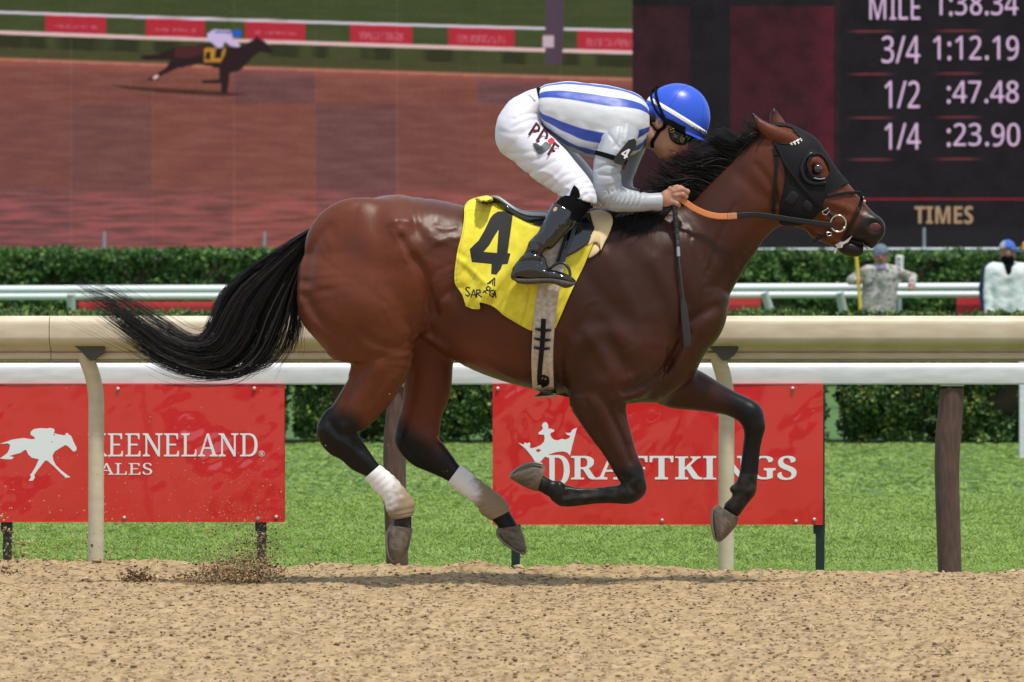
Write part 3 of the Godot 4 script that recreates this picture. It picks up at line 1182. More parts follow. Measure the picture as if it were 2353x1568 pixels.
func build_boards() -> void:
	var z := -3.42
	var gloss := mat("glossy red board", lin(0.72, 0.026, 0.028), 0.05, {"metallic_specular": 0.78})
	var white := mat("white vinyl", lin(0.88, 0.90, 0.93), 0.4)
	var bolt := mat("bolt", lin(0.62, 0.55, 0.5), 0.35, {"metallic": 0.5})
	var legm := mat("board leg green", lin(0.01, 0.024, 0.026), 0.45)
	for s in 2:
		var o := thing("advertising_board", ["glossy red board with white galloping horse emblem and serif lettering", "glossy red board with white crown emblem and heavy serif lettering"][s], "sign", "red boards hung below the white rail")
		var x := [-103.0, 1132.0][s] as float
		var xr := [655.0, 1891.0][s] as float
		var top := 883.5
		var bot := [1200.0, 1206.0][s] as float
		var c := W((x + xr) / 2.0, 1300, z)
		o.position = Vector3(c.x, GY, z)
		var k := S(z)
		part(o, "panel", wavy_panel((x - xr) / 2.0 * k, (xr - x) / 2.0 * k, yy(bot, z) - GY, yy(top, z) - GY, 201 + s), gloss)
		for q in [[x + 12, 893], [(x + xr) / 2.0 - 4, 894], [xr - 70, 893], [x + 12, bot - 12], [(x + xr) / 2.0 + 10, bot - 10], [xr - 62, bot - 8], [xr - 20, bot - 12]]:
			var w := W(q[0], q[1], z)
			part(o, "bolt", tube3([Vector3(w.x - c.x, w.y - GY, -0.001), Vector3(w.x - c.x, w.y - GY, 0.008), Vector3(w.x - c.x, w.y - GY, 0.011)], [0.009, 0.009, 0.004], 10), bolt)
		for lx in ([16.0, 601.0] if s == 0 else [1185.0, 1885.0]):
			var w := W(lx, 1190, z)
			part(o, "leg", slab(Vector3(0.04, yy(900, z) - GY + 0.06, 0.035), 0.003), legm, put_at(w.x - c.x, (yy(900, z) - GY) / 2.0 - 0.03, -0.034))
			part(o, "leg_sleeve", slab(Vector3(0.052, yy(1150, z) - yy(bot + 22, z), 0.045), 0.003), legm, put_at(w.x - c.x - 0.004, (yy(1150, z) + yy(bot + 22, z)) / 2.0 - GY, -0.042))
		var zf := z + 0.0012
		panel_noise = board_noise(201 + s)
		panel_at = Vector2(c.x, GY)
		var holder := Node3D.new()
		holder.name = "lettering"
		o.add_child(holder, true)
		holder.position = -o.position
		if s == 0:
			letters(holder, "word", "KEENELAND", Rect2(203, 996, 389, 53), zf, white, true, false, 0.001)
			letters(holder, "word", "SALES", Rect2(203, 1064, 147, 27), zf, white, true, false, 0.001)
			letters(holder, "registered_mark", "®", Rect2(595, 1036, 13, 13), zf, white, false, false, 0.001)
			var zz := func(p): return ZP(p, 0, 1350, 1.5683)
			var body: Array = zz.call([[0, 668], [40, 655], [85, 640], [150, 632], [200, 640], [222, 637], [215, 625], [192, 610], [195, 590], [215, 575], [255, 570], [300, 572], [310, 568], [335, 572], [345, 585], [338, 598], [345, 602], [362, 608], [400, 615], [412, 612], [415, 600], [425, 600], [432, 610], [448, 620], [465, 660], [482, 695], [478, 712], [462, 717], [440, 695], [425, 682], [412, 675], [385, 690], [345, 715], [330, 740], [335, 770], [350, 800], [385, 835], [420, 862], [443, 878], [415, 880], [385, 855], [340, 810], [300, 775], [285, 772], [262, 800], [235, 835], [215, 865], [220, 880], [205, 900], [180, 900], [195, 878], [190, 862], [200, 852], [225, 810], [245, 765], [200, 755], [178, 735], [165, 705], [150, 710], [130, 725], [90, 735], [60, 745], [88, 752], [75, 765], [40, 765], [0, 760], [22, 745], [48, 725], [60, 700], [65, 672], [45, 665], [20, 668]])
			part(holder, "horse_emblem", plate(body, zf, 0.002), white)
		else:
			letters(holder, "word", "D", Rect2(1255, 1046, 54, 70), zf, white, true, true, 0.001)
			letters(holder, "word", "RAFTKINGS", Rect2(1312, 1048, 518, 55), zf, white, true, true, 0.001)
			var z2 := func(p): return ZP(p, 1900, 1400, 1.81)
			var crown: Array = z2.call([[312, 672], [335, 680], [350, 688], [362, 670], [378, 678], [395, 670], [402, 680], [396, 700], [404, 714], [440, 706], [475, 690], [498, 668], [505, 640], [500, 615], [462, 612], [460, 598], [480, 585], [492, 572], [484, 545], [498, 525], [518, 525], [530, 545], [530, 570], [552, 572], [575, 580], [572, 592], [548, 602], [545, 615], [555, 638], [575, 652], [600, 655], [630, 645], [655, 650], [680, 640], [690, 625], [660, 610], [655, 600], [680, 602], [695, 598], [702, 580], [718, 572], [738, 565], [718, 640], [700, 710], [688, 765], [670, 745], [640, 735], [590, 740], [540, 755], [500, 780], [470, 815], [440, 818], [410, 770], [365, 715]])
			part(holder, "crown_emblem", plate(crown, zf, 0.002), white)
		for q in holder.get_children():
			on_panel(q)

# ---------------------------------------------------------------- the video board
var vx0 := -398.0
var vx1 := 1453.0
var vy0 := -345.0
var vy1 := 572.0

func paint_poly(im: Image, pts: Array, c: Color, x0: float, y0: float, s: float) -> void:
	var poly := PackedVector2Array()
	var lo := Vector2(1e9, 1e9)
	var hi := Vector2(-1e9, -1e9)
	for p in pts:
		var q := Vector2((p[0] - x0) * s, (p[1] - y0) * s)
		poly.append(q)
		lo = lo.min(q)
		hi = hi.max(q)
	for y in range(maxi(0, int(lo.y)), mini(im.get_height() - 1, int(hi.y) + 1) + 1):
		for x in range(maxi(0, int(lo.x)), mini(im.get_width() - 1, int(hi.x) + 1) + 1):
			var hit := 0
			for e in [Vector2(0.25, 0.25), Vector2(0.75, 0.25), Vector2(0.25, 0.75), Vector2(0.75, 0.75)]:
				if Geometry2D.is_point_in_polygon(Vector2(x, y) + e, poly):
					hit += 1
			if hit:
				im.set_pixel(x, y, im.get_pixel(x, y).lerp(c, hit / 4.0))

func rgb8(r: float, g: float, b: float) -> Color:
	return Color(r / 255.0, g / 255.0, b / 255.0)

func video_image() -> ImageTexture:
	var s := 0.5
	var w := int((vx1 - vx0) * s)
	var h := int((vy1 - vy0) * s)
	var im := Image.create(w, h, false, Image.FORMAT_RGB8)
	var na := noise(61, 0.02, 4)
	var nb := noise(62, 0.08, 2)
	var nd := noise(63, 0.5, 1)
	var nt := noise(64, 3.7, 1)
	for j in h:
		var y := vy0 + (j + 0.5) / s
		for i in w:
			var x := vx0 + (i + 0.5) / s
			var xx := clampf(x, -400.0, 1453.0)
			var r1 := 29.0 + 0.034 * xx - 0.0000035 * xx * xx
			var r2 := 74.0 + 0.037 * xx - 0.0000035 * xx * xx
			var ed := 139.0 + 0.035 * xx - 0.000002 * xx * xx
			var st := na.get_noise_2d(x * 0.35, y * 2.2)
			var fine := nd.get_noise_2d(x, y) * 0.03
			var c: Color
			if y < ed:
				c = rgb8(62, 72, 36).lerp(rgb8(54, 66, 30), 0.5 + st)
				if y > r2:
					c = c.lerp(rgb8(70, 62, 36), clampf((y - r2) / (ed - r2), 0.0, 1.0) * (0.7 + st * 0.5))
					c = c.darkened(clampf(0.25 + nb.get_noise_2d(x * 0.12, 5.0) * 0.8, 0.0, 0.35) if y - r2 < 35.0 else 0.0)
				for b in [[105, 245], [335, 472], [563, 702], [804, 947], [1029, 1182], [1325, 1500]]:
					if y > r1 and y < r2:
						var m := smoothstep(b[0] - 3.0, b[0] + 3.0, x) * smoothstep(b[1] + 3.0, b[1] - 3.0, x)
						c = c.lerp(rgb8(176, 36, 50), m)
						var tx: float = absf(y - (r1 + r2) / 2.0 - 4.0)
						if m > 0.9 and tx < (9.0 if b[0] > 800 else 3.5) and x > b[0] + 20 and x < b[1] - 20 and nb.get_noise_2d(x * 1.7, y * 0.5) > -0.1:
							c = c.lerp(rgb8(214, 150, 165), 0.4)
				c = c.lerp(rgb8(215, 205, 222), smoothstep(4.2, 2.2, absf(y - r1)))
				c = c.lerp(rgb8(228, 190, 190), smoothstep(5.6, 3.4, absf(y - r2 - 1.0)))
				c = c.lerp(rgb8(196, 120, 100), smoothstep(10.0, 1.0, ed - y))
			else:
				var tile := nt.get_noise_2d(floorf((x + 24.0) / 187.0) * 1.7, floorf((y - 45.0) / 195.0) * 2.3 + 0.4)
				c = rgb8(124, 70, 58).lerp(rgb8(104, 65, 66), clampf(0.5 + tile * 1.3, 0.0, 1.0))
				c = c.lightened(clampf(st * 0.08, 0.0, 0.1)).darkened(clampf(-st * 0.14, 0.0, 0.14))
				c = c.lerp(rgb8(182, 96, 82), smoothstep(24.0, 0.0, y - ed) * 0.45)
				if y > 426.0:
					var k := smoothstep(426.0, 455.0, y)
					var str2 := nb.get_noise_2d(x * 0.07, y * 0.9) + 0.5 * na.get_noise_2d(x * 0.5, y * 3.0)
					c = c.lerp(rgb8(172, 88, 86), k * clampf(0.34 + str2 * 0.6, 0.0, 1.0))
					c = c.lerp(rgb8(92, 50, 50), k * clampf(-0.1 - str2 * 0.6, 0.0, 0.4))
			if fposmod(x + 24.0, 187.0) < 2.1:
				c = c.lightened(0.05)
			c = c.lerp(rgb8(122, 104, 100), 0.1)
			c = Color(c.r + fine, c.g + fine, c.b + fine)
			im.set_pixel(i, j, c)
	var zz := func(p): return ZP(p, 0, 0, 1.5679)
	paint_poly(im, zz.call([[700, 535], [860, 545], [1100, 560], [1400, 575], [1570, 595], [1400, 605], [1050, 585], [800, 560]]), rgb8(70, 42, 36), vx0, vy0, s)
	paint_poly(im, zz.call([[880, 352], [1000, 342], [1100, 300], [1200, 285], [1290, 290], [1420, 300], [1530, 285], [1600, 245], [1612, 225], [1625, 245], [1650, 255], [1715, 320], [1700, 338], [1630, 325], [1585, 360], [1540, 410], [1500, 445], [1440, 460], [1430, 560], [1420, 590], [1385, 585], [1390, 520], [1270, 523], [1270, 508], [1380, 500], [1375, 430], [1250, 402], [1200, 412], [1110, 430], [1010, 475], [985, 502], [920, 502], [960, 480], [1040, 430], [1075, 375], [1000, 376], [890, 372]]), rgb8(42, 27, 28), vx0, vy0, s)
	paint_poly(im, zz.call([[1100, 305], [1200, 288], [1280, 293], [1270, 340], [1180, 370], [1090, 360]]), rgb8(74, 36, 36), vx0, vy0, s)
	paint_poly(im, zz.call([[1285, 300], [1420, 302], [1412, 345], [1385, 392], [1276, 392]]), rgb8(178, 128, 44), vx0, vy0, s)
	paint_poly(im, zz.call([[1300, 325], [1322, 325], [1322, 375], [1285, 370]]), rgb8(40, 30, 20), vx0, vy0, s)
	paint_poly(im, zz.call([[1360, 300], [1400, 300], [1385, 365], [1345, 365]]), rgb8(30, 24, 30), vx0, vy0, s)
	paint_poly(im, zz.call([[1298, 215], [1340, 186], [1450, 190], [1462, 240], [1510, 285], [1500, 298], [1455, 295], [1410, 262], [1400, 300], [1365, 305], [1335, 275], [1300, 250]]), rgb8(196, 176, 214), vx0, vy0, s)
	paint_poly(im, zz.call([[1345, 198], [1445, 200], [1448, 212], [1350, 210]]), rgb8(90, 95, 170), vx0, vy0, s)
	paint_poly(im, zz.call([[1455, 205], [1475, 186], [1505, 190], [1518, 212], [1500, 238], [1470, 235]]), rgb8(40, 88, 190), vx0, vy0, s)
	paint_poly(im, zz.call([[955, 492], [985, 465], [1000, 478], [975, 500]]), rgb8(235, 200, 205), vx0, vy0, s)
	paint_poly(im, [[1258, -345], [1296, -345], [1294, 60], [1290, 150], [1252, 150], [1252, 60]], rgb8(78, 62, 74), vx0, vy0, s)
	paint_poly(im, [[1246, 82], [1272, 82], [1272, 110], [1246, 110]], rgb8(190, 165, 180), vx0, vy0, s)
	# the broadcast picture is soft
	var soft := im.get_region(Rect2i(int((300 - vx0) * s), int((-20 - vy0) * s), 180, 130))
	var sw := soft.get_width()
	var sh := soft.get_height()
	soft.resize(sw * 5 / 9, sh * 5 / 9, Image.INTERPOLATE_BILINEAR)
	soft.resize(sw, sh, Image.INTERPOLATE_CUBIC)
	im.blit_rect(soft, Rect2i(0, 0, sw, sh), Vector2i(int((300 - vx0) * s), int((-20 - vy0) * s)))
	return ImageTexture.create_from_image(im)

func score_image() -> ImageTexture:
	var s := 0.5
	var w := int((2700.0 - vx1) * s)
	var h := int((vy1 - vy0) * s)
	var im := Image.create(w, h, false, Image.FORMAT_RGB8)
	var na := noise(71, 0.012, 3)
	var nd := noise(72, 0.6, 1)
	for j in h:
		var y := vy0 + (j + 0.5) / s
		for i in w:
			var x := vx1 + (i + 0.5) / s
			var c := rgb8(31, 27, 30)
			if x < 1586.0 and y > 15.0:
				c = rgb8(52, 28, 34)
			elif x > 1676.0 and x < 1915.0 and y > 15.0 and y < 530.0:
				c = rgb8(63, 28, 35).lerp(rgb8(82, 28, 40), smoothstep(1850.0, 1915.0, x))
			elif x > 1915.0 and x < 1930.0:
				c = rgb8(44, 30, 34)
			var st := na.get_noise_2d(x, y)
			c = c.darkened(clampf(0.25 * st + 0.05, 0.0, 0.3))
			if y > 505.0:
				c = c.lerp(rgb8(34, 32, 35), smoothstep(505.0, 540.0, y))
			for ly in [73.0, 171.0, 271.0, 367.0]:
				for lx in [2000.0, 2200.0]:
					var k: float = smoothstep(3.2, 1.0, absf(y - ly - (x - 1915.0) * -0.005)) * smoothstep(70.0, 20.0, absf(x - lx))
					c = c.lerp(rgb8(120, 52, 62), k)
			c = c.lerp(rgb8(150, 30, 48), smoothstep(2.6, 1.0, absf(y - 457.0)) * smoothstep(1950.0, 1990.0, x) * 0.9)
			var fine := nd.get_noise_2d(x, y) * 0.025
			im.set_pixel(i, j, Color(c.r + fine, c.g + fine, c.b + fine))
	return ImageTexture.create_from_image(im)

func screen_mat(key: String, t: Texture2D) -> StandardMaterial3D:
	return mat(key, lin(0.006, 0.006, 0.007), 0.7, {"emission_enabled": true, "emission": Color.BLACK, "emission_texture": t, "emission_energy_multiplier": GLOW, "metallic_specular": 0.15})

func led_tile(parent: Node, a: Vector2, b: Vector2, ux0: float, ux1: float, z: float, m: Material) -> void:
	var v := PackedVector3Array()
	var uv := PackedVector2Array()
	var n := PackedVector3Array()
	var idx := PackedInt32Array()
	var lo := W(a.x, b.y, z)
	var hi := W(b.x, a.y, z)
	var c := (lo + hi) / 2.0
	var g := 0.0012
	var ring4 := [Vector3(lo.x - c.x + g, lo.y - c.y + g, 0), Vector3(hi.x - c.x - g, lo.y - c.y + g, 0), Vector3(hi.x - c.x - g, hi.y - c.y - g, 0), Vector3(lo.x - c.x + g, hi.y - c.y - g, 0)]
	var u4 := [Vector2(a.x, b.y), Vector2(b.x, b.y), Vector2(b.x, a.y), Vector2(a.x, a.y)]
	for i in 4:
		u4[i] = Vector2((u4[i].x - ux0) / (ux1 - ux0), (u4[i].y - vy0) / (vy1 - vy0))
	for i in 4:
		v.append(ring4[i])
		uv.append(u4[i])
		n.append(Vector3(0, 0, 1))
	idx.append_array([0, 2, 1, 0, 3, 2])
	for i in 4:
		var j := (i + 1) % 4
		var base := v.size()
		var q := [Vector3(0, -1, 0), Vector3(1, 0, 0), Vector3(0, 1, 0), Vector3(-1, 0, 0)][i] as Vector3
		v.append_array([ring4[i], ring4[j], ring4[j] - Vector3(0, 0, 0.12), ring4[i] - Vector3(0, 0, 0.12)])
		uv.append_array([u4[i], u4[j], u4[j], u4[i]])
		n.append_array([q, q, q, q])
		idx.append_array([base, base + 1, base + 2, base, base + 2, base + 3])
	var o := part(parent, "led_panel", make(v, idx, uv, PackedColorArray(), n, false), m)
	o.position = c - (parent as Node3D).position

func build_video_board() -> void:
	var z := -62.5
	var frame := mat("board steel", lin(0.03, 0.032, 0.035), 0.6)
	var xs := [vx0]
	for i in range(0, 9):
		xs.append(-24.0 + 187.0 * i if i else -211.0)
	xs = [vx0, -211.0]
	for i in 8:
		xs.append(-24.0 + 187.0 * i)
	xs.append(vx1)
	var ys := [-345.0, -150.0, 45.0, 240.0, 435.0, vy1]
	var o := thing("video_board", "huge LED screen showing the race replay in brownish red", "screen")
	o.position = Vector3(W(527, 0, z).x, GY, z)
	var m := screen_mat("video picture", video_image())
	for i in xs.size() - 1:
		for j in ys.size() - 1:
			led_tile(o, Vector2(xs[i], ys[j]), Vector2(xs[i + 1], ys[j + 1]), vx0, vx1, z, m)
	var lo := W(vx0, vy1, z)
	var hi := W(vx1, vy0, z)
	part(o, "back_frame", slab(Vector3(hi.x - lo.x, hi.y - lo.y, 0.6), 0.02), frame, put_at((hi.x + lo.x) / 2.0 - o.position.x, (hi.y + lo.y) / 2.0 - GY, -0.45))
	for px in [-200.0, 350.0, 900.0, 1400.0]:
		part(o, "column", slab(Vector3(0.3, lo.y - GY, 0.3), 0.01), frame, put_at(W(px, 0, z).x - o.position.x, (lo.y - GY) / 2.0, -0.5))
	o = thing("times_board", "dark LED scoreboard with pale violet race times in a column", "screen")
	o.position = Vector3(W(2000, 0, z).x, GY, z)
	xs = [vx1]
	for i in 7:
		xs.append(1453.0 + 178.0 * (i + 1))
	xs[7] = 2700.0
	m = screen_mat("times picture", score_image())
	for i in xs.size() - 1:
		for j in ys.size() - 1:
			led_tile(o, Vector2(xs[i], ys[j]), Vector2(xs[i + 1], ys[j + 1]), vx1, 2700.0, z, m)
	lo = W(vx1, vy1 - 4.0, z)
	hi = W(2700, vy0, z)
	part(o, "back_frame", slab(Vector3(hi.x - lo.x - 0.01, hi.y - lo.y, 0.6), 0.02), frame, put_at((hi.x + lo.x) / 2.0 - o.position.x, (hi.y + lo.y) / 2.0 - GY, -0.45))
	for px in [1600.0, 2200.0]:
		part(o, "column", slab(Vector3(0.3, lo.y - GY, 0.3), 0.01), frame, put_at(W(px, 0, z).x - o.position.x, (lo.y - GY) / 2.0, -0.5))
	# figures
	var h := Node3D.new()
	h.name = "lettering"
	o.add_child(h, true)
	h.position = -o.position
	var vio := mat("lit violet digits", lin(0.02, 0.02, 0.02), 0.6, {"emission_enabled": true, "emission": rgb8(205, 172, 205), "emission_energy_multiplier": GLOW})
	var tan := mat("lit tan letters", lin(0.02, 0.02, 0.02), 0.6, {"emission_enabled": true, "emission": rgb8(158, 128, 96), "emission_energy_multiplier": GLOW})
	var zf := z + 0.01
	letters(h, "figure", "MILE", Rect2(1997, -10, 116, 56), zf, vio)
	letters(h, "figure", "1:38.34", Rect2(2148, -18, 190, 56), zf, vio)
	letters(h, "figure", "3/4", Rect2(2025, 84, 88, 62), zf, vio)
	letters(h, "figure", "1:12.19", Rect2(2143, 84, 196, 56), zf, vio)
	letters(h, "figure", "1/2", Rect2(2032, 187, 80, 62), zf, vio)
	letters(h, "figure", ":47.48", Rect2(2175, 187, 164, 52), zf, vio)
	letters(h, "figure", "1/4", Rect2(2032, 284, 82, 60), zf, vio)
	letters(h, "figure", ":23.90", Rect2(2175, 284, 167, 54), zf, vio)
	letters(h, "word", "TIMES", Rect2(2101, 474, 134, 41), zf, tan, false, true)

# unseen low stand behind the photographer, added for reflections in glossy boards and boots
func build_added_stand() -> void:
	var o := thing("added_stand", "unseen low stepped stand behind the photographer, added for reflections in the boards", "building")
	o.position = Vector3(0, GY, 62.0)
	var conc := mat("stand concrete", lin(0.16, 0.155, 0.15), 0.9)
	for i in 4:
		part(o, "terrace_step", slab(Vector3(120, 0.62 * (i + 1), 1.0), 0.03), conc, put_at(0, 0.31 * (i + 1), i * 1.02))
	part(o, "back_wall", slab(Vector3(120, 2.9, 0.4), 0.03), mat("stand green", lin(0.04, 0.07, 0.05), 0.7), put_at(0, 1.45, 4.4))

# ================================================================ the racehorse
func px_of(p: Vector3) -> Vector2:      # world x, y as view pixels in the horse's own plane
	return Vector2(CX + p.x * 580.0, HZ - (p.y - CH) * 580.0)

var coat_noise: FastNoiseLite
var coat_fine: FastNoiseLite

func coat(p: Vector3, n: Vector3) -> Color:
	var q := px_of(p)
	var a := coat_noise.get_noise_3dv(p * Vector3(1.0, 0.6, 1.0))
	var b := coat_fine.get_noise_3dv(p)
	var red := Color(0.175, 0.048, 0.0205)
	var dark := Color(0.058, 0.021, 0.0145)
	var t := smoothstep(930.0, 1380.0, q.x + a * 160.0) * 0.95
	t = maxf(t, smoothstep(640.0, 560.0, q.y) * smoothstep(900.0, 1000.0, q.x) * 0.5)
	if q.x > 1560.0 and q.y < 640.0:
		t = lerpf(t, 0.25, smoothstep(1640.0, 1780.0, q.x) * smoothstep(620.0, 520.0, q.y))
	t = clampf(t + a * 0.25 + b * 0.12, 0.0, 1.0)
	var c := red.lerp(dark, t)
	var black := Color(0.010, 0.0085, 0.0085)
	var k := 0.0
	if (q.x < 1120.0 or (p.z < 0.0 and q.x < 1230.0)) and q.y > 780.0:                     # hind legs
		if p.z > 0.0:
			k = smoothstep(925.0, 995.0, q.y + (815.0 - q.x) * 0.75 + a * 40.0)
		else:
			k = smoothstep(965.0, 1030.0, q.y + clampf((960.0 - q.x) * 0.9, -40.0, 60.0) + a * 40.0)
	elif q.x > 1130.0 and q.y > 820.0 and q.x < 1560.0 and p.z > 0.0:    # near foreleg
		k = smoothstep(1040.0, 1095.0, q.y + clampf((q.x - 1440.0) * 0.4, -12.0, 12.0) + a * 30.0)
	elif q.x > 1480.0 and q.y > 820.0:                  # far foreleg
		k = smoothstep(1660.0, 1725.0, q.x + a * 30.0 - (q.y - 930.0) * 0.5)
		k = maxf(k, smoothstep(965.0, 985.0, q.y))
	c = c.lerp(black, k)
	if q.x > 1930.0 and q.y < 640.0:                     # muzzle
		var m := smoothstep(1958.0, 1995.0, q.x + (q.y - 500.0) * 0.75 + b * 8.0)
		c = c.lerp(Color(0.022, 0.019, 0.019), m)
	if q.x > 1700.0 and q.y < 300.0:                     # dark ear tips
		c = c.lerp(black, smoothstep(285.0, 262.0, q.y) * smoothstep(1790.0, 1740.0, q.x) + smoothstep(272.0, 256.0, q.y) * 0.8)
	# dried dirt on the lower legs
	var d := 0.0
	if q.y > 1090.0:
		d = smoothstep(-0.2, 0.5, b * 0.6 + a * 0.6) * 0.22
	c = c.lerp(Color(0.15, 0.115, 0.075), d)
	return c * (1.0 + b * 0.12)

const NEAR_HIND := [[700, 590, 950, 570, 0.105, 0.10], [681, 645, 978, 650, 0.125, 0.135], [697, 712, 1000, 722, 0.135, 0.138], [748, 782, 975, 790, 0.14, 0.115], [799, 828, 946, 838, 0.142, 0.092], [799, 868, 922, 880, 0.142, 0.074], [779, 905, 890, 925, 0.14, 0.06], [753, 945, 848, 968, 0.138, 0.05], [731, 978, 826, 1000, 0.135, 0.046], [742, 1012, 829, 1012, 0.132, 0.042], [772, 1042, 836, 1020, 0.13, 0.035], [803, 1072, 855, 1044, 0.128, 0.028], [842, 1096, 876, 1073, 0.126, 0.024], [884, 1142, 922, 1122, 0.122, 0.025], [892, 1168, 944, 1156, 0.12, 0.032], [905, 1194, 946, 1188, 0.12, 0.028], [900, 1214, 946, 1216, 0.12, 0.03]]
const FAR_HIND := [[800, 640, 1000, 640, -0.11, 0.11], [850, 720, 1030, 730, -0.12, 0.12], [900, 790, 1048, 805, -0.125, 0.10], [925, 845, 1041, 845, -0.125, 0.085], [927, 895, 1036, 895, -0.125, 0.07], [922, 945, 1018, 940, -0.125, 0.056], [911, 985, 1012, 982, -0.122, 0.048], [909, 1012, 1013, 1008, -0.12, 0.045], [928, 1036, 1018, 1028, -0.118, 0.04], [958, 1060, 1032, 1038, -0.116, 0.034], [996, 1086, 1046, 1054, -0.114, 0.028], [1032, 1108, 1060, 1074, -0.112, 0.025], [1078, 1142, 1112, 1114, -0.11, 0.026], [1108, 1174, 1160, 1154, -0.108, 0.032], [1136, 1198, 1176, 1184, -0.108, 0.028], [1146, 1214, 1190, 1212, -0.108, 0.03]]
const NEAR_FORE := [[1330, 700, 1500, 690, 0.10, 0.085], [1296, 790, 1530, 775, 0.125, 0.095], [1285, 862, 1500, 862, 0.13, 0.088], [1302, 912, 1455, 915, 0.132, 0.074], [1326, 948, 1441, 950, 0.132, 0.062], [1352, 988, 1446, 985, 0.13, 0.053], [1379, 1028, 1456, 1018, 0.13, 0.047], [1401, 1066, 1468, 1055, 0.13, 0.043], [1416, 1096, 1480, 1084, 0.13, 0.043], [1420, 1112, 1481, 1124, 0.13, 0.041], [1416, 1118, 1448, 1152, 0.13, 0.037], [1396, 1118, 1410, 1156, 0.13, 0.031], [1366, 1121, 1370, 1158, 0.13, 0.026], [1329, 1121, 1330, 1163, 0.13, 0.026], [1294, 1113, 1296, 1164, 0.13, 0.031], [1270, 1104, 1258, 1140, 0.13, 0.027], [1248, 1092, 1236, 1128, 0.13, 0.029]]
const FAR_FORE := [[1500, 760, 1480, 900, -0.10, 0.09], [1560, 828, 1520, 932, -0.11, 0.08], [1606, 852, 1585, 943, -0.12, 0.07], [1650, 879, 1635, 949, -0.125, 0.057], [1690, 901, 1670, 955, -0.125, 0.048], [1726, 919, 1694, 967, -0.125, 0.044], [1748, 948, 1704, 978, -0.125, 0.043], [1756, 978, 1708, 988, -0.125, 0.04], [1752, 1005, 1709, 1006, -0.125, 0.034], [1747, 1030, 1706, 1032, -0.125, 0.028], [1744, 1064, 1702, 1066, -0.125, 0.026], [1741, 1096, 1697, 1096, -0.125, 0.027], [1737, 1130, 1685, 1122, -0.125, 0.032], [1720, 1154, 1682, 1142, -0.125, 0.028], [1704, 1178, 1664, 1160, -0.125, 0.029]]
const TORSO := [[748, 572, 748, 702, 0.0, 0.15], [778, 500, 780, 745, 0.0, 0.20], [825, 470, 828, 775, 0.0, 0.235], [880, 452, 890, 785, 0.0, 0.258], [930, 448, 948, 778, 0.0, 0.264], [990, 461, 1000, 762, 0.0, 0.25], [1060, 470, 1058, 806, 0.0, 0.258], [1130, 475, 1126, 852, 0.0, 0.275], [1200, 481, 1196, 881, 0.0, 0.282], [1270, 483, 1265, 900, 0.0, 0.27], [1340, 479, 1335, 917, 0.0, 0.24], [1410, 477, 1410, 927, 0.0, 0.215], [1475, 482, 1475, 925, 0.0, 0.20], [1535, 505, 1532, 898, 0.0, 0.18], [1572, 560, 1572, 858, 0.0, 0.15], [1594, 645, 1594, 790, 0.0, 0.12]]
const NECK := [[1440, 478, 1640, 745, 0.0, 0.145], [1530, 474, 1676, 665, 0.0, 0.12], [1588, 452, 1703, 618, 0.0, 0.10], [1640, 404, 1729, 572, 0.0, 0.088], [1690, 357, 1757, 538, 0.0, 0.08], [1738, 326, 1796, 505, 0.0, 0.078], [1775, 310, 1826, 480, 0.0, 0.078]]
const HEAD := [[1835.7, 301.9, 1730.3, 450.2, 0.0, 0.075], [1859.2, 313.7, 1747.4, 470.9, 0.0, 0.082], [1872.5, 332.9, 1763.6, 486.1, 0.0, 0.086], [1896.4, 359.7, 1791.6, 507.2, 0.0, 0.084], [1917.5, 387.0, 1823.1, 519.8, 0.0, 0.073], [1940.8, 414.6, 1856.8, 532.7, 0.0, 0.061], [1966.7, 440.3, 1890.8, 547.1, 0.0, 0.053], [1988.3, 466.7, 1929.3, 549.9, 0.0, 0.05], [2008.6, 493.4, 1963.5, 557.0, 0.0, 0.048], [2016.1, 503.6, 1977.3, 558.2, 0.0, 0.046]]

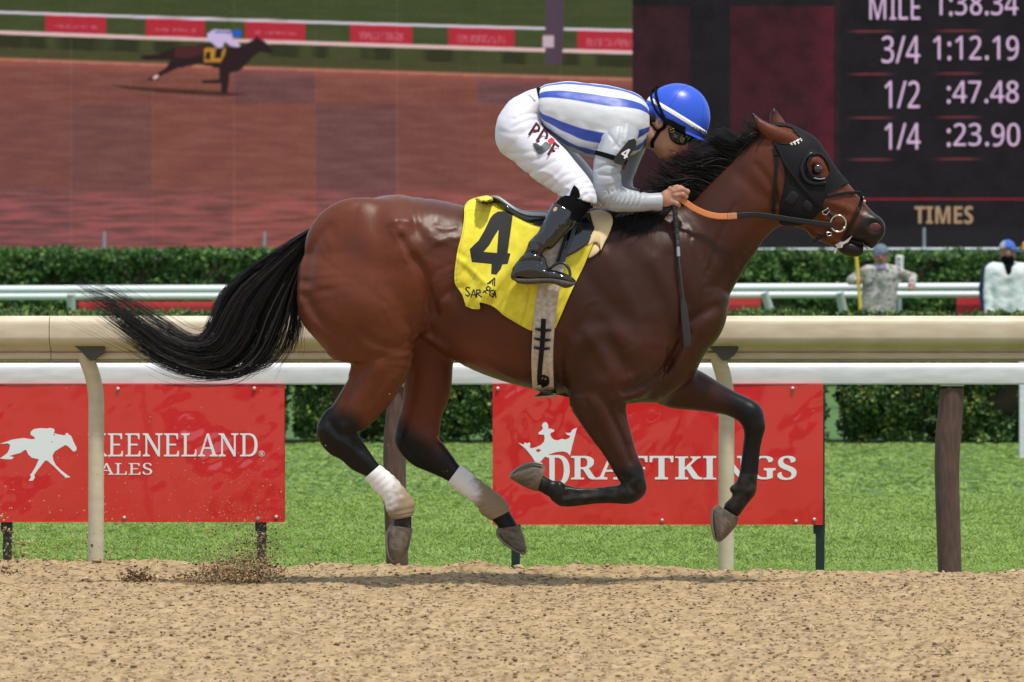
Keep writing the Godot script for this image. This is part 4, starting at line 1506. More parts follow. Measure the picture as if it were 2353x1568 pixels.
func build_horse() -> void:
	coat_noise = noise(81, 2.6, 3)
	coat_fine = noise(82, 24.0, 3)
	var lo := W(650, 1252, 0)
	var hi := W(2062, 236, 0)
	var s := Sculpt.new(Vector3(lo.x, lo.y, -0.315), Vector3(hi.x, hi.y, 0.315), 0.0066)
	s.tube(stations(TORSO, 4), 0.03, 2.25)
	s.tube(stations(NECK, 4), 0.07)
	s.tube(stations(NEAR_HIND, 4), 0.045)
	s.tube(stations(FAR_HIND, 4), 0.04)
	s.tube(stations(NEAR_FORE, 4), 0.045)
	s.tube(stations(FAR_FORE, 4), 0.04)
	s.tube(stations(HEAD, 4), 0.05)
	# cheek, brow, muzzle, lower lip
	for z in [0.05, -0.05]:
		s.ball(W(1832, 466, z), Vector3(0.085, 0.085, 0.04), 0.0, 0.03)
		s.ball(W(1873, 378, z * 1.1), Vector3(0.036, 0.024, 0.024), -0.75, 0.025)
		s.ball(W(2004, 520, z * 0.6), Vector3(0.05, 0.044, 0.034), -0.6, 0.03)
		s.ball(W(2011, 523, z * 1.28), Vector3(0.034, 0.026, 0.02), -0.5, 0.012, true)
		s.ball(W(1876, 390, z * 1.75), Vector3(0.024, 0.018, 0.018), -0.5, 0.02, true)
	s.tube(stations([[1880, 520, 1868, 548, 0.0, 0.04], [1915, 538, 1905, 563, 0.0, 0.034], [1945, 556, 1936, 578, 0.0, 0.032], [1960, 562, 1950, 584, 0.0, 0.032], [1970, 566, 1962, 586, 0.0, 0.03]], 3), 0.02)
	s.ball(W(1960, 573, 0.0), Vector3(0.042, 0.026, 0.034), -0.25, 0.02)
	s.ball(W(1946, 568, 0.0), Vector3(0.036, 0.028, 0.034), -0.3, 0.02)
	s.tube(stations([[2010, 540, 1985, 550, 0.0, 0.044], [2014, 556, 1990, 560, 0.0, 0.038], [2008, 566, 1996, 566, 0.0, 0.03]], 3), 0.015)
	# joints of the legs
	for q in [[1455, 1120, 0.13, 0.052, 0.048, 0.043, -0.9], [1444, 1136, 0.13, 0.036, 0.034, 0.036, -0.4], [1728, 950, -0.125, 0.046, 0.042, 0.043, -0.9], [1735, 978, -0.125, 0.036, 0.036, 0.039, 0.0], [756, 985, 0.135, 0.05, 0.04, 0.042, 0.9], [795, 1008, 0.134, 0.05, 0.042, 0.044, -0.7], [936, 1004, -0.12, 0.05, 0.036, 0.042, 0.9], [975, 1010, -0.12, 0.052, 0.044, 0.044, -0.7]]:
		s.ball(W(q[0], q[1], q[2]), Vector3(q[3], q[4], q[5]), q[6], 0.02)
	for q in [[1284, 1114, 0.13], [1684, 1124, -0.125], [1292, 1150, 0.13], [1722, 1128, -0.125]]:
		s.ball(W(q[0], q[1], q[2]), Vector3(0.014, 0.014, 0.024), 0.0, 0.02)
	# breast
	s.tube(stations([[1540, 600, 1690, 640, 0.0, 0.10], [1540, 690, 1662, 690, 0.0, 0.125], [1530, 745, 1650, 748, 0.0, 0.135], [1515, 800, 1620, 800, 0.0, 0.13], [1500, 845, 1596, 845, 0.0, 0.115], [1480, 885, 1550, 885, 0.0, 0.10]], 3), 0.05)
	# ears
	s.tube(stations([[1728, 258, 1729, 264, 0.062, 0.007], [1740, 268, 1734, 282, 0.064, 0.014], [1757, 279, 1746, 304, 0.066, 0.02], [1785, 291, 1770, 326, 0.062, 0.026], [1812, 303, 1800, 332, 0.055, 0.026], [1832, 318, 1824, 336, 0.05, 0.02]], 3), 0.012)
	s.tube(stations([[1775, 249, 1780, 250, -0.055, 0.007], [1768, 262, 1788, 262, -0.056, 0.014], [1767, 278, 1798, 278, -0.056, 0.02], [1772, 296, 1808, 294, -0.052, 0.024], [1780, 316, 1815, 316, -0.05, 0.024]], 3), 0.012)
	# muscles and folds of the near side
	var k := 1.0 / 580.0
	for g in [
		[[[925, 549], [950, 592], [973, 625], [985, 668], [1001, 715]], 11, 0.016], [[[905, 505], [925, 540], [945, 575]], 14, -0.012], [[[1004, 690], [1030, 672], [1060, 660]], 8, 0.006], [[[990, 640], [1010, 620], [1040, 610]], 6, 0.004],
		[[[707, 684], [731, 724], [778, 768], [815, 792]], 10, 0.007], [[[690, 690], [715, 740], [760, 785]], 12, -0.006], [[[757, 523], [735, 548], [716, 585], [709, 650]], 9, 0.007], [[[822, 812], [850, 822], [880, 818]], 9, 0.006], [[[843, 838], [812, 886], [797, 937], [790, 970]], 9, 0.008], [[[870, 850], [835, 920], [815, 975]], 14, -0.005],
		[[[905, 870], [880, 905], [850, 945]], 10, -0.004], [[[765, 985], [790, 1000], [812, 1020]], 8, 0.005],
		[[[1345, 630], [1375, 672], [1405, 709], [1440, 735]], 20, 0.007], [[[1305, 830], [1320, 800], [1345, 778], [1380, 762], [1420, 770], [1450, 800]], 18, -0.007], [[[1385, 745], [1402, 790], [1420, 822], [1440, 850]], 16, 0.009], [[[1566, 790], [1548, 822], [1513, 860], [1469, 885], [1434, 895]], 10, 0.015], [[[1586, 734], [1612, 722], [1640, 706]], 11, 0.010],
		[[[1580, 760], [1596, 740], [1625, 690], [1665, 640], [1705, 585], [1740, 540]], 14, 0.008], [[[1425, 575], [1475, 625], [1504, 684]], 22, 0.006], [[[1395, 590], [1440, 660], [1470, 720]], 18, -0.006], [[[1340, 600], [1350, 700], [1330, 760]], 20, 0.006],
		[[[1387, 915], [1409, 963], [1434, 1020], [1448, 1060]], 7, 0.008], [[[1370, 930], [1395, 985], [1420, 1040]], 10, -0.004], [[[1420, 900], [1432, 950], [1446, 1010]], 8, -0.005], [[[1300, 880], [1290, 840], [1300, 800]], 14, 0.008],
		[[[1288, 905], [1350, 900], [1420, 905]], 12, 0.004], [[[1405, 1132], [1350, 1136], [1300, 1140]], 5, 0.006], [[[1425, 1090], [1440, 1110], [1462, 1128]], 6, 0.005], [[[1445, 1085], [1470, 1100]], 7, -0.004], [[[780, 1020], [815, 1055], [850, 1088]], 5, 0.006], [[[745, 985], [772, 1010], [800, 1030]], 7, -0.005], [[[800, 985], [812, 1010], [830, 1035]], 6, 0.005], [[[760, 935], [778, 905], [800, 870]], 6, 0.007], [[[1278, 1112], [1268, 1125], [1262, 1142]], 4, 0.004], [[[905, 1175], [925, 1180], [945, 1175]], 5, 0.004],
		[[[925, 560], [960, 530], [1000, 510]], 12, 0.003], [[[950, 500], [985, 530], [1020, 560]], 12, -0.003], [[[895, 515], [920, 505], [940, 510]], 8, -0.006], [[[1000, 560], [1030, 545], [1050, 548]], 6, -0.004],
		[[[870, 470], [865, 520], [880, 570]], 20, 0.004], [[[780, 560], [830, 600], [900, 620]], 26, 0.004], [[[740, 620], [800, 680], [880, 700]], 26, -0.004], [[[900, 660], [930, 720], [950, 770]], 18, 0.005],
		[[[1900, 462], [1930, 472], [1960, 486]], 6, -0.005], [[[1905, 480], [1940, 492]], 8, 0.005], [[[1860, 470], [1848, 500], [1838, 524]], 8, 0.005], [[[1975, 558], [1990, 548], [2003, 548]], 3, 0.006], [[[1950, 551], [1975, 558], [1992, 563]], 3.2, 0.016],
		[[[1700, 400], [1740, 440], [1775, 460]], 14, 0.005], [[[1600, 560], [1650, 500], [1700, 440]], 26, -0.005], [[[1480, 560], [1540, 520], [1600, 500]], 24, 0.004],
		[[[1440, 640], [1470, 700], [1500, 780], [1490, 840]], 16, 0.005], [[[1330, 740], [1345, 700], [1375, 690]], 3, -0.0025], [[[1345, 760], [1400, 850], [1390, 880]], 12, -0.006], [[[1290, 780], [1285, 850], [1300, 905]], 10, 0.008], [[[1180, 870], [1130, 845], [1080, 815]], 3, -0.003], [[[1500, 600], [1530, 660], [1555, 740]], 16, -0.006], [[[1540, 590], [1562, 650], [1580, 700]], 12, 0.006], [[[860, 850], [870, 880], [858, 910]], 3, -0.0025], [[[760, 560], [735, 610], [730, 660]], 16, -0.005], [[[850, 560], [830, 640], [840, 720]], 30, -0.006],
		[[[1095, 600], [1090, 700], [1110, 790]], 12, 0.003], [[[1135, 700], [1140, 780], [1160, 850]], 12, 0.003], [[[1030, 700], [1090, 770], [1160, 830]], 18, -0.004]]:
		s.groove(wpts(spline(ve(g[0]), 3), 0.14), g[1] * k * 1.08, g[2] * 1.12, 0.02)
	for g in [[[[1392, 1126], [1350, 1130], [1305, 1132]], 3.4, 0.006], [[[1398, 1146], [1350, 1150], [1305, 1152]], 3.0, 0.003], [[[1412, 1100], [1428, 1112], [1440, 1132]], 4, 0.006], [[[1268, 1108], [1258, 1122], [1248, 1128]], 3.5, 0.004], [[[1300, 1118], [1296, 1140], [1280, 1148]], 4, 0.005], [[[766, 1020], [806, 1060], [846, 1094]], 3.4, 0.006], [[[758, 968], [775, 990], [782, 1012]], 5, 0.007], [[[772, 955], [786, 975], [810, 985]], 5, -0.004], [[[800, 1000], [818, 1022], [846, 1050]], 4, 0.004],
		[[[1405, 905], [1418, 960], [1440, 1015], [1456, 1060]], 3.5, -0.004], [[[1345, 920], [1372, 980], [1402, 1040]], 4, 0.004], [[[1480, 900], [1455, 880], [1440, 850], [1435, 810]], 3, -0.0028], [[[1100, 720], [1150, 760], [1190, 812], [1205, 850]], 3, -0.0028], [[[880, 700], [900, 740], [895, 790]], 3, -0.0025], [[[1690, 470], [1660, 530], [1640, 590], [1620, 640]], 5, 0.005], [[[1740, 380], [1770, 420], [1790, 470]], 8, 0.006], [[[1900, 505], [1930, 512], [1955, 505]], 3, -0.003], [[[1890, 530], [1925, 528], [1950, 520]], 4, 0.004], [[[1940, 470], [1965, 480], [1985, 500]], 3, -0.003], [[[1930, 430], [1955, 452], [1975, 478]], 5, 0.004],
		[[[930, 470], [950, 500], [968, 545]], 9, 0.004], [[[1000, 520], [1025, 528], [1050, 522]], 5, -0.003], [[[985, 545], [1015, 556], [1045, 550]], 5, -0.003], [[[900, 530], [918, 560], [935, 600]], 5, -0.005], [[[690, 640], [720, 660], [760, 668]], 10, 0.004], [[[830, 760], [870, 790], [920, 800]], 9, 0.005], [[[940, 745], [965, 760], [985, 745]], 8, 0.005], [[[815, 830], [830, 870], [815, 920]], 4, -0.003]]:
		s.groove(wpts(spline(ve(g[0]), 4), 0.14), g[1] * k, g[2], 0.02)
	for i in 7:      # small skin folds of the flank
		var x := 978.0 + i * 9.0
		s.groove(wpts([[x, 590 + i * 3], [x + 22, 572 + i * 4], [x + 46, 565 + i * 5]], 0.14), 3.4 * k, 0.0032, 0.05)
	for i in 5:
		s.groove(wpts([[1003, 640 + i * 12], [1025, 634 + i * 12], [1052, 622 + i * 12]], 0.14), 4.0 * k, 0.0026, 0.05)
	horse_field = s
	var o := thing("racehorse", "bay racehorse galloping with black tail flying and white wraps on its hind legs", "horse")
	o.position = W(1200, 1340, 0)
	var hair_nrm := noise_tex(83, 0.35, 512, Color.BLACK, Color.WHITE, 3, true, 1.2)
	var cm := mat("bay coat", Color.WHITE, 0.42, {"vertex_color_use_as_albedo": true, "metallic_specular": 0.35, "normal_enabled": true, "normal_texture": hair_nrm, "normal_scale": 0.6, "uv1_triplanar": true, "uv1_scale": Vector3(7, 3, 7), "albedo_texture": noise_tex(86, 0.16, 512, Color(0.74, 0.72, 0.70), Color.WHITE, 4), "roughness_texture": noise_tex(84, 0.02, 256, Color(0.62, 0.62, 0.62), Color.WHITE, 4)})
	part(o, "body", move(s.mesh(coat, 2), put_at(-o.position.x, -o.position.y, 0)), cm)
	var back := -o.position
	# eyes
	for z in [0.0765, -0.0765]:
		var e := SphereMesh.new()
		e.radius = 0.021
		e.height = 0.042
		part(o, "eye", e, mat("horse eye", lin(0.012, 0.006, 0.004), 0.06, {"clearcoat_enabled": true, "clearcoat": 1.0, "clearcoat_roughness": 0.03}), put_at(0, 0, 0).translated(W(1877, 389, z) + back))
	for z in [1.0, -1.0]:
		var nb := SphereMesh.new()
		nb.radius = 0.5
		nb.height = 1.0
		part(o, "nostril", nb, mat("nostril lining", lin(0.075, 0.014, 0.016), 0.4), Transform3D(Basis(Vector3(0, 0, 1), -0.5).scaled(Vector3(0.054, 0.038, 0.012)), W(2008, 523, z * 0.048) + back))
	# lower teeth seen in the open mouth
	part(o, "teeth", move(loft([[1980, 556, 1986, 566, 0.012, 0.02], [1984, 563, 1994, 572, 0.012, 0.02], [1990, 572, 1996, 578, 0.01, 0.014]], 10), put_at(back.x, back.y, 0)), mat("teeth", lin(0.5, 0.36, 0.26), 0.4))
	# hooves
	var hoofm := mat("hoof", Color.WHITE, 0.62, {"vertex_color_use_as_albedo": true, "albedo_texture": noise_tex(85, 0.05, 256, Color(0.65, 0.63, 0.6), Color.WHITE, 4), "uv1_triplanar": true, "uv1_scale": Vector3(6, 12, 6)})
	var hc := func(p: Vector3, _u: float, t: float) -> Color:
		return Color(0.24, 0.185, 0.125).lerp(Color(0.10, 0.088, 0.078), clampf(coat_fine.get_noise_3dv(p * 1.6) * 1.5 + 0.5 - t * 0.15, 0.0, 1.0))
	var hoofs := []
	for h in [
		[[[896, 1206, 948, 1214, 0.12, 0.05], [889, 1222, 945, 1236, 0.12, 0.054], [887, 1244, 938, 1262, 0.12, 0.058], [890, 1264, 926, 1280, 0.12, 0.058], [896, 1282, 912, 1291, 0.12, 0.05]], "hoof"],
		[[[1142, 1214, 1192, 1208, -0.108, 0.05], [1140, 1227, 1200, 1222, -0.108, 0.054], [1152, 1242, 1206, 1244, -0.108, 0.058], [1172, 1258, 1210, 1262, -0.108, 0.058], [1192, 1268, 1208, 1273, -0.108, 0.045]], "hoof"],
		[[[1254, 1074, 1234, 1130, 0.13, 0.05], [1246, 1067, 1216, 1124, 0.13, 0.054], [1226, 1066, 1196, 1114, 0.13, 0.058], [1202, 1073, 1182, 1106, 0.13, 0.058], [1178, 1085, 1172, 1099, 0.13, 0.046]], "hoof"],
		[[[1648, 1160, 1698, 1190, -0.125, 0.05], [1636, 1170, 1690, 1210, -0.125, 0.054], [1635, 1190, 1677, 1226, -0.125, 0.058], [1638, 1215, 1665, 1238, -0.125, 0.058], [1644, 1238, 1655, 1245, -0.125, 0.046]], "hoof"]]:
		hoofs.append(part(o, h[1], move(loft(h[0], 22, 2.3, 3, hc), put_at(back.x, back.y, 0)), hoofm))
	for q in [[[[1172, 1097], [1178, 1086], [1196, 1073], [1222, 1064], [1246, 1067]], 0.172, 2], [[[1172, 1099], [1184, 1094], [1206, 1084], [1232, 1078]], 0.088, 2], [[[1653, 1245], [1642, 1236], [1636, 1206], [1636, 1172]], -0.085, 3], [[[905, 1291], [893, 1276], [888, 1246], [889, 1222]], 0.16, 0], [[[1206, 1273], [1188, 1267], [1160, 1249], [1142, 1229]], -0.065, 1]]:
		var sp := []
		for e in spline(ve(q[0]), 5):
			sp.append(W(e.x, e.y, q[1]) + back)
		part(hoofs[q[2]], "horseshoe", tube3(sp, [0.0055], 8), mat("worn shoe", lin(0.22, 0.2, 0.17), 0.45, {"metallic": 0.6}))
	# leg wraps
	var wrap := mat("leg wrap", Color.WHITE, 0.85, {"vertex_color_use_as_albedo": true})
	for w in [
		[[[838, 1099, 872, 1069, 0.126, 0.032], [852, 1115, 890, 1083, 0.125, 0.033], [866, 1131, 910, 1100, 0.124, 0.034], [882, 1148, 930, 1124, 0.122, 0.037], [887, 1168, 950, 1152, 0.12, 0.042], [896, 1186, 950, 1176, 0.12, 0.04], [906, 1194, 947, 1186, 0.12, 0.036]], 0.48],
		[[[1028, 1110, 1058, 1069, -0.112, 0.032], [1050, 1127, 1085, 1090, -0.112, 0.033], [1074, 1145, 1114, 1112, -0.11, 0.035], [1098, 1165, 1150, 1140, -0.11, 0.04], [1106, 1180, 1167, 1160, -0.108, 0.042], [1128, 1196, 1170, 1175, -0.108, 0.038]], 0.34]]:
		var raw: Array = w[0]
		var dirty: float = w[1]
		var wc := func(p: Vector3, u: float, t: float) -> Color:
			var e: float = coat_fine.get_noise_3dv(p * 1.4) * 0.10 + coat_noise.get_noise_3dv(p * 3.0) * 0.16
			var soil := smoothstep(dirty - 0.12, dirty + 0.12, t + e + 0.16 * cos(TAU * u + 2.6))
			return Color(0.78, 0.77, 0.76).lerp(Color(0.29, 0.215, 0.13), soil)
		var rs := []
		for i in range(0, 41):
			var f := i / 40.0 * (raw.size() - 1)
			var a: int = mini(int(f), raw.size() - 2)
			var one := []
			for j in 6:
				one.append(cubic_interpolate(raw[a][j], raw[a + 1][j], raw[maxi(a - 1, 0)][j], raw[mini(a + 2, raw.size() - 1)][j], f - a))
			var step := 1.0 + 0.075 * fposmod(f * 1.6, 1.0)
			var u := W(one[0], one[1], one[4])
			var q := W(one[2], one[3], one[4])
			rs.append(ring((u + q) * 0.5, (u - q) * 0.5 * step, Vector3(0, 0, one[5] * step), 28))
		part(o, "leg_wrap", move(rings(rs, true, wc), put_at(back.x, back.y, 0)), wrap)
	hair(o, back)

func ve(a: Array) -> Array:
	var r := []
	for p in a:
		r.append(Vector2(p[0], p[1]))
	return r

# ---------------------------------------------------------------- hair
class Strands:
	var v := PackedVector3Array()
	var n := PackedVector3Array()
	var c := PackedColorArray()
	var idx := PackedInt32Array()
	func add(pts: Array, r0: float, r1: float, col: Color, tip: Color) -> void:
		var m := pts.size()
		var first := v.size()
		for i in m:
			var t: Vector3 = (pts[mini(i + 1, m - 1)] - pts[maxi(i - 1, 0)]).normalized()
			var side := t.cross(Vector3(0, 0, 1)).normalized()
			var up := side.cross(t)
			var f := float(i) / (m - 1)
			var r := lerpf(r0, r1, pow(f, 1.5))
			for e in 3:
				var d := side * cos(TAU * e / 3.0) + up * sin(TAU * e / 3.0)
				v.append(pts[i] + d * r)
				n.append(d)
				c.append(col.lerp(tip, f))
		for i in m - 1:
			for e in 3:
				var a := first + i * 3 + e
				var b := first + i * 3 + (e + 1) % 3
				idx.append_array([a, b, b + 3, a, b + 3, a + 3])

func hair(o: Node3D, back: Vector3) -> void:
	var m := mat("black hair", Color.WHITE, 0.38, {"vertex_color_use_as_albedo": true, "metallic_specular": 0.3})
	rng.seed = 401
	var st := Strands.new()
	var guides := []
	for g in [
		[[716, 528], [640, 572], [560, 626], [506, 678], [482, 734], [464, 770], [428, 774], [350, 730], [262, 682], [150, 640]],
		[[712, 540], [640, 605], [568, 672], [532, 740], [498, 796], [440, 808], [360, 775], [280, 722], [175, 652]],
		[[706, 556], [648, 628], [598, 706], [566, 784], [516, 832], [450, 835], [372, 806], [290, 746], [205, 682]],
		[[701, 572], [658, 650], [622, 728], [592, 800], [544, 846], [480, 856], [402, 842], [322, 796], [252, 733]],
		[[699, 588], [664, 668], [638, 748], [608, 812], [560, 858], [500, 868], [430, 860], [360, 832], [290, 782]],
		[[697, 600], [674, 690], [660, 762], [632, 822], [590, 852], [545, 868], [512, 876]],
		[[696, 612], [688, 690], [686, 750], [672, 800], [650, 836], [622, 852]],
		[[694, 622], [693, 690], [697, 740], [703, 772]]]:
		guides.append(ve(g))
	for lock in 96:
		var r := rng.randf()
		var lf: float
		if r < 0.60:
			lf = rng.randf() * 2.7
		elif r < 0.80:
			lf = rng.randf_range(2.6, 4.6)
		else:
			lf = rng.randf_range(4.4, 6.95)
		var lz := rng.randf_range(-1.0, 1.0)
		var llen := rng.randf_range(0.93, 1.0) if lf < 4.0 else rng.randf_range(0.66, 1.0)
		var drift := Vector2(rng.randfn(), rng.randfn()) * (9.0 if lf < 3.6 else 5.0)
		var lph := rng.randf() * TAU
		var num := 20 if lf < 2.7 else 9
		for i in num:
			var f := clampf(lf + rng.randfn() * (0.14 if lf < 2.7 else 0.055), 0.0, 6.98)
			var a := int(f)
			var t := f - a
			var pts := []
			var len := llen * (rng.randf_range(0.88, 1.0) if rng.randf() < 0.7 else rng.randf_range(0.55, 0.9))
			var stray := 1.1 if rng.randf() < 0.82 else 3.4
			var jit := Vector2(rng.randfn(), rng.randfn()) * stray
			var zr := lz * 0.75 + rng.randfn() * 0.14
			var ph := rng.randf() * TAU
			for k in 19:
				var u := k / 18.0 * len
				var p := along(guides[a], u).lerp(along(guides[a + 1], u), t)
				p += jit * (0.6 + 5.5 * u * u) + drift * u * u * 1.4 + Vector2(sin(lph + u * 7.0), cos(lph + u * 6.0)) * 6.0 * u * u + Vector2(sin(ph + u * 9.0), cos(ph + u * 8.0)) * 2.2 * u * u * stray
				pts.append(W(p.x, p.y, zr * (0.022 + 0.06 * sin(u * PI * 0.8)) + 0.015 * sin(lph + u * 5.0)) + back)
			var hc2 := [Color(0.010, 0.0085, 0.0085), Color(0.010, 0.0085, 0.0085), Color(0.010, 0.0085, 0.0085), Color(0.05, 0.042, 0.042)][2 + rng.randi() % 2 if rng.randf() < 0.7 else 0] as Color
			st.add(pts, 0.0014, 0.0004, hc2, hc2)
	for i in 500:                                       # dock
		var f := rng.randf_range(0.0, 3.0)
		var a := int(f)
		var pts := []
		var ul := rng.randf_range(0.3, 0.42)
		for k in 8:
			var u := k / 7.0 * ul
			var p := along(guides[a], u).lerp(along(guides[a + 1], u), f - a) + Vector2(rng.randfn(), rng.randfn()) * 1.5
			pts.append(W(p.x, p.y, rng.randf_range(-0.035, 0.035)) + back)
		st.add(pts, 0.003, 0.002, Color(0.010, 0.0085, 0.0085), Color(0.010, 0.0085, 0.0085))
	part(o, "tail", make(st.v, st.idx, PackedVector2Array(), st.c, st.n, false), m)
	# mane
	st = Strands.new()
	var crest := ve([[1778, 306], [1750, 318], [1715, 340], [1690, 358], [1660, 388], [1640, 406], [1615, 432], [1590, 452], [1560, 468], [1530, 476], [1490, 480], [1440, 480], [1405, 480]])
	for i in 3500:
		var u := rng.randf() if i < 3000 else rng.randf_range(0.55, 0.82)
		var b := along(crest, u) + Vector2(3, 5)
		var pts := []
		var cl := roundf(u * 26.0)
		var hs := sin(cl * 12.9898) * 43758.5453
		hs = hs - floorf(hs)
		var len := rng.randf_range(0.6, 1.0)
		var z := rng.randf_range(-0.03, 0.045)
		var zz := 0.0
		var d: Vector2
		var bend: Vector2
		if u < 0.60:                                     # blown up and back from the crest
			d = Vector2(-95, -30).lerp(Vector2(-125, -78), hs) * (1.0 if u > 0.12 else 0.55)
			if u > 0.3:
				d = d.lerp(Vector2(-120, -36), 0.6)
			bend = Vector2(-6, 46).lerp(Vector2(10, 4), hs)
		elif u < 0.72:
			d = Vector2(-72, -28).lerp(Vector2(-120, -44), hs)
			bend = Vector2(-4, 26)
		elif u < 0.80:
			d = Vector2(-50, -6).lerp(Vector2(-85, 18), hs) + Vector2(20, 30) * rng.randf()
			bend = Vector2(-10, 18)
			zz = 1.0
		else:                                            # lies along the neck before the withers
			d = Vector2(-20, 30).lerp(Vector2(-48, 42), hs) + Vector2(34, 4) * rng.randf()
			bend = Vector2(-20, 4)
			zz = 1.0
		var jit := Vector2(rng.randfn(), rng.randfn()) * (7.0 if rng.randf() < 0.8 else 16.0)
		for k in 9:
			var f := k / 8.0 * len
			var p := b + (d + jit) * f + bend * f * f + Vector2(sin(f * 6.0 + hs * 6.0), cos(f * 7.0 + hs * 9.0)) * 9.0 * f
			var pz := z * (1.0 + f)
			if zz > 0.0:
				var w := W(p.x, p.y, 0.1)
				var fz := horse_field.front_z(w.x, w.y)
				pz = (fz if fz == fz else 0.0) + 0.004 + 0.02 * absf(z) * 10.0 * (0.4 + sin(f * 3.0))
			pts.append(W(p.x, p.y, pz) + back)
		var hc3 := Color(0.010, 0.0085, 0.0085) if rng.randf() < 0.8 else Color(0.035, 0.03, 0.03)
		st.add(pts, 0.0020, 0.0005, hc3, hc3)
	part(o, "mane", make(st.v, st.idx, PackedVector2Array(), st.c, st.n, false), m)

func along(pts: Array, u: float) -> Vector2:
	var f := clampf(u, 0.0, 1.0) * (pts.size() - 1)
	var i := mini(int(f), pts.size() - 2)
	return (pts[i] as Vector2).cubic_interpolate(pts[i + 1], pts[maxi(i - 1, 0)], pts[mini(i + 2, pts.size() - 1)], f - i)

# ================================================================ tack
func on_horse(p: Vector2, off := 0.0, was := 0.1) -> Vector3:
	var z := was
	for i in 2:
		var w := W(p.x, p.y, z)
		var f := horse_field.front_z(w.x, w.y)
		if f == f:
			z = f
	return W(p.x, p.y, z + off)

func strap_on(pts: Array, off: float, per := 5, was := 0.06) -> Array:
	var r := []
	var z := was
	for p in spline(pts, per):
		var q := on_horse(p, off, z)
		z = q.z - off
		r.append(q)
	for k in 2:                       # leather does not follow every dip
		for i in range(1, r.size() - 1):
			r[i].z = maxf(r[i].z, (r[i - 1].z + r[i + 1].z) / 2.0)
	return r

# a sheet cut to a star-shaped outline, laid on the horse
func patch(outline: Array, off: float, bulge := 0.0, steps := 8, thick := 0.004, field: Sculpt = null, was := 0.25) -> ArrayMesh:
	var fld := field if field else horse_field
	var ringp := spline(outline + [outline[0]], 5)
	ringp.pop_back()
	var c := Vector2.ZERO
	for p in ringp:
		c += p
	c /= ringp.size()
	var m := ringp.size()
	var v := PackedVector3Array()
	var idx := PackedInt32Array()
	var zc := was
	for e in 2:
		for s in steps + 1:
			for i in m:
				var p: Vector2 = c.lerp(ringp[i], float(s) / steps)
				var w := W(p.x, p.y, was)
				var f := fld.front_z(w.x, w.y)
				if f == f:
					zc = f
				w = W(p.x, p.y, zc + off)
				var lift := bulge * (1.0 - pow(float(s) / steps, 2.0))
				v.append(Vector3(w.x, w.y, w.z + (lift if e == 0 else -thick)))
	var one := (steps + 1) * m
	for s in steps:
		for i in m:
			var a := s * m + i
			var b := s * m + (i + 1) % m
			idx.append_array([a, b, b + m, a, b + m, a + m])
			idx.append_array([one + a, one + b + m, one + b, one + a, one + a + m, one + b + m])
	for i in m:
		var a := steps * m + i
		var b := steps * m + (i + 1) % m
		idx.append_array([a, b, one + b, a, one + b, one + a])
	var mesh := make(v, idx, PackedVector2Array(), PackedColorArray(), PackedVector3Array(), false)
	var arr := mesh.surface_get_arrays(0)
	if arr[Mesh.ARRAY_NORMAL][m * (steps / 2)].z < 0.0:
		for i in range(0, idx.size(), 3):
			var t := idx[i + 1]
			idx[i + 1] = idx[i + 2]
			idx[i + 2] = t
		mesh = make(v, idx, PackedVector2Array(), PackedColorArray(), PackedVector3Array(), false)
	return mesh

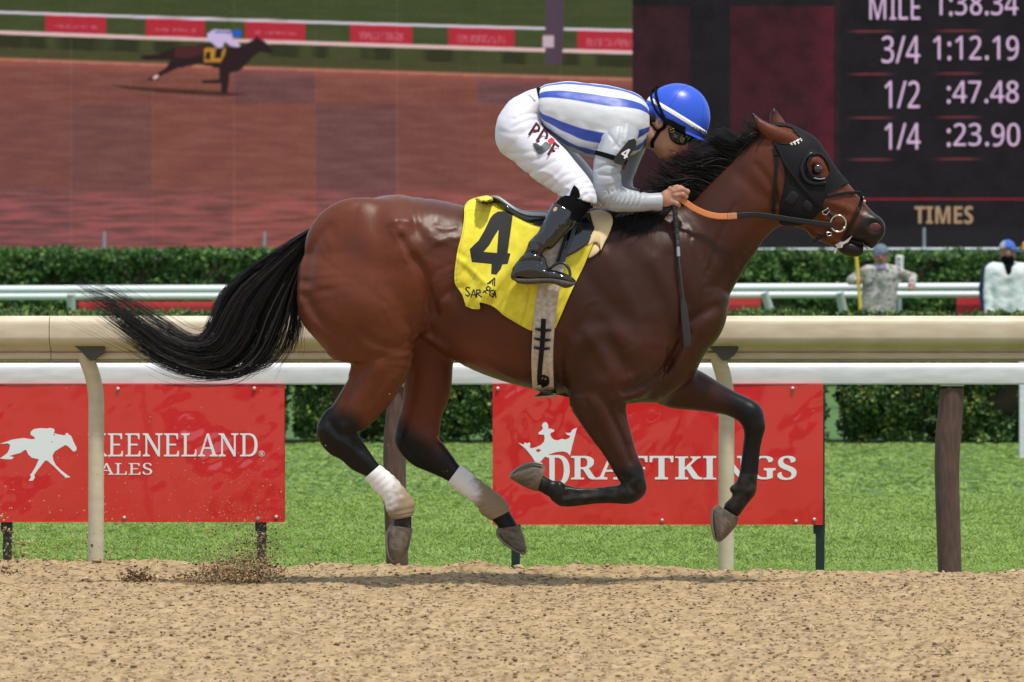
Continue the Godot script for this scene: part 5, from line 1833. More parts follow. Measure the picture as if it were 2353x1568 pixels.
func cloth_image() -> ImageTexture:
	var w := 640
	var h := 600
	var im := Image.create(w, h, false, Image.FORMAT_RGB8)
	var nz := noise(91, 0.9, 2)
	var nb := noise(92, 0.02, 3)
	for j in h:
		for i in w:
			var t := nz.get_noise_2d(i * 0.6, j) * 0.035 + nb.get_noise_2d(i, j) * 0.05
			im.set_pixel(i, j, Color(0.855 + t, 0.80 + t, 0.20 + t))
	# drawn in thousandths of the sheet, 1.0 = 0.66 m
	var a := W(1040, 440, 0.27)
	var to := func(pts: Array) -> Array:
		var r := []
		for p in ZC(pts):
			var q := W(p.x, p.y, 0.27)
			r.append(Vector2((q.x - a.x) * 1000.0, (a.y - q.y) * 1000.0))
		return r
	var black := Color(0.10, 0.10, 0.105)
	var yel := Color(0.855, 0.80, 0.20)
	paint_poly(im, to.call([[640, 228], [700, 225], [760, 240], [800, 262], [780, 420], [745, 672], [776, 680], [745, 790], [690, 795], [672, 845], [625, 905], [570, 895], [575, 790], [365, 770], [342, 632], [440, 535], [500, 430], [560, 300], [590, 262]]), black, 0, 0, 1.0)
	paint_poly(im, to.call([[650, 422], [632, 672], [490, 660], [550, 590], [600, 500]]), yel, 0, 0, 1.0)
	var line := func(pts: Array, wd: float, c: Color) -> void:
		var q: Array = to.call(pts)
		for i in q.size() - 1:
			var d: Vector2 = (q[i + 1] - q[i]).normalized()
			var s := Vector2(-d.y, d.x) * wd
			paint_poly(im, [q[i] + s - d * wd * 0.5, q[i + 1] + s + d * wd * 0.5, q[i + 1] - s + d * wd * 0.5, q[i] - s - d * wd * 0.5], c, 0, 0, 1.0)
	for s in [[[345, 1045], [315, 1035], [300, 1055], [325, 1085], [345, 1110], [325, 1132], [298, 1115]], [[355, 1142], [385, 1062], [412, 1145]], [[365, 1117], [402, 1117]], [[418, 1145], [415, 1065], [450, 1065], [456, 1092], [422, 1105], [472, 1142]], [[482, 1092], [535, 1060]], [[498, 1072], [522, 1102]], [[520, 1045], [540, 1025], [562, 1045], [550, 1075], [525, 1070], [520, 1045]], [[598, 1065], [562, 1078], [555, 1115], [588, 1140], [602, 1112], [578, 1105]], [[590, 1145], [610, 1072], [622, 1148]], [[598, 1118], [620, 1118]], [[530, 1002], [608, 938]], [[558, 998], [572, 972]], [[585, 1012], [590, 960]], [[606, 1025], [609, 942]], [[545, 1000], [555, 980]]]:
		line.call(s, 2.5, black)
	var st := Color(0.70, 0.64, 0.13)
	for s in [[[300, 215], [450, 212], [620, 232]], [[296, 220], [288, 380], [238, 640], [200, 880], [208, 1000]], [[310, 1225], [440, 1250]], [[455, 1195], [700, 1310], [890, 1430]], [[985, 1040], [940, 1280], [895, 1440]], [[970, 1040], [925, 1280], [880, 1432]], [[1540, 650], [1400, 960]]]:
		line.call(s, 0.9, st)
	return ImageTexture.create_from_image(im)

func build_tack() -> void:
	# ---- saddle cloth
	var o := thing("saddle_cloth", "yellow number cloth with a black figure 4 under the saddle", "cloth")
	var left: Array = ZC([[292, 160], [285, 215], [280, 330], [255, 480], [215, 640], [190, 800], [180, 930], [192, 1010], [245, 1085], [272, 1140], [302, 1237]])
	var right: Array = ZC([[1690, 430], [1672, 500], [1650, 580], [1600, 700], [1550, 820], [1470, 980], [1400, 1130], [1340, 1270], [1255, 1468]])
	var top: Array = ZC([[292, 160], [345, 108], [480, 66], [570, 72], [720, 185], [880, 290], [1030, 342], [1300, 350], [1560, 400], [1690, 430]])
	var bottom: Array = ZC([[302, 1237], [380, 1266], [452, 1262], [440, 1202], [520, 1212], [610, 1252], [700, 1330], [800, 1392], [900, 1450], [1010, 1500], [1130, 1490], [1255, 1468]])
	var nu := 90
	var nv := 80
	var fold := noise(95, 9.0, 3)
	var v := PackedVector3Array()
	var uv := PackedVector2Array()
	var idx := PackedInt32Array()
	var org := W(1040, 440, 0.27)
	for i in nu + 1:
		var u := float(i) / nu
		for j in nv + 1:
			var t := float(j) / nv
			var p := along(left, t).lerp(along(right, t), u) + along(top, u).lerp(along(bottom, u), t)
			p -= (left[0] as Vector2).lerp(right[0], u).lerp((left[-1] as Vector2).lerp(right[-1], u), t)
			var lift := 26.0 * pow(1.0 - t, 4.0)
			var q := on_horse(p + Vector2(0, lift), 0.0, 0.24)
			var z := q.z + 0.014 + 0.010 * fold.get_noise_2d(p.x * 0.004 + p.y * 0.002, p.y * 0.0012) * t
			# folds of the loose rear corner
			var k := exp(-pow((p.x - 1112.0) / 26.0, 2.0)) * smoothstep(600.0, 690.0, p.y)
			z += 0.030 * k
			k = exp(-pow((p.x - 1150.0 + (p.y - 640.0) * 0.6) / 20.0, 2.0)) * smoothstep(560.0, 640.0, p.y) * smoothstep(720.0, 660.0, p.y)
			z += 0.016 * k
			k = exp(-pow((p.x - 1085.0 - (p.y - 640.0) * 0.5) / 12.0, 2.0)) * smoothstep(590.0, 640.0, p.y)
			z -= 0.006 * k
			z += 0.006 * exp(-pow((p.y - 600.0 - (p.x - 1060.0) * 0.9) / 9.0, 2.0)) * smoothstep(1160.0, 1100.0, p.x)
			if t < 0.12:
				z *= sqrt(maxf(0.0, 1.0 - pow(1.0 - t / 0.12, 2.0)))
			var w := W(p.x, p.y, z)
			v.append(w)
			uv.append(Vector2((w.x - org.x) / 0.64, (org.y - w.y) / 0.6))
	for i in nu:
		for j in nv:
			var a := i * (nv + 1) + j
			idx.append_array([a, a + nv + 1, a + nv + 2, a, a + nv + 2, a + 1])
	o.position = Vector3(W(1220, 600, 0).x, W(1220, 600, 0).y, 0)
	var back := -o.position
	for i in v.size():
		v[i] += back
	var sheet := make(v, idx, uv, PackedColorArray(), PackedVector3Array(), false)
	if sheet.surface_get_arrays(0)[Mesh.ARRAY_NORMAL][nv * 40].z < 0.0:
		for i in range(0, idx.size(), 3):
			var t := idx[i + 1]
			idx[i + 1] = idx[i + 2]
			idx[i + 2] = t
		sheet = make(v, idx, uv, PackedColorArray(), PackedVector3Array(), false)
	var weave := noise_tex(96, 0.4, 256, Color.BLACK, Color.WHITE, 2, true, 2.0)
	part(o, "near_half", sheet, mat("yellow cloth", Color.WHITE, 0.85, {"albedo_texture": cloth_image(), "rim_enabled": true, "rim": 0.3, "texture_repeat": false, "normal_enabled": false}))
	var fv := PackedVector3Array()
	for p in v:
		fv.append(Vector3(p.x, p.y, -p.z))
	var fi := PackedInt32Array()
	for i in range(0, idx.size(), 3):
		fi.append_array([idx[i], idx[i + 2], idx[i + 1]])
	part(o, "far_half", make(fv, fi, PackedVector2Array(), PackedColorArray(), PackedVector3Array(), false), mat("yellow cloth plain", Color(0.855, 0.80, 0.20), 0.85))
	# ---- foam pad
	o = thing("saddle_pad", "cream foam pad sticking out in front of the black saddle", "pad")
	var foam := mat("cream foam", lin(0.74, 0.58, 0.33), 0.85, {"subsurf_scatter_enabled": true, "subsurf_scatter_strength": 0.1})
	part(o, "upper_layer", patch(ZB([[1340, 250], [1490, 225], [1620, 270], [1672, 330], [1680, 430], [1620, 600], [1560, 720], [1506, 832], [1490, 770], [1420, 712], [1300, 760], [1330, 600], [1390, 500], [1370, 380]]), 0.020, 0.012, 8, 0.012), foam)
	part(o, "lower_layer", patch(ZB([[1400, 720], [1480, 740], [1492, 820], [1430, 890], [1320, 946], [1350, 850]]), 0.010, 0.006, 6, 0.008), foam)
	# ---- girth
	o = thing("girth", "white elastic girth with black buckle strap round the horse's barrel", "strap")
	var path := ve([[1283, 530], [1277, 580], [1266, 640], [1255, 700], [1249, 760], [1246, 820], [1247, 870], [1249, 897]])
	var gp := strap_on(path, 0.022, 6, 0.25)
	for e in [[1252, 908, 0.15], [1254, 912, 0.05], [1254, 912, -0.05], [1252, 908, -0.15]]:
		gp.append(W(e[0], e[1], e[2]))
	var gn := []
	for i in gp.size():
		var q: Vector3 = gp[i]
		gn.append(Vector3(0, (q.y - W(0, 690, 0).y) / 0.12, q.z / 0.075).normalized())
	part(o, "band", ribbon(gp, gn, 0.0425, 0.004), mat("girth web", lin(0.66, 0.60, 0.53), 0.75, {"albedo_texture": noise_tex(97, 0.03, 256, Color(0.75, 0.72, 0.68), Color.WHITE), "uv1_triplanar": true, "uv1_scale": Vector3(5, 5, 5)}))
	var blk := mat("black leather", lin(0.008, 0.008, 0.009), 0.35, {"metallic_specular": 0.3})
	var bz := func(pts: Array, off: float) -> Array:
		return strap_on(ZG(pts), off, 5, 0.25)
	part(o, "buckle_strap", ribbon(bz.call([[780, 118], [772, 300], [765, 480], [750, 640], [725, 900], [708, 1150], [712, 1290]], 0.030), Vector3(0, 0, 1), 0.0095, 0.003), blk)
	for q in [[[632, 292], [770, 325], [916, 318]], [[615, 465], [760, 498], [905, 495]], [[607, 628], [750, 655], [893, 645]]]:
		part(o, "keeper", ribbon(bz.call(q, 0.0345), Vector3(0, 0, 1), 0.0052, 0.002), blk)
		for e in [q[0], q[2]]:
			var w: Vector3 = bz.call([[e[0] + (30 if e == q[0] else -25), e[1]], [e[0] + (31 if e == q[0] else -26), e[1]]], 0.0375)[0]
			part(o, "rivet", tube3([w, w + Vector3(0, 0, 0.002)], [0.0032], 8), mat("rivet", lin(0.12, 0.09, 0.07), 0.4, {"metallic": 0.7}))
	part(o, "buckle_plate", patch(ZG([[560, 1150], [600, 1112], [720, 1112], [840, 1140], [880, 1190], [872, 1290], [800, 1340], [720, 1370], [660, 1300], [560, 1230]]), 0.0275, 0.002, 5, 0.003), blk)
	var pale := mat("pale stitching", lin(0.5, 0.45, 0.42), 0.7)
	for q in [[622, 1162, 9], [648, 1165, 8]]:
		var w := on_horse(ZG([[q[0], q[1]]])[0], 0.0325, 0.25)
		var tm := TorusMesh.new()
		tm.inner_radius = 0.0022
		tm.outer_radius = 0.0036
		part(o, "stitched_mark", tm, pale, Transform3D(Basis(Vector3(1, 0, 0), PI / 2), w))
	for q in [[[770, 1170], [755, 1195]], [[812, 1180], [825, 1200], [800, 1200]]]:
		part(o, "stitched_mark", tube3(strap_on(ZG(q), 0.032, 3, 0.25), [0.0012], 6), pale)
	# ---- saddle
	o = thing("racing_saddle", "small glossy black racing saddle with stirrup under the jockey", "saddle")
	var patent := mat("patent black", lin(0.005, 0.005, 0.006), 0.09, {"metallic_specular": 0.68})
	var a: Array = ZC([[562, 72], [640, 74], [720, 122], [830, 195], [960, 242], [1160, 250], [1400, 240], [1600, 215]])
	var b: Array = ZC([[575, 110], [660, 190], [730, 270], [850, 350], [960, 400], [1120, 420], [1400, 430], [1580, 400]])
	var raw := []
	for i in a.size():
		raw.append([a[i].x, a[i].y, b[i].x, b[i].y, 0.0, [0.05, 0.13, 0.165, 0.175, 0.175, 0.16, 0.13, 0.08][i]])
	part(o, "seat", loft(raw, 36, 3.2, 4), patent)
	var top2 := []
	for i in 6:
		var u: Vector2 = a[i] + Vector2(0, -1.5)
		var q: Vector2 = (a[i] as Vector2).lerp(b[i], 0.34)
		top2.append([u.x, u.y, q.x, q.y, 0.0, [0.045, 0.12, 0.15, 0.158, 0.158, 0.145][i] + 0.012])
	part(o, "seat_sheen", loft(top2, 36, 3.4, 4), mat("pale blue painted sheen", lin(0.50, 0.57, 0.66), 0.45))  # sky highlight on the black seat, painted as a pale blue layer
	part(o, "flap", patch(ZB([[500, 400], [700, 380], [1000, 330], [1300, 250], [1340, 360], [1400, 470], [1405, 560], [1370, 650], [1300, 740], [1180, 830], [1000, 925], [930, 880], [960, 700], [800, 560], [600, 620], [505, 640], [495, 520]]), 0.024, 0.016, 10, 0.006), patent)
	part(o, "flap", move(patch(ZB([[500, 400], [700, 380], [1000, 330], [1300, 250], [1340, 360], [1400, 470], [1405, 560], [1370, 650], [1300, 740], [1180, 830], [1000, 925], [930, 880], [960, 700], [800, 560], [600, 620], [505, 640], [495, 520]]), 0.024, 0.016, 10, 0.006), Transform3D(Basis.from_scale(Vector3(1, 1, -1)), Vector3.ZERO)), patent)
	var lea := strap_on(ZB([[1120, 450], [1070, 640], [1000, 820], [930, 1010]]), 0.046, 5, 0.26)
	part(o, "stirrup_leather", ribbon(lea, Vector3(0.3, 0, 1), 0.0085, 0.002), mat("stirrup leather", lin(0.03, 0.03, 0.032), 0.35))
	lea = strap_on(ZB([[1010, 500], [960, 700], [900, 880], [860, 1010]]), 0.040, 5, 0.26)
	part(o, "stirrup_leather", ribbon(lea, Vector3(0.3, 0, 1), 0.007, 0.002), blk)
	var iron := []
	for p in spline(ZB([[690, 1290], [700, 1180], [760, 1090], [860, 1025], [950, 1025], [1020, 1090], [1045, 1170], [1030, 1250], [960, 1310]]), 5):
		var w := W(p.x, p.y, 0.0)
		iron.append(p)
	var ip := []
	for i in iron.size():
		ip.append(W(iron[i].x, iron[i].y, 0.335 + 0.05 * i / iron.size()))
	part(o, "stirrup_iron", tube3(ip, [0.0058], 12), mat("black iron", lin(0.02, 0.02, 0.02), 0.3))
	part(o, "stirrup_tread", loft([[W2(ZB([[640, 1320]])[0]).x, ZB([[640, 1320]])[0].y, ZB([[640, 1350]])[0].x, ZB([[640, 1350]])[0].y, 0.352, 0.03], [ZB([[960, 1290]])[0].x, ZB([[960, 1290]])[0].y, ZB([[960, 1330]])[0].x, ZB([[960, 1330]])[0].y, 0.352, 0.034]], 14, 4.0, 2), mat("yellow green pad", lin(0.35, 0.36, 0.04), 0.6))
	# ---- blinker hood
	var lo := W(1745, 600, 0)
	var hi := W(1975, 262, 0)
	var s := Sculpt.new(Vector3(lo.x, lo.y, -0.13), Vector3(hi.x, hi.y, 0.13), 0.0055)
	s.tube(stations(HEAD, 4), 0.05)
	s.tube(stations(NECK.slice(4), 4), 0.05)
	for z in [0.05, -0.05]:
		s.ball(W(1832, 466, z), Vector3(0.085, 0.085, 0.04), 0.0, 0.03)
		s.ball(W(1873, 378, z * 1.1), Vector3(0.04, 0.028, 0.028), -0.75, 0.025)
	var outline := PackedVector2Array(wpts(spline(ZH([[825, 320], [870, 210], [960, 190], [1080, 210], [1180, 260], [1250, 340], [1330, 430], [1400, 530], [1440, 610], [1378, 672], [1300, 705], [1232, 745], [1205, 800], [1180, 860], [1135, 915], [1060, 960], [960, 962], [905, 945], [905, 830], [930, 720], [943, 610], [915, 500], [870, 430]]), 3), 0.07))
	var eye := PackedVector2Array(wpts(spline(ZH([[1112, 478], [1178, 468], [1228, 512], [1254, 585], [1238, 625], [1195, 642], [1135, 612], [1102, 545], [1112, 478]]), 3), 0.08))
	var ear := PackedVector2Array(wpts(ZH([[700, 150], [960, 150], [1000, 300], [1052, 355], [1040, 375], [975, 398], [890, 390], [830, 345]]), 0.06))
	var hn := noise(98, 40.0, 2)
	var keep := func(p: Vector3, _n: Vector3) -> bool:
		var q := Vector2(p.x, p.y)
		if not Geometry2D.is_point_in_polygon(q, outline):
			return false
		return not (absf(p.z) > 0.035 and (Geometry2D.is_point_in_polygon(q, eye) or Geometry2D.is_point_in_polygon(q, ear)))
	var hood := s.mesh(func(_p: Vector3, _n: Vector3) -> Color: return Color.WHITE, 2, keep, 0.006)
	o = thing("blinker_hood", "black racing hood with round eye cup on the horse's head", "hood")
	var neo := mat("black neoprene", lin(0.010, 0.010, 0.012), 0.6, {"metallic_specular": 0.25, "normal_enabled": true, "normal_texture": weave, "normal_scale": 0.4, "uv1_triplanar": true, "uv1_scale": Vector3(12, 12, 12)})
	part(o, "hood_shell", hood, neo)
	horse_field_hood = s
	var edge_loop := func(pts: Array, r: float, m: Material, nm: String, off: float) -> void:
		var q := []
		for p in pts:
			var w := W(p.x, p.y, 0.08)
			var f := s.front_z(w.x, w.y)
			q.append(W(p.x, p.y, (f if f == f else 0.03) + off))
		part(o, nm, tube3(q, [r], 8), m)
	edge_loop.call(spline(ZH([[1376, 662], [1300, 702], [1232, 742], [1205, 800], [1180, 860], [1135, 915]]), 5), 0.0028, neo, "hem", 0.006)
	edge_loop.call(spline(ZH([[1052, 355], [1040, 375], [975, 398], [890, 390], [835, 350]]), 4), 0.0028, neo, "hem", 0.006)
	edge_loop.call(spline(ZH([[905, 945], [905, 830], [930, 720], [943, 610], [915, 500], [870, 430]]), 5), 0.0026, neo, "hem", 0.005)
	edge_loop.call(spline(ZH([[1112, 478], [1178, 468], [1228, 512], [1254, 585], [1238, 625]]), 5), 0.0026, neo, "hem", 0.006)
	var shiny := mat("cup plastic", lin(0.008, 0.008, 0.009), 0.25, {"metallic_specular": 0.4})
	edge_loop.call(spline(ZH([[1122, 462], [1080, 500], [1056, 565], [1072, 630], [1125, 668], [1222, 666]]), 6), 0.0085, shiny, "eye_cup", 0.010)
	edge_loop.call(spline(ZH([[1118, 488], [1098, 530], [1105, 580], [1140, 620], [1215, 632]]), 6), 0.005, shiny, "eye_cup", 0.016)
	edge_loop.call(spline(ZH([[1140, 632], [1180, 640], [1216, 634]]), 5), 0.0022, mat("cup rim", lin(0.3, 0.3, 0.3), 0.3), "eye_cup_rim", 0.021)
	var tw := mat("printed white teeth", lin(0.75, 0.75, 0.73), 0.7)
	for q in [[[970, 395], [988, 385], [990, 404]], [[992, 384], [1012, 374], [1012, 402]], [[1014, 372], [1034, 362], [1036, 396]], [[1036, 362], [1054, 352], [1056, 378]]]:
		part(o, "printed_tooth", patch(ZH(q), 0.0085, 0.0, 2, 0.001, s, 0.08), tw)
	for q in [[[935, 790], [985, 725], [1035, 760], [990, 815]], [[1065, 830], [1085, 790], [1128, 815], [1120, 865]]]:
		part(o, "patch", patch(ZH(q), 0.009, 0.002, 4, 0.002, s, 0.08), mat("ribbed black patch", lin(0.016, 0.016, 0.018), 0.45, {"metallic_specular": 0.3}))
	# ---- bridle
	o = thing("bridle", "black leather bridle with steel ring bit on the horse's head", "bridle")
	var bl := func(pts: Array, nm: String, hw: float, off: float, m: Material) -> void:
		var q := []
		var last := 0.05
		for p in spline(ZH(pts), 6):
			var w := W(p.x, p.y, 0.07)
			var f := s.front_z(w.x, w.y)
			var g := horse_field.front_z(w.x, w.y)
			var z := maxf(f if f == f else -1.0, g if g == g else -1.0)
			if z < -0.5:
				z = last
			last = z
			q.append(W(p.x, p.y, z + off))
		for i in range(1, q.size() - 1):
			q[i].z = maxf(q[i].z, (q[i - 1].z + q[i + 1].z) / 2.0)
		part(o, nm, ribbon(q, Vector3(0, 0, 1), hw, 0.0022), m)
	var lea2 := mat("bridle leather", lin(0.010, 0.0095, 0.0095), 0.4, {"metallic_specular": 0.3})
	bl.call([[868, 430], [880, 520], [872, 650], [862, 790], [858, 892]], "throat_latch", 0.0066, 0.006, lea2)
	bl.call([[858, 470], [892, 470]], "keeper", 0.004, 0.011, lea2)
	bl.call([[860, 380], [900, 440], [935, 520], [1000, 615], [1080, 715], [1165, 805], [1225, 870], [1285, 918]], "cheek_strap", 0.0062, 0.013, lea2)
	bl.call([[1165, 790], [1195, 830]], "keeper", 0.0085, 0.017, lea2)
	bl.call([[1232, 762], [1290, 748], [1370, 738], [1448, 734], [1468, 742]], "noseband", 0.0062, 0.007, lea2)
	bl.call([[1466, 738], [1472, 780], [1455, 840], [1425, 900], [1395, 960], [1372, 1020], [1350, 1062]], "noseband", 0.0070, 0.009, lea2)
	bl.call([[1130, 1078], [1170, 1050], [1215, 1032], [1262, 1008]], "curb_strap", 0.0070, 0.012, lea2)
	var steel := mat("steel", lin(0.6, 0.58, 0.55), 0.22, {"metallic": 1.0})
	var rp := []
	for i in 25:
		var t := TAU * i / 24.0
		var p: Vector2 = ZH([[1310 + 54 * cos(t), 950 + 58 * sin(t)]])[0]
		rp.append(W(p.x, p.y, 0.075))
	part(o, "bit_ring", tube3(rp, [0.0032], 8, false), steel)
	var kb := SphereMesh.new()
	kb.radius = 0.0072
	kb.height = 0.0144
	part(o, "bit_joint", kb, steel, put_at(0, 0, 0).translated(W(ZH([[1350, 982]])[0].x, ZH([[1350, 982]])[0].y, 0.076)))
	for q in [[[1198, 868], [1240, 842], [1250, 862], [1225, 890], [1205, 884]], [[1228, 1012], [1262, 1012], [1264, 1032], [1236, 1036]]]:
		var bp := []
		for p in ZH(q + [q[0]]):
			bp.append(W(p.x, p.y, 0.088))
		part(o, "buckle", tube3(bp, [0.0019], 6), steel)
	var knob := SphereMesh.new()
	knob.radius = 0.006
	knob.height = 0.012
	for q in [[1478, 768], [1492, 795]]:
		part(o, "lace_knot", knob, mat("pale lace", lin(0.55, 0.5, 0.43), 0.7), put_at(0, 0, 0).translated(W(ZH([q])[0].x, ZH([q])[0].y, 0.03)))
	# tongue tie
	var tie := mat("white tape", lin(0.5, 0.46, 0.42), 0.9)
	part(o, "tongue_tie", plate(ZH([[1288, 1098], [1325, 1078], [1352, 1075], [1408, 1034], [1378, 1080], [1345, 1096], [1338, 1118], [1302, 1122], [1292, 1160], [1280, 1150], [1300, 1112]]), 0.044, 0.003), tie)
	# ---- reins
	o = thing("reins", "black leather reins with orange rubber grips held by the jockey", "reins")
	var rz := [0.078, 0.082, 0.09, 0.10, 0.112, 0.12]
	var mk := func(pts: Array, z0: float, z1: float) -> Array:
		var q := spline(ZH(pts), 6)
		var r := []
		for i in q.size():
			var z := lerpf(z0, z1, float(i) / (q.size() - 1))
			var w := W(q[i].x, q[i].y, 0.1)
			var g := horse_field.front_z(w.x, w.y)
			if g == g:
				z = maxf(z, g + 0.02)
			r.append(W(q[i].x, q[i].y, z))
		for k in 6:
			for i in range(1, r.size() - 1):
				r[i].z = maxf(r[i].z, (r[i - 1].z + r[i + 1].z) / 2.0)
		return r
	var side := Vector3(0.0, 0.25, 1.0)
	part(o, "rein", ribbon(mk.call([[1278, 962], [1160, 948], [1000, 925], [800, 895], [690, 888], [600, 897]], 0.08, 0.14), side, 0.0105, 0.002), lea2)
	part(o, "rein_grip", ribbon(mk.call([[602, 897], [540, 900], [460, 898], [380, 878], [300, 840], [250, 805], [195, 765]], 0.142, 0.150), side, 0.0128, 0.0035), mat("orange rubber", lin(0.52, 0.165, 0.045), 0.55))
	part(o, "rein_tip", ribbon(mk.call([[603, 897], [575, 898], [540, 901]], 0.1432, 0.146), side, 0.0134, 0.0040), mat("tan tip", lin(0.40, 0.15, 0.06), 0.5))
	var far := []
	for p in mk.call([[1278, 952], [1000, 915], [800, 885], [600, 885], [400, 860], [250, 790]], 0.08, 0.13):
		far.append(Vector3(p.x, p.y + 0.01, -p.z))
	part(o, "rein", ribbon(far, -side, 0.0105, 0.002), lea2)

var horse_field_hood: Sculpt

func W2(p: Vector2) -> Vector2:
	return p

# ================================================================ the jockey
func raw_of(pairs: Array, zs: Array, bs: Array) -> Array:     # pairs: [Vector2, Vector2] outline points in view pixels
	var r := []
	for i in pairs.size():
		r.append([pairs[i][0].x, pairs[i][0].y, pairs[i][1].x, pairs[i][1].y, zs[i], bs[i]])
	return r

func zraw(f: Callable, rows: Array) -> Array:                   # rows [x1, y1, x2, y2, zc, b] read in an enlargement
	var r := []
	for q in rows:
		var p: Array = f.call([[q[0], q[1]], [q[2], q[3]]])
		r.append([p[0].x, p[0].y, p[1].x, p[1].y, q[4], q[5]])
	return r

func box_of(raws: Array, m := 0.06) -> Array:
	var lo := Vector3(1e9, 1e9, 1e9)
	var hi := -lo
	for raw in raws:
		for r in raw:
			for e in 2:
				var w := W(r[e * 2], r[e * 2 + 1], r[4])
				lo = lo.min(w - Vector3(m, m, r[5] + m))
				hi = hi.max(w + Vector3(m, m, r[5] + m))
	return [lo, hi]

func white(_p: Vector3, _n: Vector3) -> Color:
	return Color.WHITE

func build_jockey() -> void:
	var o := thing("person", "jockey in blue and white striped silks and blue helmet crouched over the bay horse", "person")
	o.position = W(1300, 480, 0)
	var back := put_at(-o.position.x, -o.position.y, 0)
	var kk := 1.0 / 580.0
	# ---- breeches
	var thigh := [[1157, 352, 1238, 280, 0.10, 0.105], [1187, 379, 1266, 312, 0.135, 0.105], [1228, 412, 1298, 342, 0.18, 0.098], [1262, 432, 1334, 384, 0.22, 0.09], [1284, 447, 1361, 424, 0.25, 0.082], [1287, 462, 1370, 470, 0.265, 0.08], [1280, 490, 1352, 510, 0.28, 0.07]]
	var farthigh := []
	for r in thigh:
		farthigh.append([r[0] + 8, r[1] - 4, r[2] + 14, r[3] - 6, -r[4], r[5]])
	var hips := [[1141, 300, 1235, 330, 0.0, 0.15], [1142, 275, 1238, 305, 0.0, 0.165], [1165, 240, 1244, 288, 0.0, 0.16], [1196, 219, 1247, 276, 0.0, 0.145], [1222, 207, 1250, 270, 0.0, 0.135], [1240, 203, 1262, 262, 0.0, 0.13]]
	var bb := box_of([thigh, farthigh, hips])
	var s := Sculpt.new(bb[0], bb[1], 0.006)
	s.tube(stations(hips, 3), 0.04)
	s.tube(stations(thigh, 4), 0.05)
	s.tube(stations(farthigh, 4), 0.05)
	var cl := ve(wpx([[1284, 452], [1372, 470]]))
	var dd: Vector2 = cl[1] - cl[0]
	s.cut(Vector3(cl[0].x, cl[0].y, 0), Vector3(dd.y, -dd.x, 0))
	s.rough(noise(301, 7.0, 2), 0.004, Vector3(1.0, 1.0, 0.7))
	for g in [[[[1240, 262], [1215, 262], [1180, 275]], 3.5, 0.005], [[[1240, 275], [1212, 278], [1175, 296]], 3.5, 0.005], [[[1243, 285], [1222, 296], [1195, 312]], 3.0, 0.004], [[[1160, 352], [1205, 352], [1240, 345]], 4, 0.005], [[[1180, 372], [1225, 370], [1258, 358]], 4, 0.005], [[[1212, 400], [1245, 388], [1275, 372]], 4, 0.006], [[[1250, 420], [1275, 405], [1300, 380]], 5, 0.006], [[[1268, 432], [1290, 410], [1318, 398]], 4, 0.006], [[[1282, 446], [1305, 425], [1338, 410]], 5, 0.006], [[[1298, 450], [1322, 428], [1352, 422]], 4, 0.006], [[[1318, 455], [1340, 436], [1362, 434]], 4, 0.006], [[[1333, 460], [1350, 446], [1366, 446]], 3.5, 0.005], [[[1230, 395], [1262, 400], [1280, 418]], 5, -0.005], [[[1285, 440], [1300, 432], [1312, 440]], 4, -0.006], [[[1330, 448], [1345, 440], [1360, 455]], 4, -0.006], [[[1228, 213], [1205, 235], [1190, 262]], 4, 0.004], [[[1149, 300], [1175, 308], [1200, 305]], 5, 0.004]]:
		s.groove(wpts(spline(ve(g[0]), 4), 0.2), g[1] * kk * 0.9, g[2] * 0.8, 0.03)
	var cloth := mat("white breeches", lin(0.68, 0.68, 0.75), 0.55, {"rim_enabled": true, "rim": 0.2})
	var br := s
	var brp := part(o, "breeches", move(s.mesh(white, 1), back), cloth)
	# printed letters on the thigh
	var red := mat("printed dark red letters", lin(0.10, 0.012, 0.018), 0.6)
	for q in [["P", 372, 430, 0.74], ["D", 424, 472, 0.72], ["F", 488, 552, 0.70]]:
		var p: Vector2 = ZJ([[q[1], q[2]]])[0]
		var w := W(p.x, p.y, 0.2)
		var z := s.front_z(w.x, w.y)
		w = W(p.x, p.y, (z if z == z else 0.2) + 0.009)
		var t := text_mesh(q[0], 0.078, false, true, 0.001)
		part(brp, "printed_letter", t, red, Transform3D(Basis(Vector3(0, 0, 1), -q[3]) * Basis(Vector3(0, 1, 0), 0.35) * Basis(Vector3(1, 0, 0), -0.45) * Basis.from_scale(Vector3(0.9, 1.15, 1)), w + o_off(back)))
	part(brp, "printed_boot", move(patch(ZJ([[362, 508], [392, 512], [405, 532], [440, 500], [462, 512], [475, 530], [410, 575], [385, 560]]), 0.006, 0.0, 5, 0.001, s, 0.2), back), mat("printed grey", lin(0.03, 0.035, 0.045), 0.5))
	part(brp, "printed_patch", move(patch(ZJ([[455, 490], [478, 474], [500, 492], [476, 515]]), 0.0065, 0.0, 4, 0.001, s, 0.2), back), mat("printed red", lin(0.55, 0.02, 0.03), 0.5))
	# waistband
	var belt := mat("black knit", lin(0.006, 0.006, 0.007), 0.85, {"metallic_specular": 0.15})
	part(o, "waistband", move(loft([[1232, 203, 1248, 290, 0.0, 0.137], [1238, 201, 1252, 296, 0.0, 0.142], [1243, 203, 1256, 292, 0.0, 0.139]], 40, 2.3, 3), back), belt)
	part(o, "waist_label", move(patch(ZJ([[335, 200], [385, 190], [378, 240], [352, 218]]), 0.006, 0.002, 4, 0.001, s, 0.1), back), mat("white label", lin(0.6, 0.6, 0.6), 0.6))
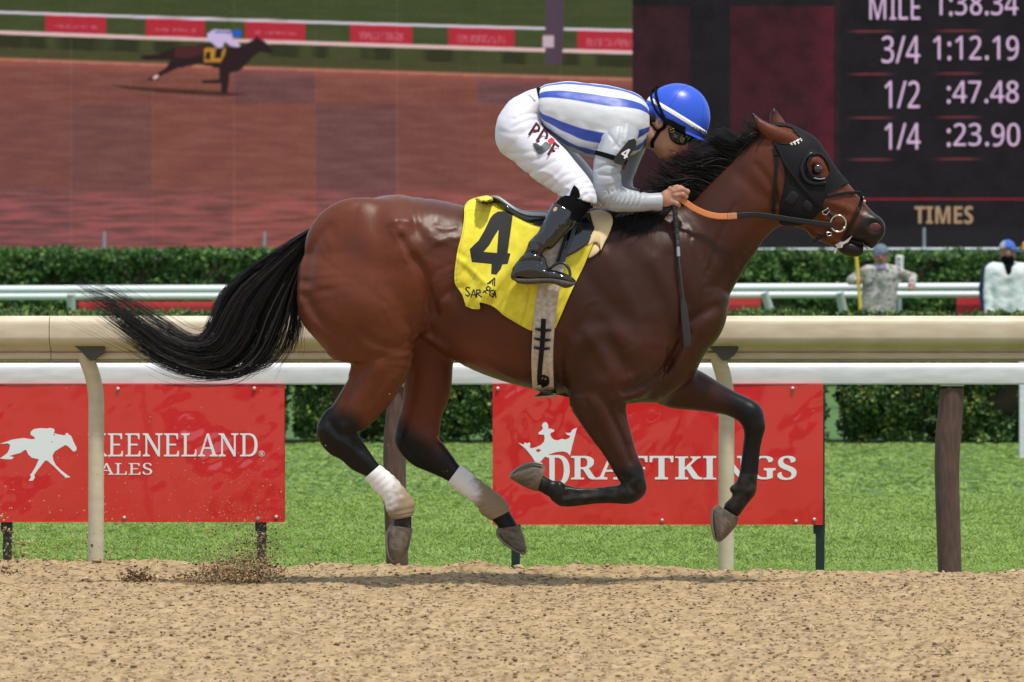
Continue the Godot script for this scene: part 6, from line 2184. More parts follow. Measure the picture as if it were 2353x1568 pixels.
	# ---- jersey
	var jraw := [[1234, 210, 1242, 282, 0.0, 0.135], [1244, 200, 1250, 300, 0.0, 0.15], [1262, 193, 1268, 315, 0.0, 0.162], [1300, 189, 1296, 337, 0.0, 0.172], [1350, 192, 1340, 358, 0.0, 0.182], [1400, 199, 1394, 368, 0.0, 0.19], [1438, 207, 1440, 360, 0.0, 0.18], [1466, 219, 1470, 345, 0.0, 0.15], [1482, 233, 1484, 330, 0.0, 0.11], [1490, 246, 1492, 318, 0.0, 0.085]]
	var n := 160
	var js := []
	var wr := noise(311, 6.0, 3)
	for i in 70:
		var f := i / 69.0 * (jraw.size() - 1)
		var a: int = mini(int(f), jraw.size() - 2)
		var one := []
		for j in 6:
			one.append(cubic_interpolate(jraw[a][j], jraw[a + 1][j], jraw[maxi(a - 1, 0)][j], jraw[mini(a + 2, jraw.size() - 1)][j], f - a))
		var u := W(one[0], one[1], 0)
		var q := W(one[2], one[3], 0)
		var rr := ring((u + q) * 0.5, (u - q) * 0.5, Vector3(0, 0, one[5]), n, 2.35)
		for j in n:
			if i == 0:
				break
			var c: Vector3 = (rr[j] - (u + q) * 0.5)
			var fo := 0.010 * wr.get_noise_3d(rr[j].x * 1.0, rr[j].y * 1.6, rr[j].z)
			rr[j] += c.normalized() * fo * (0.4 + smoothstep(0.3, -0.8, c.y / 0.12))
		js.append(rr)
	var bands := [[0.0, 0.09, 1], [0.09, 0.27, 0], [0.27, 0.49, 1], [0.49, 0.90, 0], [0.90, 1.20, 1], [1.20, 1.84, 0], [1.84, 2.14, 1], [2.14, 2.46, 0], [2.46, 2.80, 1], [2.80, 3.2, 0]]
	var tint := func(_p: Vector3, u: float, t: float) -> Color:
		var ang := absf(fposmod(u + 0.5, 1.0) - 0.5) * TAU
		for b in bands:
			if ang <= b[1]:
				return Color(0.022, 0.068, 0.42) if b[2] else Color(0.68, 0.71, 0.76)
		return Color(0.68, 0.71, 0.76)
	var silk := mat("striped silk", Color.WHITE, 0.42, {"vertex_color_use_as_albedo": true, "rim_enabled": true, "rim": 0.25})
	part(o, "jersey", move(rings(js, true, tint), back), silk)
	# ---- sleeves
	var arm := [[1400, 268, 1470, 296, 0.125, 0.05], [1386, 302, 1462, 326, 0.16, 0.056], [1372, 340, 1444, 358, 0.185, 0.056], [1364, 375, 1431, 380, 0.195, 0.052], [1362, 410, 1427, 406, 0.20, 0.05], [1366, 446, 1428, 428, 0.20, 0.047], [1390, 475, 1440, 436, 0.195, 0.043], [1428, 483, 1456, 439, 0.18, 0.04], [1462, 487, 1470, 441, 0.165, 0.037], [1494, 485, 1492, 445, 0.15, 0.035], [1522, 485, 1520, 443, 0.14, 0.034], [1545, 485, 1543, 443, 0.135, 0.034]]
	var armf := [[1420, 262, 1490, 310, -0.13, 0.06], [1415, 300, 1488, 330, -0.165, 0.058], [1408, 345, 1476, 356, -0.185, 0.054], [1400, 385, 1464, 388, -0.195, 0.05], [1394, 412, 1453, 410, -0.20, 0.047], [1398, 448, 1455, 428, -0.195, 0.044], [1420, 472, 1462, 436, -0.18, 0.042], [1460, 476, 1480, 440, -0.165, 0.038], [1500, 472, 1500, 438, -0.15, 0.035], [1530, 470, 1530, 438, -0.14, 0.034]]
	bb = box_of([arm], 0.03)
	s = Sculpt.new(bb[0], bb[1], 0.004)
	s.tube(stations(arm, 4), 0.03)
	s.cut(W(1523, 464, 0.14), Vector3(1, -0.08, 0))
	s.rough(noise(312, 14.0, 2), 0.002)
	for i in 8:                       # gathers of the forearm
		var x := 1398.0 + i * 11.0
		s.groove(wpts(spline(ve([[x - 4, 438 + i * 0.8], [x - 1, 452], [x - 16 + i, 474]]), 4), 0.17), 1.9 * kk, 0.0055, 0.0)
	for i in 6:
		s.groove(wpts(spline(ve([[1370, 428 + i * 6], [1392, 430 + i * 4], [1420, 420 + i * 3]]), 4), 0.2), 1.7 * kk, 0.0038, 0.0)
	for g in [[[[1428, 395], [1405, 405], [1378, 402]], 4, 0.004], [[[1430, 384], [1400, 380], [1370, 388]], 4, 0.004], [[[1392, 300], [1410, 325], [1420, 340]], 3, 0.004], [[[1376, 345], [1385, 320], [1402, 292]], 4, 0.005], [[[1428, 290], [1424, 320], [1412, 338]], 4, 0.003], [[[1440, 270], [1442, 300], [1436, 325]], 5, -0.004]]:
		s.groove(wpts(spline(ve(g[0]), 4), 0.19), g[1] * kk, g[2] * 1.3, 0.0)
	var grey := mat("silver sleeve", lin(0.39, 0.42, 0.46), 0.45, {"rim_enabled": true, "rim": 0.2})
	part(o, "sleeve", move(s.mesh(white, 1), back), grey)
	var near_arm := s
	bb = box_of([armf])
	s = Sculpt.new(bb[0], bb[1], 0.0075)
	s.tube(stations(armf, 3), 0.03)
	s.cut(W(1518, 455, -0.14), Vector3(1, 0, 0))
	s.rough(noise(313, 14.0, 2), 0.005)
	part(o, "sleeve", move(s.mesh(white, 1), back), grey)
	# arm band with the number
	part(o, "arm_band", move(loft([[1369, 346, 1443, 368, 0.187, 0.062], [1366, 356, 1438, 380, 0.19, 0.062]], 32, 2.0, 3), back), belt)
	var tag4 := plate(ZJ([[962, 490], [1000, 478], [1012, 500], [1010, 530], [925, 648], [880, 635], [866, 615], [880, 590]]), 0.262, 0.004)
	var nt := part(o, "number_tag", move(tag4, back), mat("black tag", lin(0.012, 0.012, 0.013), 0.4))
	var p4: Vector2 = ZJ([[943, 572]])[0]
	part(nt, "tag_number", text_mesh("4", 0.058, false, true, 0.001), mat("white digit", lin(0.8, 0.8, 0.8), 0.6), Transform3D(Basis(Vector3(0, 0, 1), -0.5) * Basis.from_scale(Vector3(0.9, 1.0, 1.0)), W(p4.x, p4.y, 0.2635) + o_off(back)))
	# ---- collar
	part(o, "collar", move(loft(zraw(ZF, [[455, 560, 250, 1350, 0.0, 0.115], [470, 640, 300, 1330, 0.0, 0.10], [455, 720, 400, 1290, 0.0, 0.085], [470, 800, 480, 1245, 0.0, 0.075]]), 40, 2.0, 4), back), mat("blue collar", lin(0.016, 0.045, 0.26), 0.55))
	part(o, "undershirt_neck", move(loft(zraw(ZF, [[440, 780, 440, 1250, 0.0, 0.072], [490, 840, 500, 1235, 0.0, 0.068]]), 32, 2.0, 2), back), belt)
	# ---- head and hands, joined with the body under the clothes
	var skin_noise := noise(321, 30.0, 3)
	var skin := func(p: Vector3, _n: Vector3) -> Color:
		var q := px_of(p)
		var c := Color(0.40, 0.215, 0.14).lerp(Color(0.34, 0.17, 0.11), clampf(0.5 + skin_noise.get_noise_3dv(p) * 0.8, 0.0, 1.0))
		if q.x > 1523.0 and q.y > 415.0:
			c = Color(0.47, 0.265, 0.18).lerp(Color(0.42, 0.20, 0.135), clampf(0.5 + skin_noise.get_noise_3dv(p * 1.4) * 1.2, 0.0, 1.0))
		elif q.x > 1555.0:
			c = c.lerp(Color(0.42, 0.15, 0.11), 0.6)
		return c
	var fz := func(x: float, y: float, z: float) -> Vector3:
		var p: Vector2 = ZF([[x, y]])[0]
		return W(p.x, p.y, z)
	var c0: Vector3 = fz.call(900, 760, 0.0)
	var hs := Sculpt.new(fz.call(330, 1560, -0.11), fz.call(1420, 260, 0.11), 0.0038)
	hs.ball(c0, Vector3(0.108, 0.098, 0.076), -0.3, 0.02)
	hs.ball(fz.call(840, 1040, 0.0), Vector3(0.066, 0.088, 0.056), -0.25, 0.04)
	hs.capsule(fz.call(560, 1080, 0.04), fz.call(790, 1330, 0.02), 0.034, 0.026, 0.03)
	hs.capsule(fz.call(560, 1080, -0.04), fz.call(790, 1330, -0.02), 0.034, 0.026, 0.03)
	hs.ball(fz.call(795, 1385, 0.0), Vector3(0.022, 0.021, 0.024), 0.0, 0.02)
	hs.ball(fz.call(930, 1270, 0.0), Vector3(0.03, 0.034, 0.034), 0.0, 0.03)
	hs.ball(fz.call(970, 1318, 0.0), Vector3(0.0125, 0.0085, 0.022), -0.5, 0.008)
	hs.ball(fz.call(895, 1378, 0.0), Vector3(0.012, 0.009, 0.02), -0.7, 0.008)
	hs.capsule(fz.call(1090, 1080, 0.0), fz.call(1112, 1262, 0.0), 0.012, 0.014, 0.014)
	hs.ball(fz.call(1070, 1280, 0.012), Vector3(0.012, 0.009, 0.009), 0.0, 0.008)
	hs.ball(fz.call(1070, 1280, -0.012), Vector3(0.012, 0.009, 0.009), 0.0, 0.008)
	hs.ball(fz.call(1060, 1110, 0.034), Vector3(0.02, 0.02, 0.02), 0.0, 0.012, true)
	hs.ball(fz.call(810, 1150, 0.038), Vector3(0.03, 0.028, 0.016), 0.0, 0.03)
	hs.capsule(fz.call(640, 980, 0.0), fz.call(430, 1000, 0.0), 0.054, 0.062, 0.03)
	hs.groove(wpts(ZF([[855, 1320], [905, 1352], [940, 1352]]), 0.02), 0.0026, 0.006, 0.0)
	# ear
	hs.ball(fz.call(688, 835, 0.078), Vector3(0.0175, 0.026, 0.010), -0.35, 0.006)
	hs.ball(fz.call(700, 850, 0.090), Vector3(0.010, 0.017, 0.008), -0.35, 0.004, true)
	hs.ball(fz.call(688, 835, -0.078), Vector3(0.0175, 0.026, 0.010), -0.35, 0.006)
	var head := hs.mesh(skin, 1)
	var xz := func(x: float, y: float, z: float) -> Vector3:
		var p: Vector2 = ZX([[x, y]])[0]
		return W(p.x, p.y, z)
	var hd := Sculpt.new(xz.call(150, 1250, 0.055), xz.call(1350, 200, 0.215), 0.003)
	hd.capsule(xz.call(200, 900, 0.14), xz.call(480, 790, 0.145), 0.024, 0.024, 0.02)
	hd.ball(xz.call(600, 700, 0.148), Vector3(0.038, 0.031, 0.0165), 0.35, 0.02)
	hd.capsule(xz.call(480, 700, 0.150), xz.call(690, 500, 0.155), 0.016, 0.014, 0.012)
	for f in [
		[[640, 440, 0.158, 0.0105], [850, 395, 0.160, 0.0098], [960, 405, 0.148, 0.0092], [1010, 440, 0.128, 0.0085]],
		[[760, 515, 0.162, 0.0108], [1010, 455, 0.164, 0.0100], [1170, 530, 0.152, 0.0094], [1150, 600, 0.130, 0.0086]],
		[[770, 640, 0.163, 0.0106], [1010, 610, 0.164, 0.0098], [1120, 690, 0.150, 0.0092], [1070, 760, 0.130, 0.0085]],
		[[730, 760, 0.158, 0.0098], [900, 735, 0.152, 0.0088], [985, 790, 0.138, 0.0082], [940, 840, 0.122, 0.0078]],
		[[480, 880, 0.150, 0.015], [720, 850, 0.158, 0.0115], [830, 900, 0.158, 0.0102], [905, 965, 0.150, 0.0088]]]:
		for i in 3:
			hd.capsule(xz.call(f[i][0], f[i][1], f[i][2]), xz.call(f[i + 1][0], f[i + 1][1], f[i + 1][2]), f[i][3], f[i + 1][3], 0.005)
	var hand := hd.mesh(skin, 1)
	var core := Sculpt.new(W(1120, 680, -0.42), W(1560, 180, 0.42), 0.013)
	core.tube(stations([[1185, 255, 1205, 310, 0.0, 0.10], [1270, 220, 1275, 290, 0.0, 0.11], [1380, 222, 1375, 330, 0.0, 0.12], [1450, 250, 1450, 315, 0.0, 0.08], [1500, 268, 1500, 320, 0.0, 0.05], [1530, 262, 1525, 320, 0.0, 0.05]], 3), 0.03)
	for e in [1.0, -1.0]:
		var dx := 0.0 if e > 0 else 12.0
		core.capsule(W(1212, 318, 0.10 * e), W(1322 + dx, 440, 0.25 * e), 0.05, 0.042, 0.02)
		core.capsule(W(1318 + dx, 440, 0.25 * e), W(1222 + dx, 610, 0.346 * e), 0.046, 0.022, 0.01)
		core.capsule(W(1225 + dx, 628, 0.345 * e), W(1285 + dx, 640, 0.352 * e), 0.022, 0.018, 0.01)
		core.capsule(W(1428 + dx, 300, 0.13 * e), W(1402 + dx * 2, 438, 0.195 * e), 0.028, 0.024, 0.01)
		core.capsule(W(1404 + dx * 2, 445, 0.195 * e), W(1532, 464 if e > 0 else 456, 0.14 * e), 0.019 if e > 0 else 0.016, 0.02 if e > 0 else 0.015, 0.01)
	var farhand := move(hand, Transform3D(Basis.from_scale(Vector3(1, 1, -1)), Vector3(0.0, 0.012, 0)))
	part(o, "body", move(join([core.mesh(skin, 1), head, hand, flip(farhand)]), back), mat("skin", Color.WHITE, 0.5, {"vertex_color_use_as_albedo": true, "subsurf_scatter_enabled": true, "subsurf_scatter_strength": 0.08}))
	# ---- hair
	var hr := Sculpt.new(fz.call(330, 1000, -0.1), fz.call(800, 480, 0.1), 0.005)
	hr.ball(fz.call(590, 740, 0.0), Vector3(0.042, 0.034, 0.078), 0.2, 0.01)
	hr.cut(fz.call(640, 860, 0), Vector3(0.5, -1, 0))
	part(o, "hair", move(hr.mesh(white, 1), back), mat("black hair short", lin(0.008, 0.007, 0.007), 0.6))
	# ---- helmet
	var ct := fz.call(985, 770, 0.0) as Vector3
	var ux := Vector3(cos(-0.375), sin(-0.375), 0)
	var un := Vector3(-ux.y, ux.x, 0)
	var ub := Vector3(sin(0.548), cos(0.548), 0)
	var hrs := []
	var rows := 64
	for i in rows + 1:
		var ph := lerpf(-0.34, PI / 2.0 - 0.02, float(i) / rows)
		var one := []
		for j in 96:
			var th := TAU * j / 96.0
			var front := 0.131 if cos(th) > 0.0 else 0.138
			var taper := 1.0 + 0.10 * minf(0.0, sin(ph))
			one.append(ct + ux * front * cos(th) * cos(ph) * taper + Vector3(0, 0, 0.102) * sin(th) * cos(ph) * taper + un * (0.140 if ph > 0.0 else 0.115) * sin(ph))
		hrs.append(one)
	var hcol := func(p: Vector3, _u: float, t: float) -> Color:
		var ph := lerpf(-0.34, PI / 2.0, t)
		return Color(0.028, 0.095, 0.62)
	var helmet := part(o, "helmet", move(rings(hrs, true, hcol), back), mat("helmet silk", Color.WHITE, 0.33, {"vertex_color_use_as_albedo": true, "metallic_specular": 0.45}))
	var hpt := func(th: float, ph: float, grow: float) -> Vector3:
		var front := (0.131 if cos(th) > 0.0 else 0.138) + grow
		var taper := 1.0 + 0.10 * minf(0.0, sin(ph))
		return ct + ux * front * cos(th) * cos(ph) * taper + Vector3(0, 0, 0.102 + grow) * sin(th) * cos(ph) * taper + un * ((0.140 if ph > 0.0 else 0.115) + grow) * sin(ph)
	var band := []
	for j in 97:
		var th := TAU * j / 96.0
		var ends := []
		for hh in [0.002, 0.018]:
			var p0 := -0.33
			var p1 := 1.2
			for k in 22:
				var pm := (p0 + p1) / 2.0
				if ub.dot(hpt.call(th, pm, 0.0) - ct) < hh:
					p0 = pm
				else:
					p1 = pm
			ends.append(p0)
		band.append([hpt.call(th, ends[0], 0.0012), hpt.call(th, lerpf(ends[0], ends[1], 0.5), 0.0016), hpt.call(th, ends[1], 0.0012), hpt.call(th, lerpf(ends[0], ends[1], 0.5), -0.002)])
	part(helmet, "helmet_band", move(rings(band, false), back), mat("white band", lin(0.8, 0.8, 0.8), 0.45))
	var seam := mat("helmet seam", lin(0.015, 0.05, 0.38), 0.5)
	for th in [0.75, 1.9, -0.75, -1.9, 3.14, 0.0]:
		var sp := []
		for i in 20:
			var ph := lerpf(0.05, PI / 2.0, i / 19.0)
			var front := 0.131 if cos(th) > 0.0 else 0.138
			sp.append(ct + ux * front * cos(th) * cos(ph) + Vector3(0, 0, 0.102) * sin(th) * cos(ph) + un * 0.140 * sin(ph))
		part(helmet, "helmet_seam", move(tube3(sp, [0.0011], 6), back), seam)
	# brim
	var bv := []
	for i in 25:
		var th := lerpf(-1.15, 1.15, i / 24.0)
		var inn := ct + ux * 0.124 * cos(th) + Vector3(0, 0, 0.097) * sin(th) - un * 0.036
		var outp := ct + ux * (0.124 + 0.036 * pow(maxf(cos(th * 1.35), 0.0), 0.8)) * cos(th) + Vector3(0, 0, 0.099) * sin(th) - un * 0.044
		bv.append([inn + un * 0.003, outp + un * 0.0018, outp - un * 0.0018, inn - un * 0.003])
	part(helmet, "helmet_brim", move(rings(bv), back), mat("brim blue", lin(0.028, 0.095, 0.62), 0.35))
	var hb := func(x: float, y: float, off: float) -> Vector3:        # a point on the helmet or head, given in the face enlargement
		var p: Vector2 = ZF([[x, y]])[0]
		var w := W(p.x, p.y, 0.07)
		var a := w - ct
		var u := ux.dot(a)
		var hgt := un.dot(a)
		var fr := 0.131 if u > 0.0 else 0.138
		var inside := 1.0 - pow(u / fr, 2.0) - pow(hgt / (0.140 if hgt > 0.0 else 0.115), 2.0)
		var z1 := 0.102 * sqrt(inside) if inside > 0.0 else 0.0
		if hgt < -0.036:
			z1 = 0.0
		var z2 := hs.front_z(w.x, w.y)
		return W(p.x, p.y, maxf(z1, z2 if z2 == z2 else 0.0) + off)
	var sweep := func(nm: String, pts: Array, hw: float, off: float, m: Material) -> void:
		var q := []
		for p in spline(ve(pts), 6):
			q.append(hb.call(p.x, p.y, off))
		for i in range(1, q.size() - 1):
			q[i].z = maxf(q[i].z, (q[i - 1].z + q[i + 1].z) / 2.0)
		part(o, nm, move(ribbon(q, Vector3(0, 0, 1), hw, 0.0022), back), m)
	sweep.call("helmet_strap", [[640, 200], [622, 300], [640, 430], [690, 570], [740, 700], [800, 820]], 0.0058, 0.004, belt)
	sweep.call("helmet_strap", [[600, 250], [545, 340], [560, 470], [610, 600], [690, 720], [770, 800]], 0.0045, 0.004, belt)
	sweep.call("goggle_strap", [[760, 800], [900, 850], [1020, 920], [1130, 960]], 0.012, 0.004, belt)
	sweep.call("chin_strap", [[800, 830], [760, 920], [680, 980], [620, 1080], [560, 1180], [565, 1270]], 0.0075, 0.004, belt)
	sweep.call("chin_strap", [[500, 820], [560, 880], [610, 950], [640, 970]], 0.004, 0.004, belt)
	# goggles
	var gl: Array = ZF([[835, 945], [920, 935], [1020, 960], [1140, 1000], [1230, 1050], [1290, 1085], [1255, 1150], [1150, 1212], [1040, 1226], [940, 1185], [868, 1100]])
	var gf := part(o, "goggle_frame", move(patch(gl, 0.006, 0.012, 6, 0.012, hs, 0.05), back), mat("goggle frame", lin(0.012, 0.012, 0.013), 0.25))
	var ln: Array = ZF([[890, 1005], [960, 1005], [1060, 1010], [1150, 1050], [1240, 1090], [1220, 1130], [1120, 1180], [1040, 1190], [960, 1150], [905, 1090]])
	part(gf, "goggle_lens", move(patch(ln, 0.0095, 0.016, 6, 0.004, hs, 0.05), back), mat("goggle lens", lin(0.02, 0.018, 0.013), 0.04, {"metallic_specular": 0.9, "clearcoat_enabled": true, "clearcoat": 1.0, "clearcoat_roughness": 0.02}))
	var gold := mat("gold buckle", lin(0.6, 0.45, 0.2), 0.3, {"metallic": 0.9})
	var gb := []
	for p in [[865, 960], [935, 935], [945, 985], [885, 1005], [865, 960]]:
		gb.append(hb.call(p[0], p[1], 0.02))
	part(gf, "goggle_buckle", move(tube3(gb, [0.0014], 6), back), gold)
	# name on the helmet band
	var ink := mat("black print", lin(0.012, 0.012, 0.012), 0.6)
	for q in [["J", 1272, 936], ["U", 1330, 961], ["N", 1388, 983], ["I", 1432, 998], ["O", 1465, 1010]]:
		var w: Vector3 = hb.call(q[1], q[2], 0.0)
		var rel := w - ct
		var nn := (ux * ux.dot(rel) / (0.131 * 0.131) + Vector3(0, 0, rel.z / (0.102 * 0.102))).normalized()
		part(helmet, "printed_letter", text_mesh(q[0], 0.0185, false, true, 0.0008), ink, Transform3D(Basis(ub.cross(nn).normalized(), nn.cross(ub.cross(nn)).normalized(), nn) * Basis.from_scale(Vector3(1.25, 1, 1)), w + nn * 0.003 + o_off(back)))
	# ---- boots
	var shaft := zraw(ZB, [[800, 120, 1190, 320, 0.300, 0.052], [700, 285, 1085, 480, 0.312, 0.052], [640, 420, 960, 600, 0.324, 0.047], [545, 590, 840, 735, 0.335, 0.042], [430, 715, 705, 820, 0.343, 0.038], [385, 830, 655, 900, 0.347, 0.037], [310, 940, 700, 990, 0.349, 0.037], [250, 1060, 700, 1090, 0.35, 0.038]])
	var foot := zraw(ZB, [[232, 1130, 232, 1290, 0.35, 0.03], [285, 1040, 290, 1290, 0.35, 0.036], [420, 1010, 420, 1290, 0.35, 0.037], [580, 1040, 580, 1290, 0.352, 0.038], [740, 1115, 740, 1290, 0.356, 0.042], [900, 1150, 900, 1300, 0.36, 0.045], [1030, 1205, 1030, 1340, 0.362, 0.042], [1090, 1255, 1090, 1345, 0.362, 0.034]])
	bb = box_of([shaft, foot], 0.04)
	s = Sculpt.new(bb[0], bb[1], 0.0048)
	s.tube(stations(shaft, 3), 0.02)
	s.tube(stations(foot, 3), 0.025)
	var bc: Array = ZB([[790, 122], [1200, 330]])
	var c1 := W(bc[0].x, bc[0].y, 0)
	var c2 := W(bc[1].x, bc[1].y, 0)
	s.cut(c1, Vector3(-(c2 - c1).y, (c2 - c1).x, 0))
	for g in [[[[430, 720], [520, 700], [620, 720], [650, 780]], 16, -0.004], [[[400, 870], [500, 860], [620, 895]], 14, 0.007], [[[430, 780], [470, 850], [540, 870]], 14, 0.005], [[[310, 960], [450, 930], [600, 940]], 14, -0.004], [[[320, 1000], [460, 980], [620, 1000]], 11, 0.005], [[[300, 1050], [450, 1030], [640, 1040]], 11, 0.004], [[[700, 830], [640, 920], [600, 1000]], 22, 0.006], [[[720, 700], [700, 800], [690, 900]], 18, 0.005], [[[640, 380], [760, 400], [890, 490]], 7, 0.002], [[[600, 560], [640, 520], [660, 450]], 14, 0.003], [[[840, 1140], [700, 1160], [520, 1130]], 18, -0.003]]:
		s.groove(wpts(spline(ZB(g[0]), 4), 0.34), g[1] * 0.154 * kk, g[2], 0.2)
	for i in 6:                          # pleats of elastic at the top
		s.groove(wpts(ZB([[900 + i * 44, 180 + i * 24], [840 + i * 44, 360 + i * 24]]), 0.32), 1.3 * kk, 0.0022, 0.3)
	var patent := M["patent black"] as Material
	var boot := s.mesh(white, 1)
	var b1 := part(o, "boot", move(boot, back), patent)
	var mirror := Transform3D(Basis.from_scale(Vector3(1, 1, -1)), Vector3(0.018, 0.006, 0))
	var b2 := part(o, "boot", move(flip(move(boot, mirror)), back), patent)
	var sole := loft(zraw(ZB, [[205, 1235, 225, 1290, 0.35, 0.03], [250, 1243, 270, 1322, 0.35, 0.04], [430, 1240, 430, 1338, 0.35, 0.04], [620, 1235, 620, 1325, 0.353, 0.04], [800, 1238, 800, 1330, 0.357, 0.045], [960, 1262, 960, 1392, 0.361, 0.05], [1060, 1295, 1060, 1375, 0.362, 0.046], [1132, 1305, 1128, 1330, 0.362, 0.03]]), 24, 3.0, 4)
	var solem := mat("worn sole", lin(0.10, 0.085, 0.07), 0.7, {"albedo_texture": noise_tex(331, 0.04, 256, Color(0.5, 0.5, 0.5), Color.WHITE), "uv1_triplanar": true, "uv1_scale": Vector3(8, 8, 8)})
	part(b1, "boot_sole", move(sole, back), solem)
	part(b2, "boot_sole", move(flip(move(sole, mirror)), back), solem)
	var sock := loft(zraw(ZB, [[930, 10, 1330, 40, 0.268, 0.07], [890, 50, 1352, 110, 0.275, 0.068], [840, 110, 1340, 210, 0.285, 0.062], [790, 170, 1230, 350, 0.298, 0.052], [770, 240, 1180, 420, 0.305, 0.048]]), 28, 2.0, 4)
	part(o, "sock", move(sock, back), belt)
	part(o, "sock", move(flip(move(sock, mirror)), back), belt)
	part(o, "knee_gusset", move(patch(ZJ([[622, 770], [650, 800], [655, 850], [596, 850], [605, 800]]), 0.004, 0.0, 5, 0.001, br, 0.27), back), belt)
	part(b1, "boot_crest", move(patch(ZB([[790, 225], [820, 185], [855, 195], [840, 240], [805, 248]]), 0.0015, 0.0, 3, 0.0008, s, 0.33), back), mat("gold print", lin(0.42, 0.33, 0.18), 0.5))
	# ---- whip
	var wt := thing("riding_whip", "black riding whip with wrapped grip hanging from the jockey's hand", "whip")
	var wz := 0.155
	var wl := func(pts: Array) -> Array:
		var r := []
		for p in pts:
			var w := W(p[0], p[1], wz)
			var g := horse_field.front_z(w.x, w.y)
			r.append(W(p[0], p[1], maxf(wz, (g if g == g else 0.0) + 0.02)))
		for k in 12:
			for i in range(1, r.size() - 1):
				r[i].z = maxf(r[i].z, (r[i - 1].z + r[i + 1].z) / 2.0)
		return r
	var grip := []
	var gr := []
	for i in 60:
		var t := i / 59.0
		grip.append([lerpf(1545.5, 1557.5, t), lerpf(428, 568, t)])
		gr.append(0.0125 if i < 3 else 0.0102 - 0.0012 * t + 0.0007 * (1.0 if i % 6 < 5 else -2.0))
	part(wt, "grip", tube3(wl.call(grip), gr, 14), mat("whip grip", lin(0.018, 0.019, 0.022), 0.5))
	part(wt, "collar", tube3(wl.call([[1557.5, 568], [1559, 590]]), [0.0078], 12), mat("silver collar", lin(0.35, 0.36, 0.38), 0.35, {"metallic": 0.6}))
	var shp := []
	var sr := []
	for i in 90:
		var t := i / 89.0
		shp.append([lerpf(1559, 1570, t), lerpf(590, 692, t)])
		sr.append((0.0056 if i % 3 else 0.0044) - 0.0006 * t)
	part(wt, "shaft", tube3(wl.call(shp), sr, 10), mat("whip shaft", lin(0.03, 0.034, 0.045), 0.4))
	var fl: Array = wl.call([[1569, 686], [1570, 698], [1572, 715], [1575, 750], [1578, 780], [1579, 796]])
	part(wt, "flap", ribbon(fl, Vector3(0, 0, 1), 0.015, 0.004, [0.006, 0.011, 0.0145, 0.0155, 0.0155, 0.0155]), mat("whip flap", lin(0.028, 0.029, 0.031), 0.55))

func o_off(t: Transform3D) -> Vector3:
	return t.origin

func wpx(a: Array) -> Array:
	var r := []
	for p in a:
		var w := W(p[0], p[1], 0.2)
		r.append([w.x, w.y])
	return r

func flip(m: ArrayMesh) -> ArrayMesh:             # turns the faces of a mirrored mesh
	var a := m.surface_get_arrays(0)
	var ix: PackedInt32Array = a[Mesh.ARRAY_INDEX] if a[Mesh.ARRAY_INDEX] != null and a[Mesh.ARRAY_INDEX].size() else PackedInt32Array(range(a[Mesh.ARRAY_VERTEX].size()))
	for i in range(0, ix.size(), 3):
		var t := ix[i + 1]
		ix[i + 1] = ix[i + 2]
		ix[i + 2] = t
	a[Mesh.ARRAY_INDEX] = ix
	var am := ArrayMesh.new()
	am.add_surface_from_arrays(Mesh.PRIMITIVE_TRIANGLES, a)
	return am

# ================================================================ people by the far rail, and the dirt in the air
func zm(x: float, y: float, z: float) -> Vector3:
	var p: Vector2 = ZM([[x, y]])[0]
	return W(p.x, p.y, z)

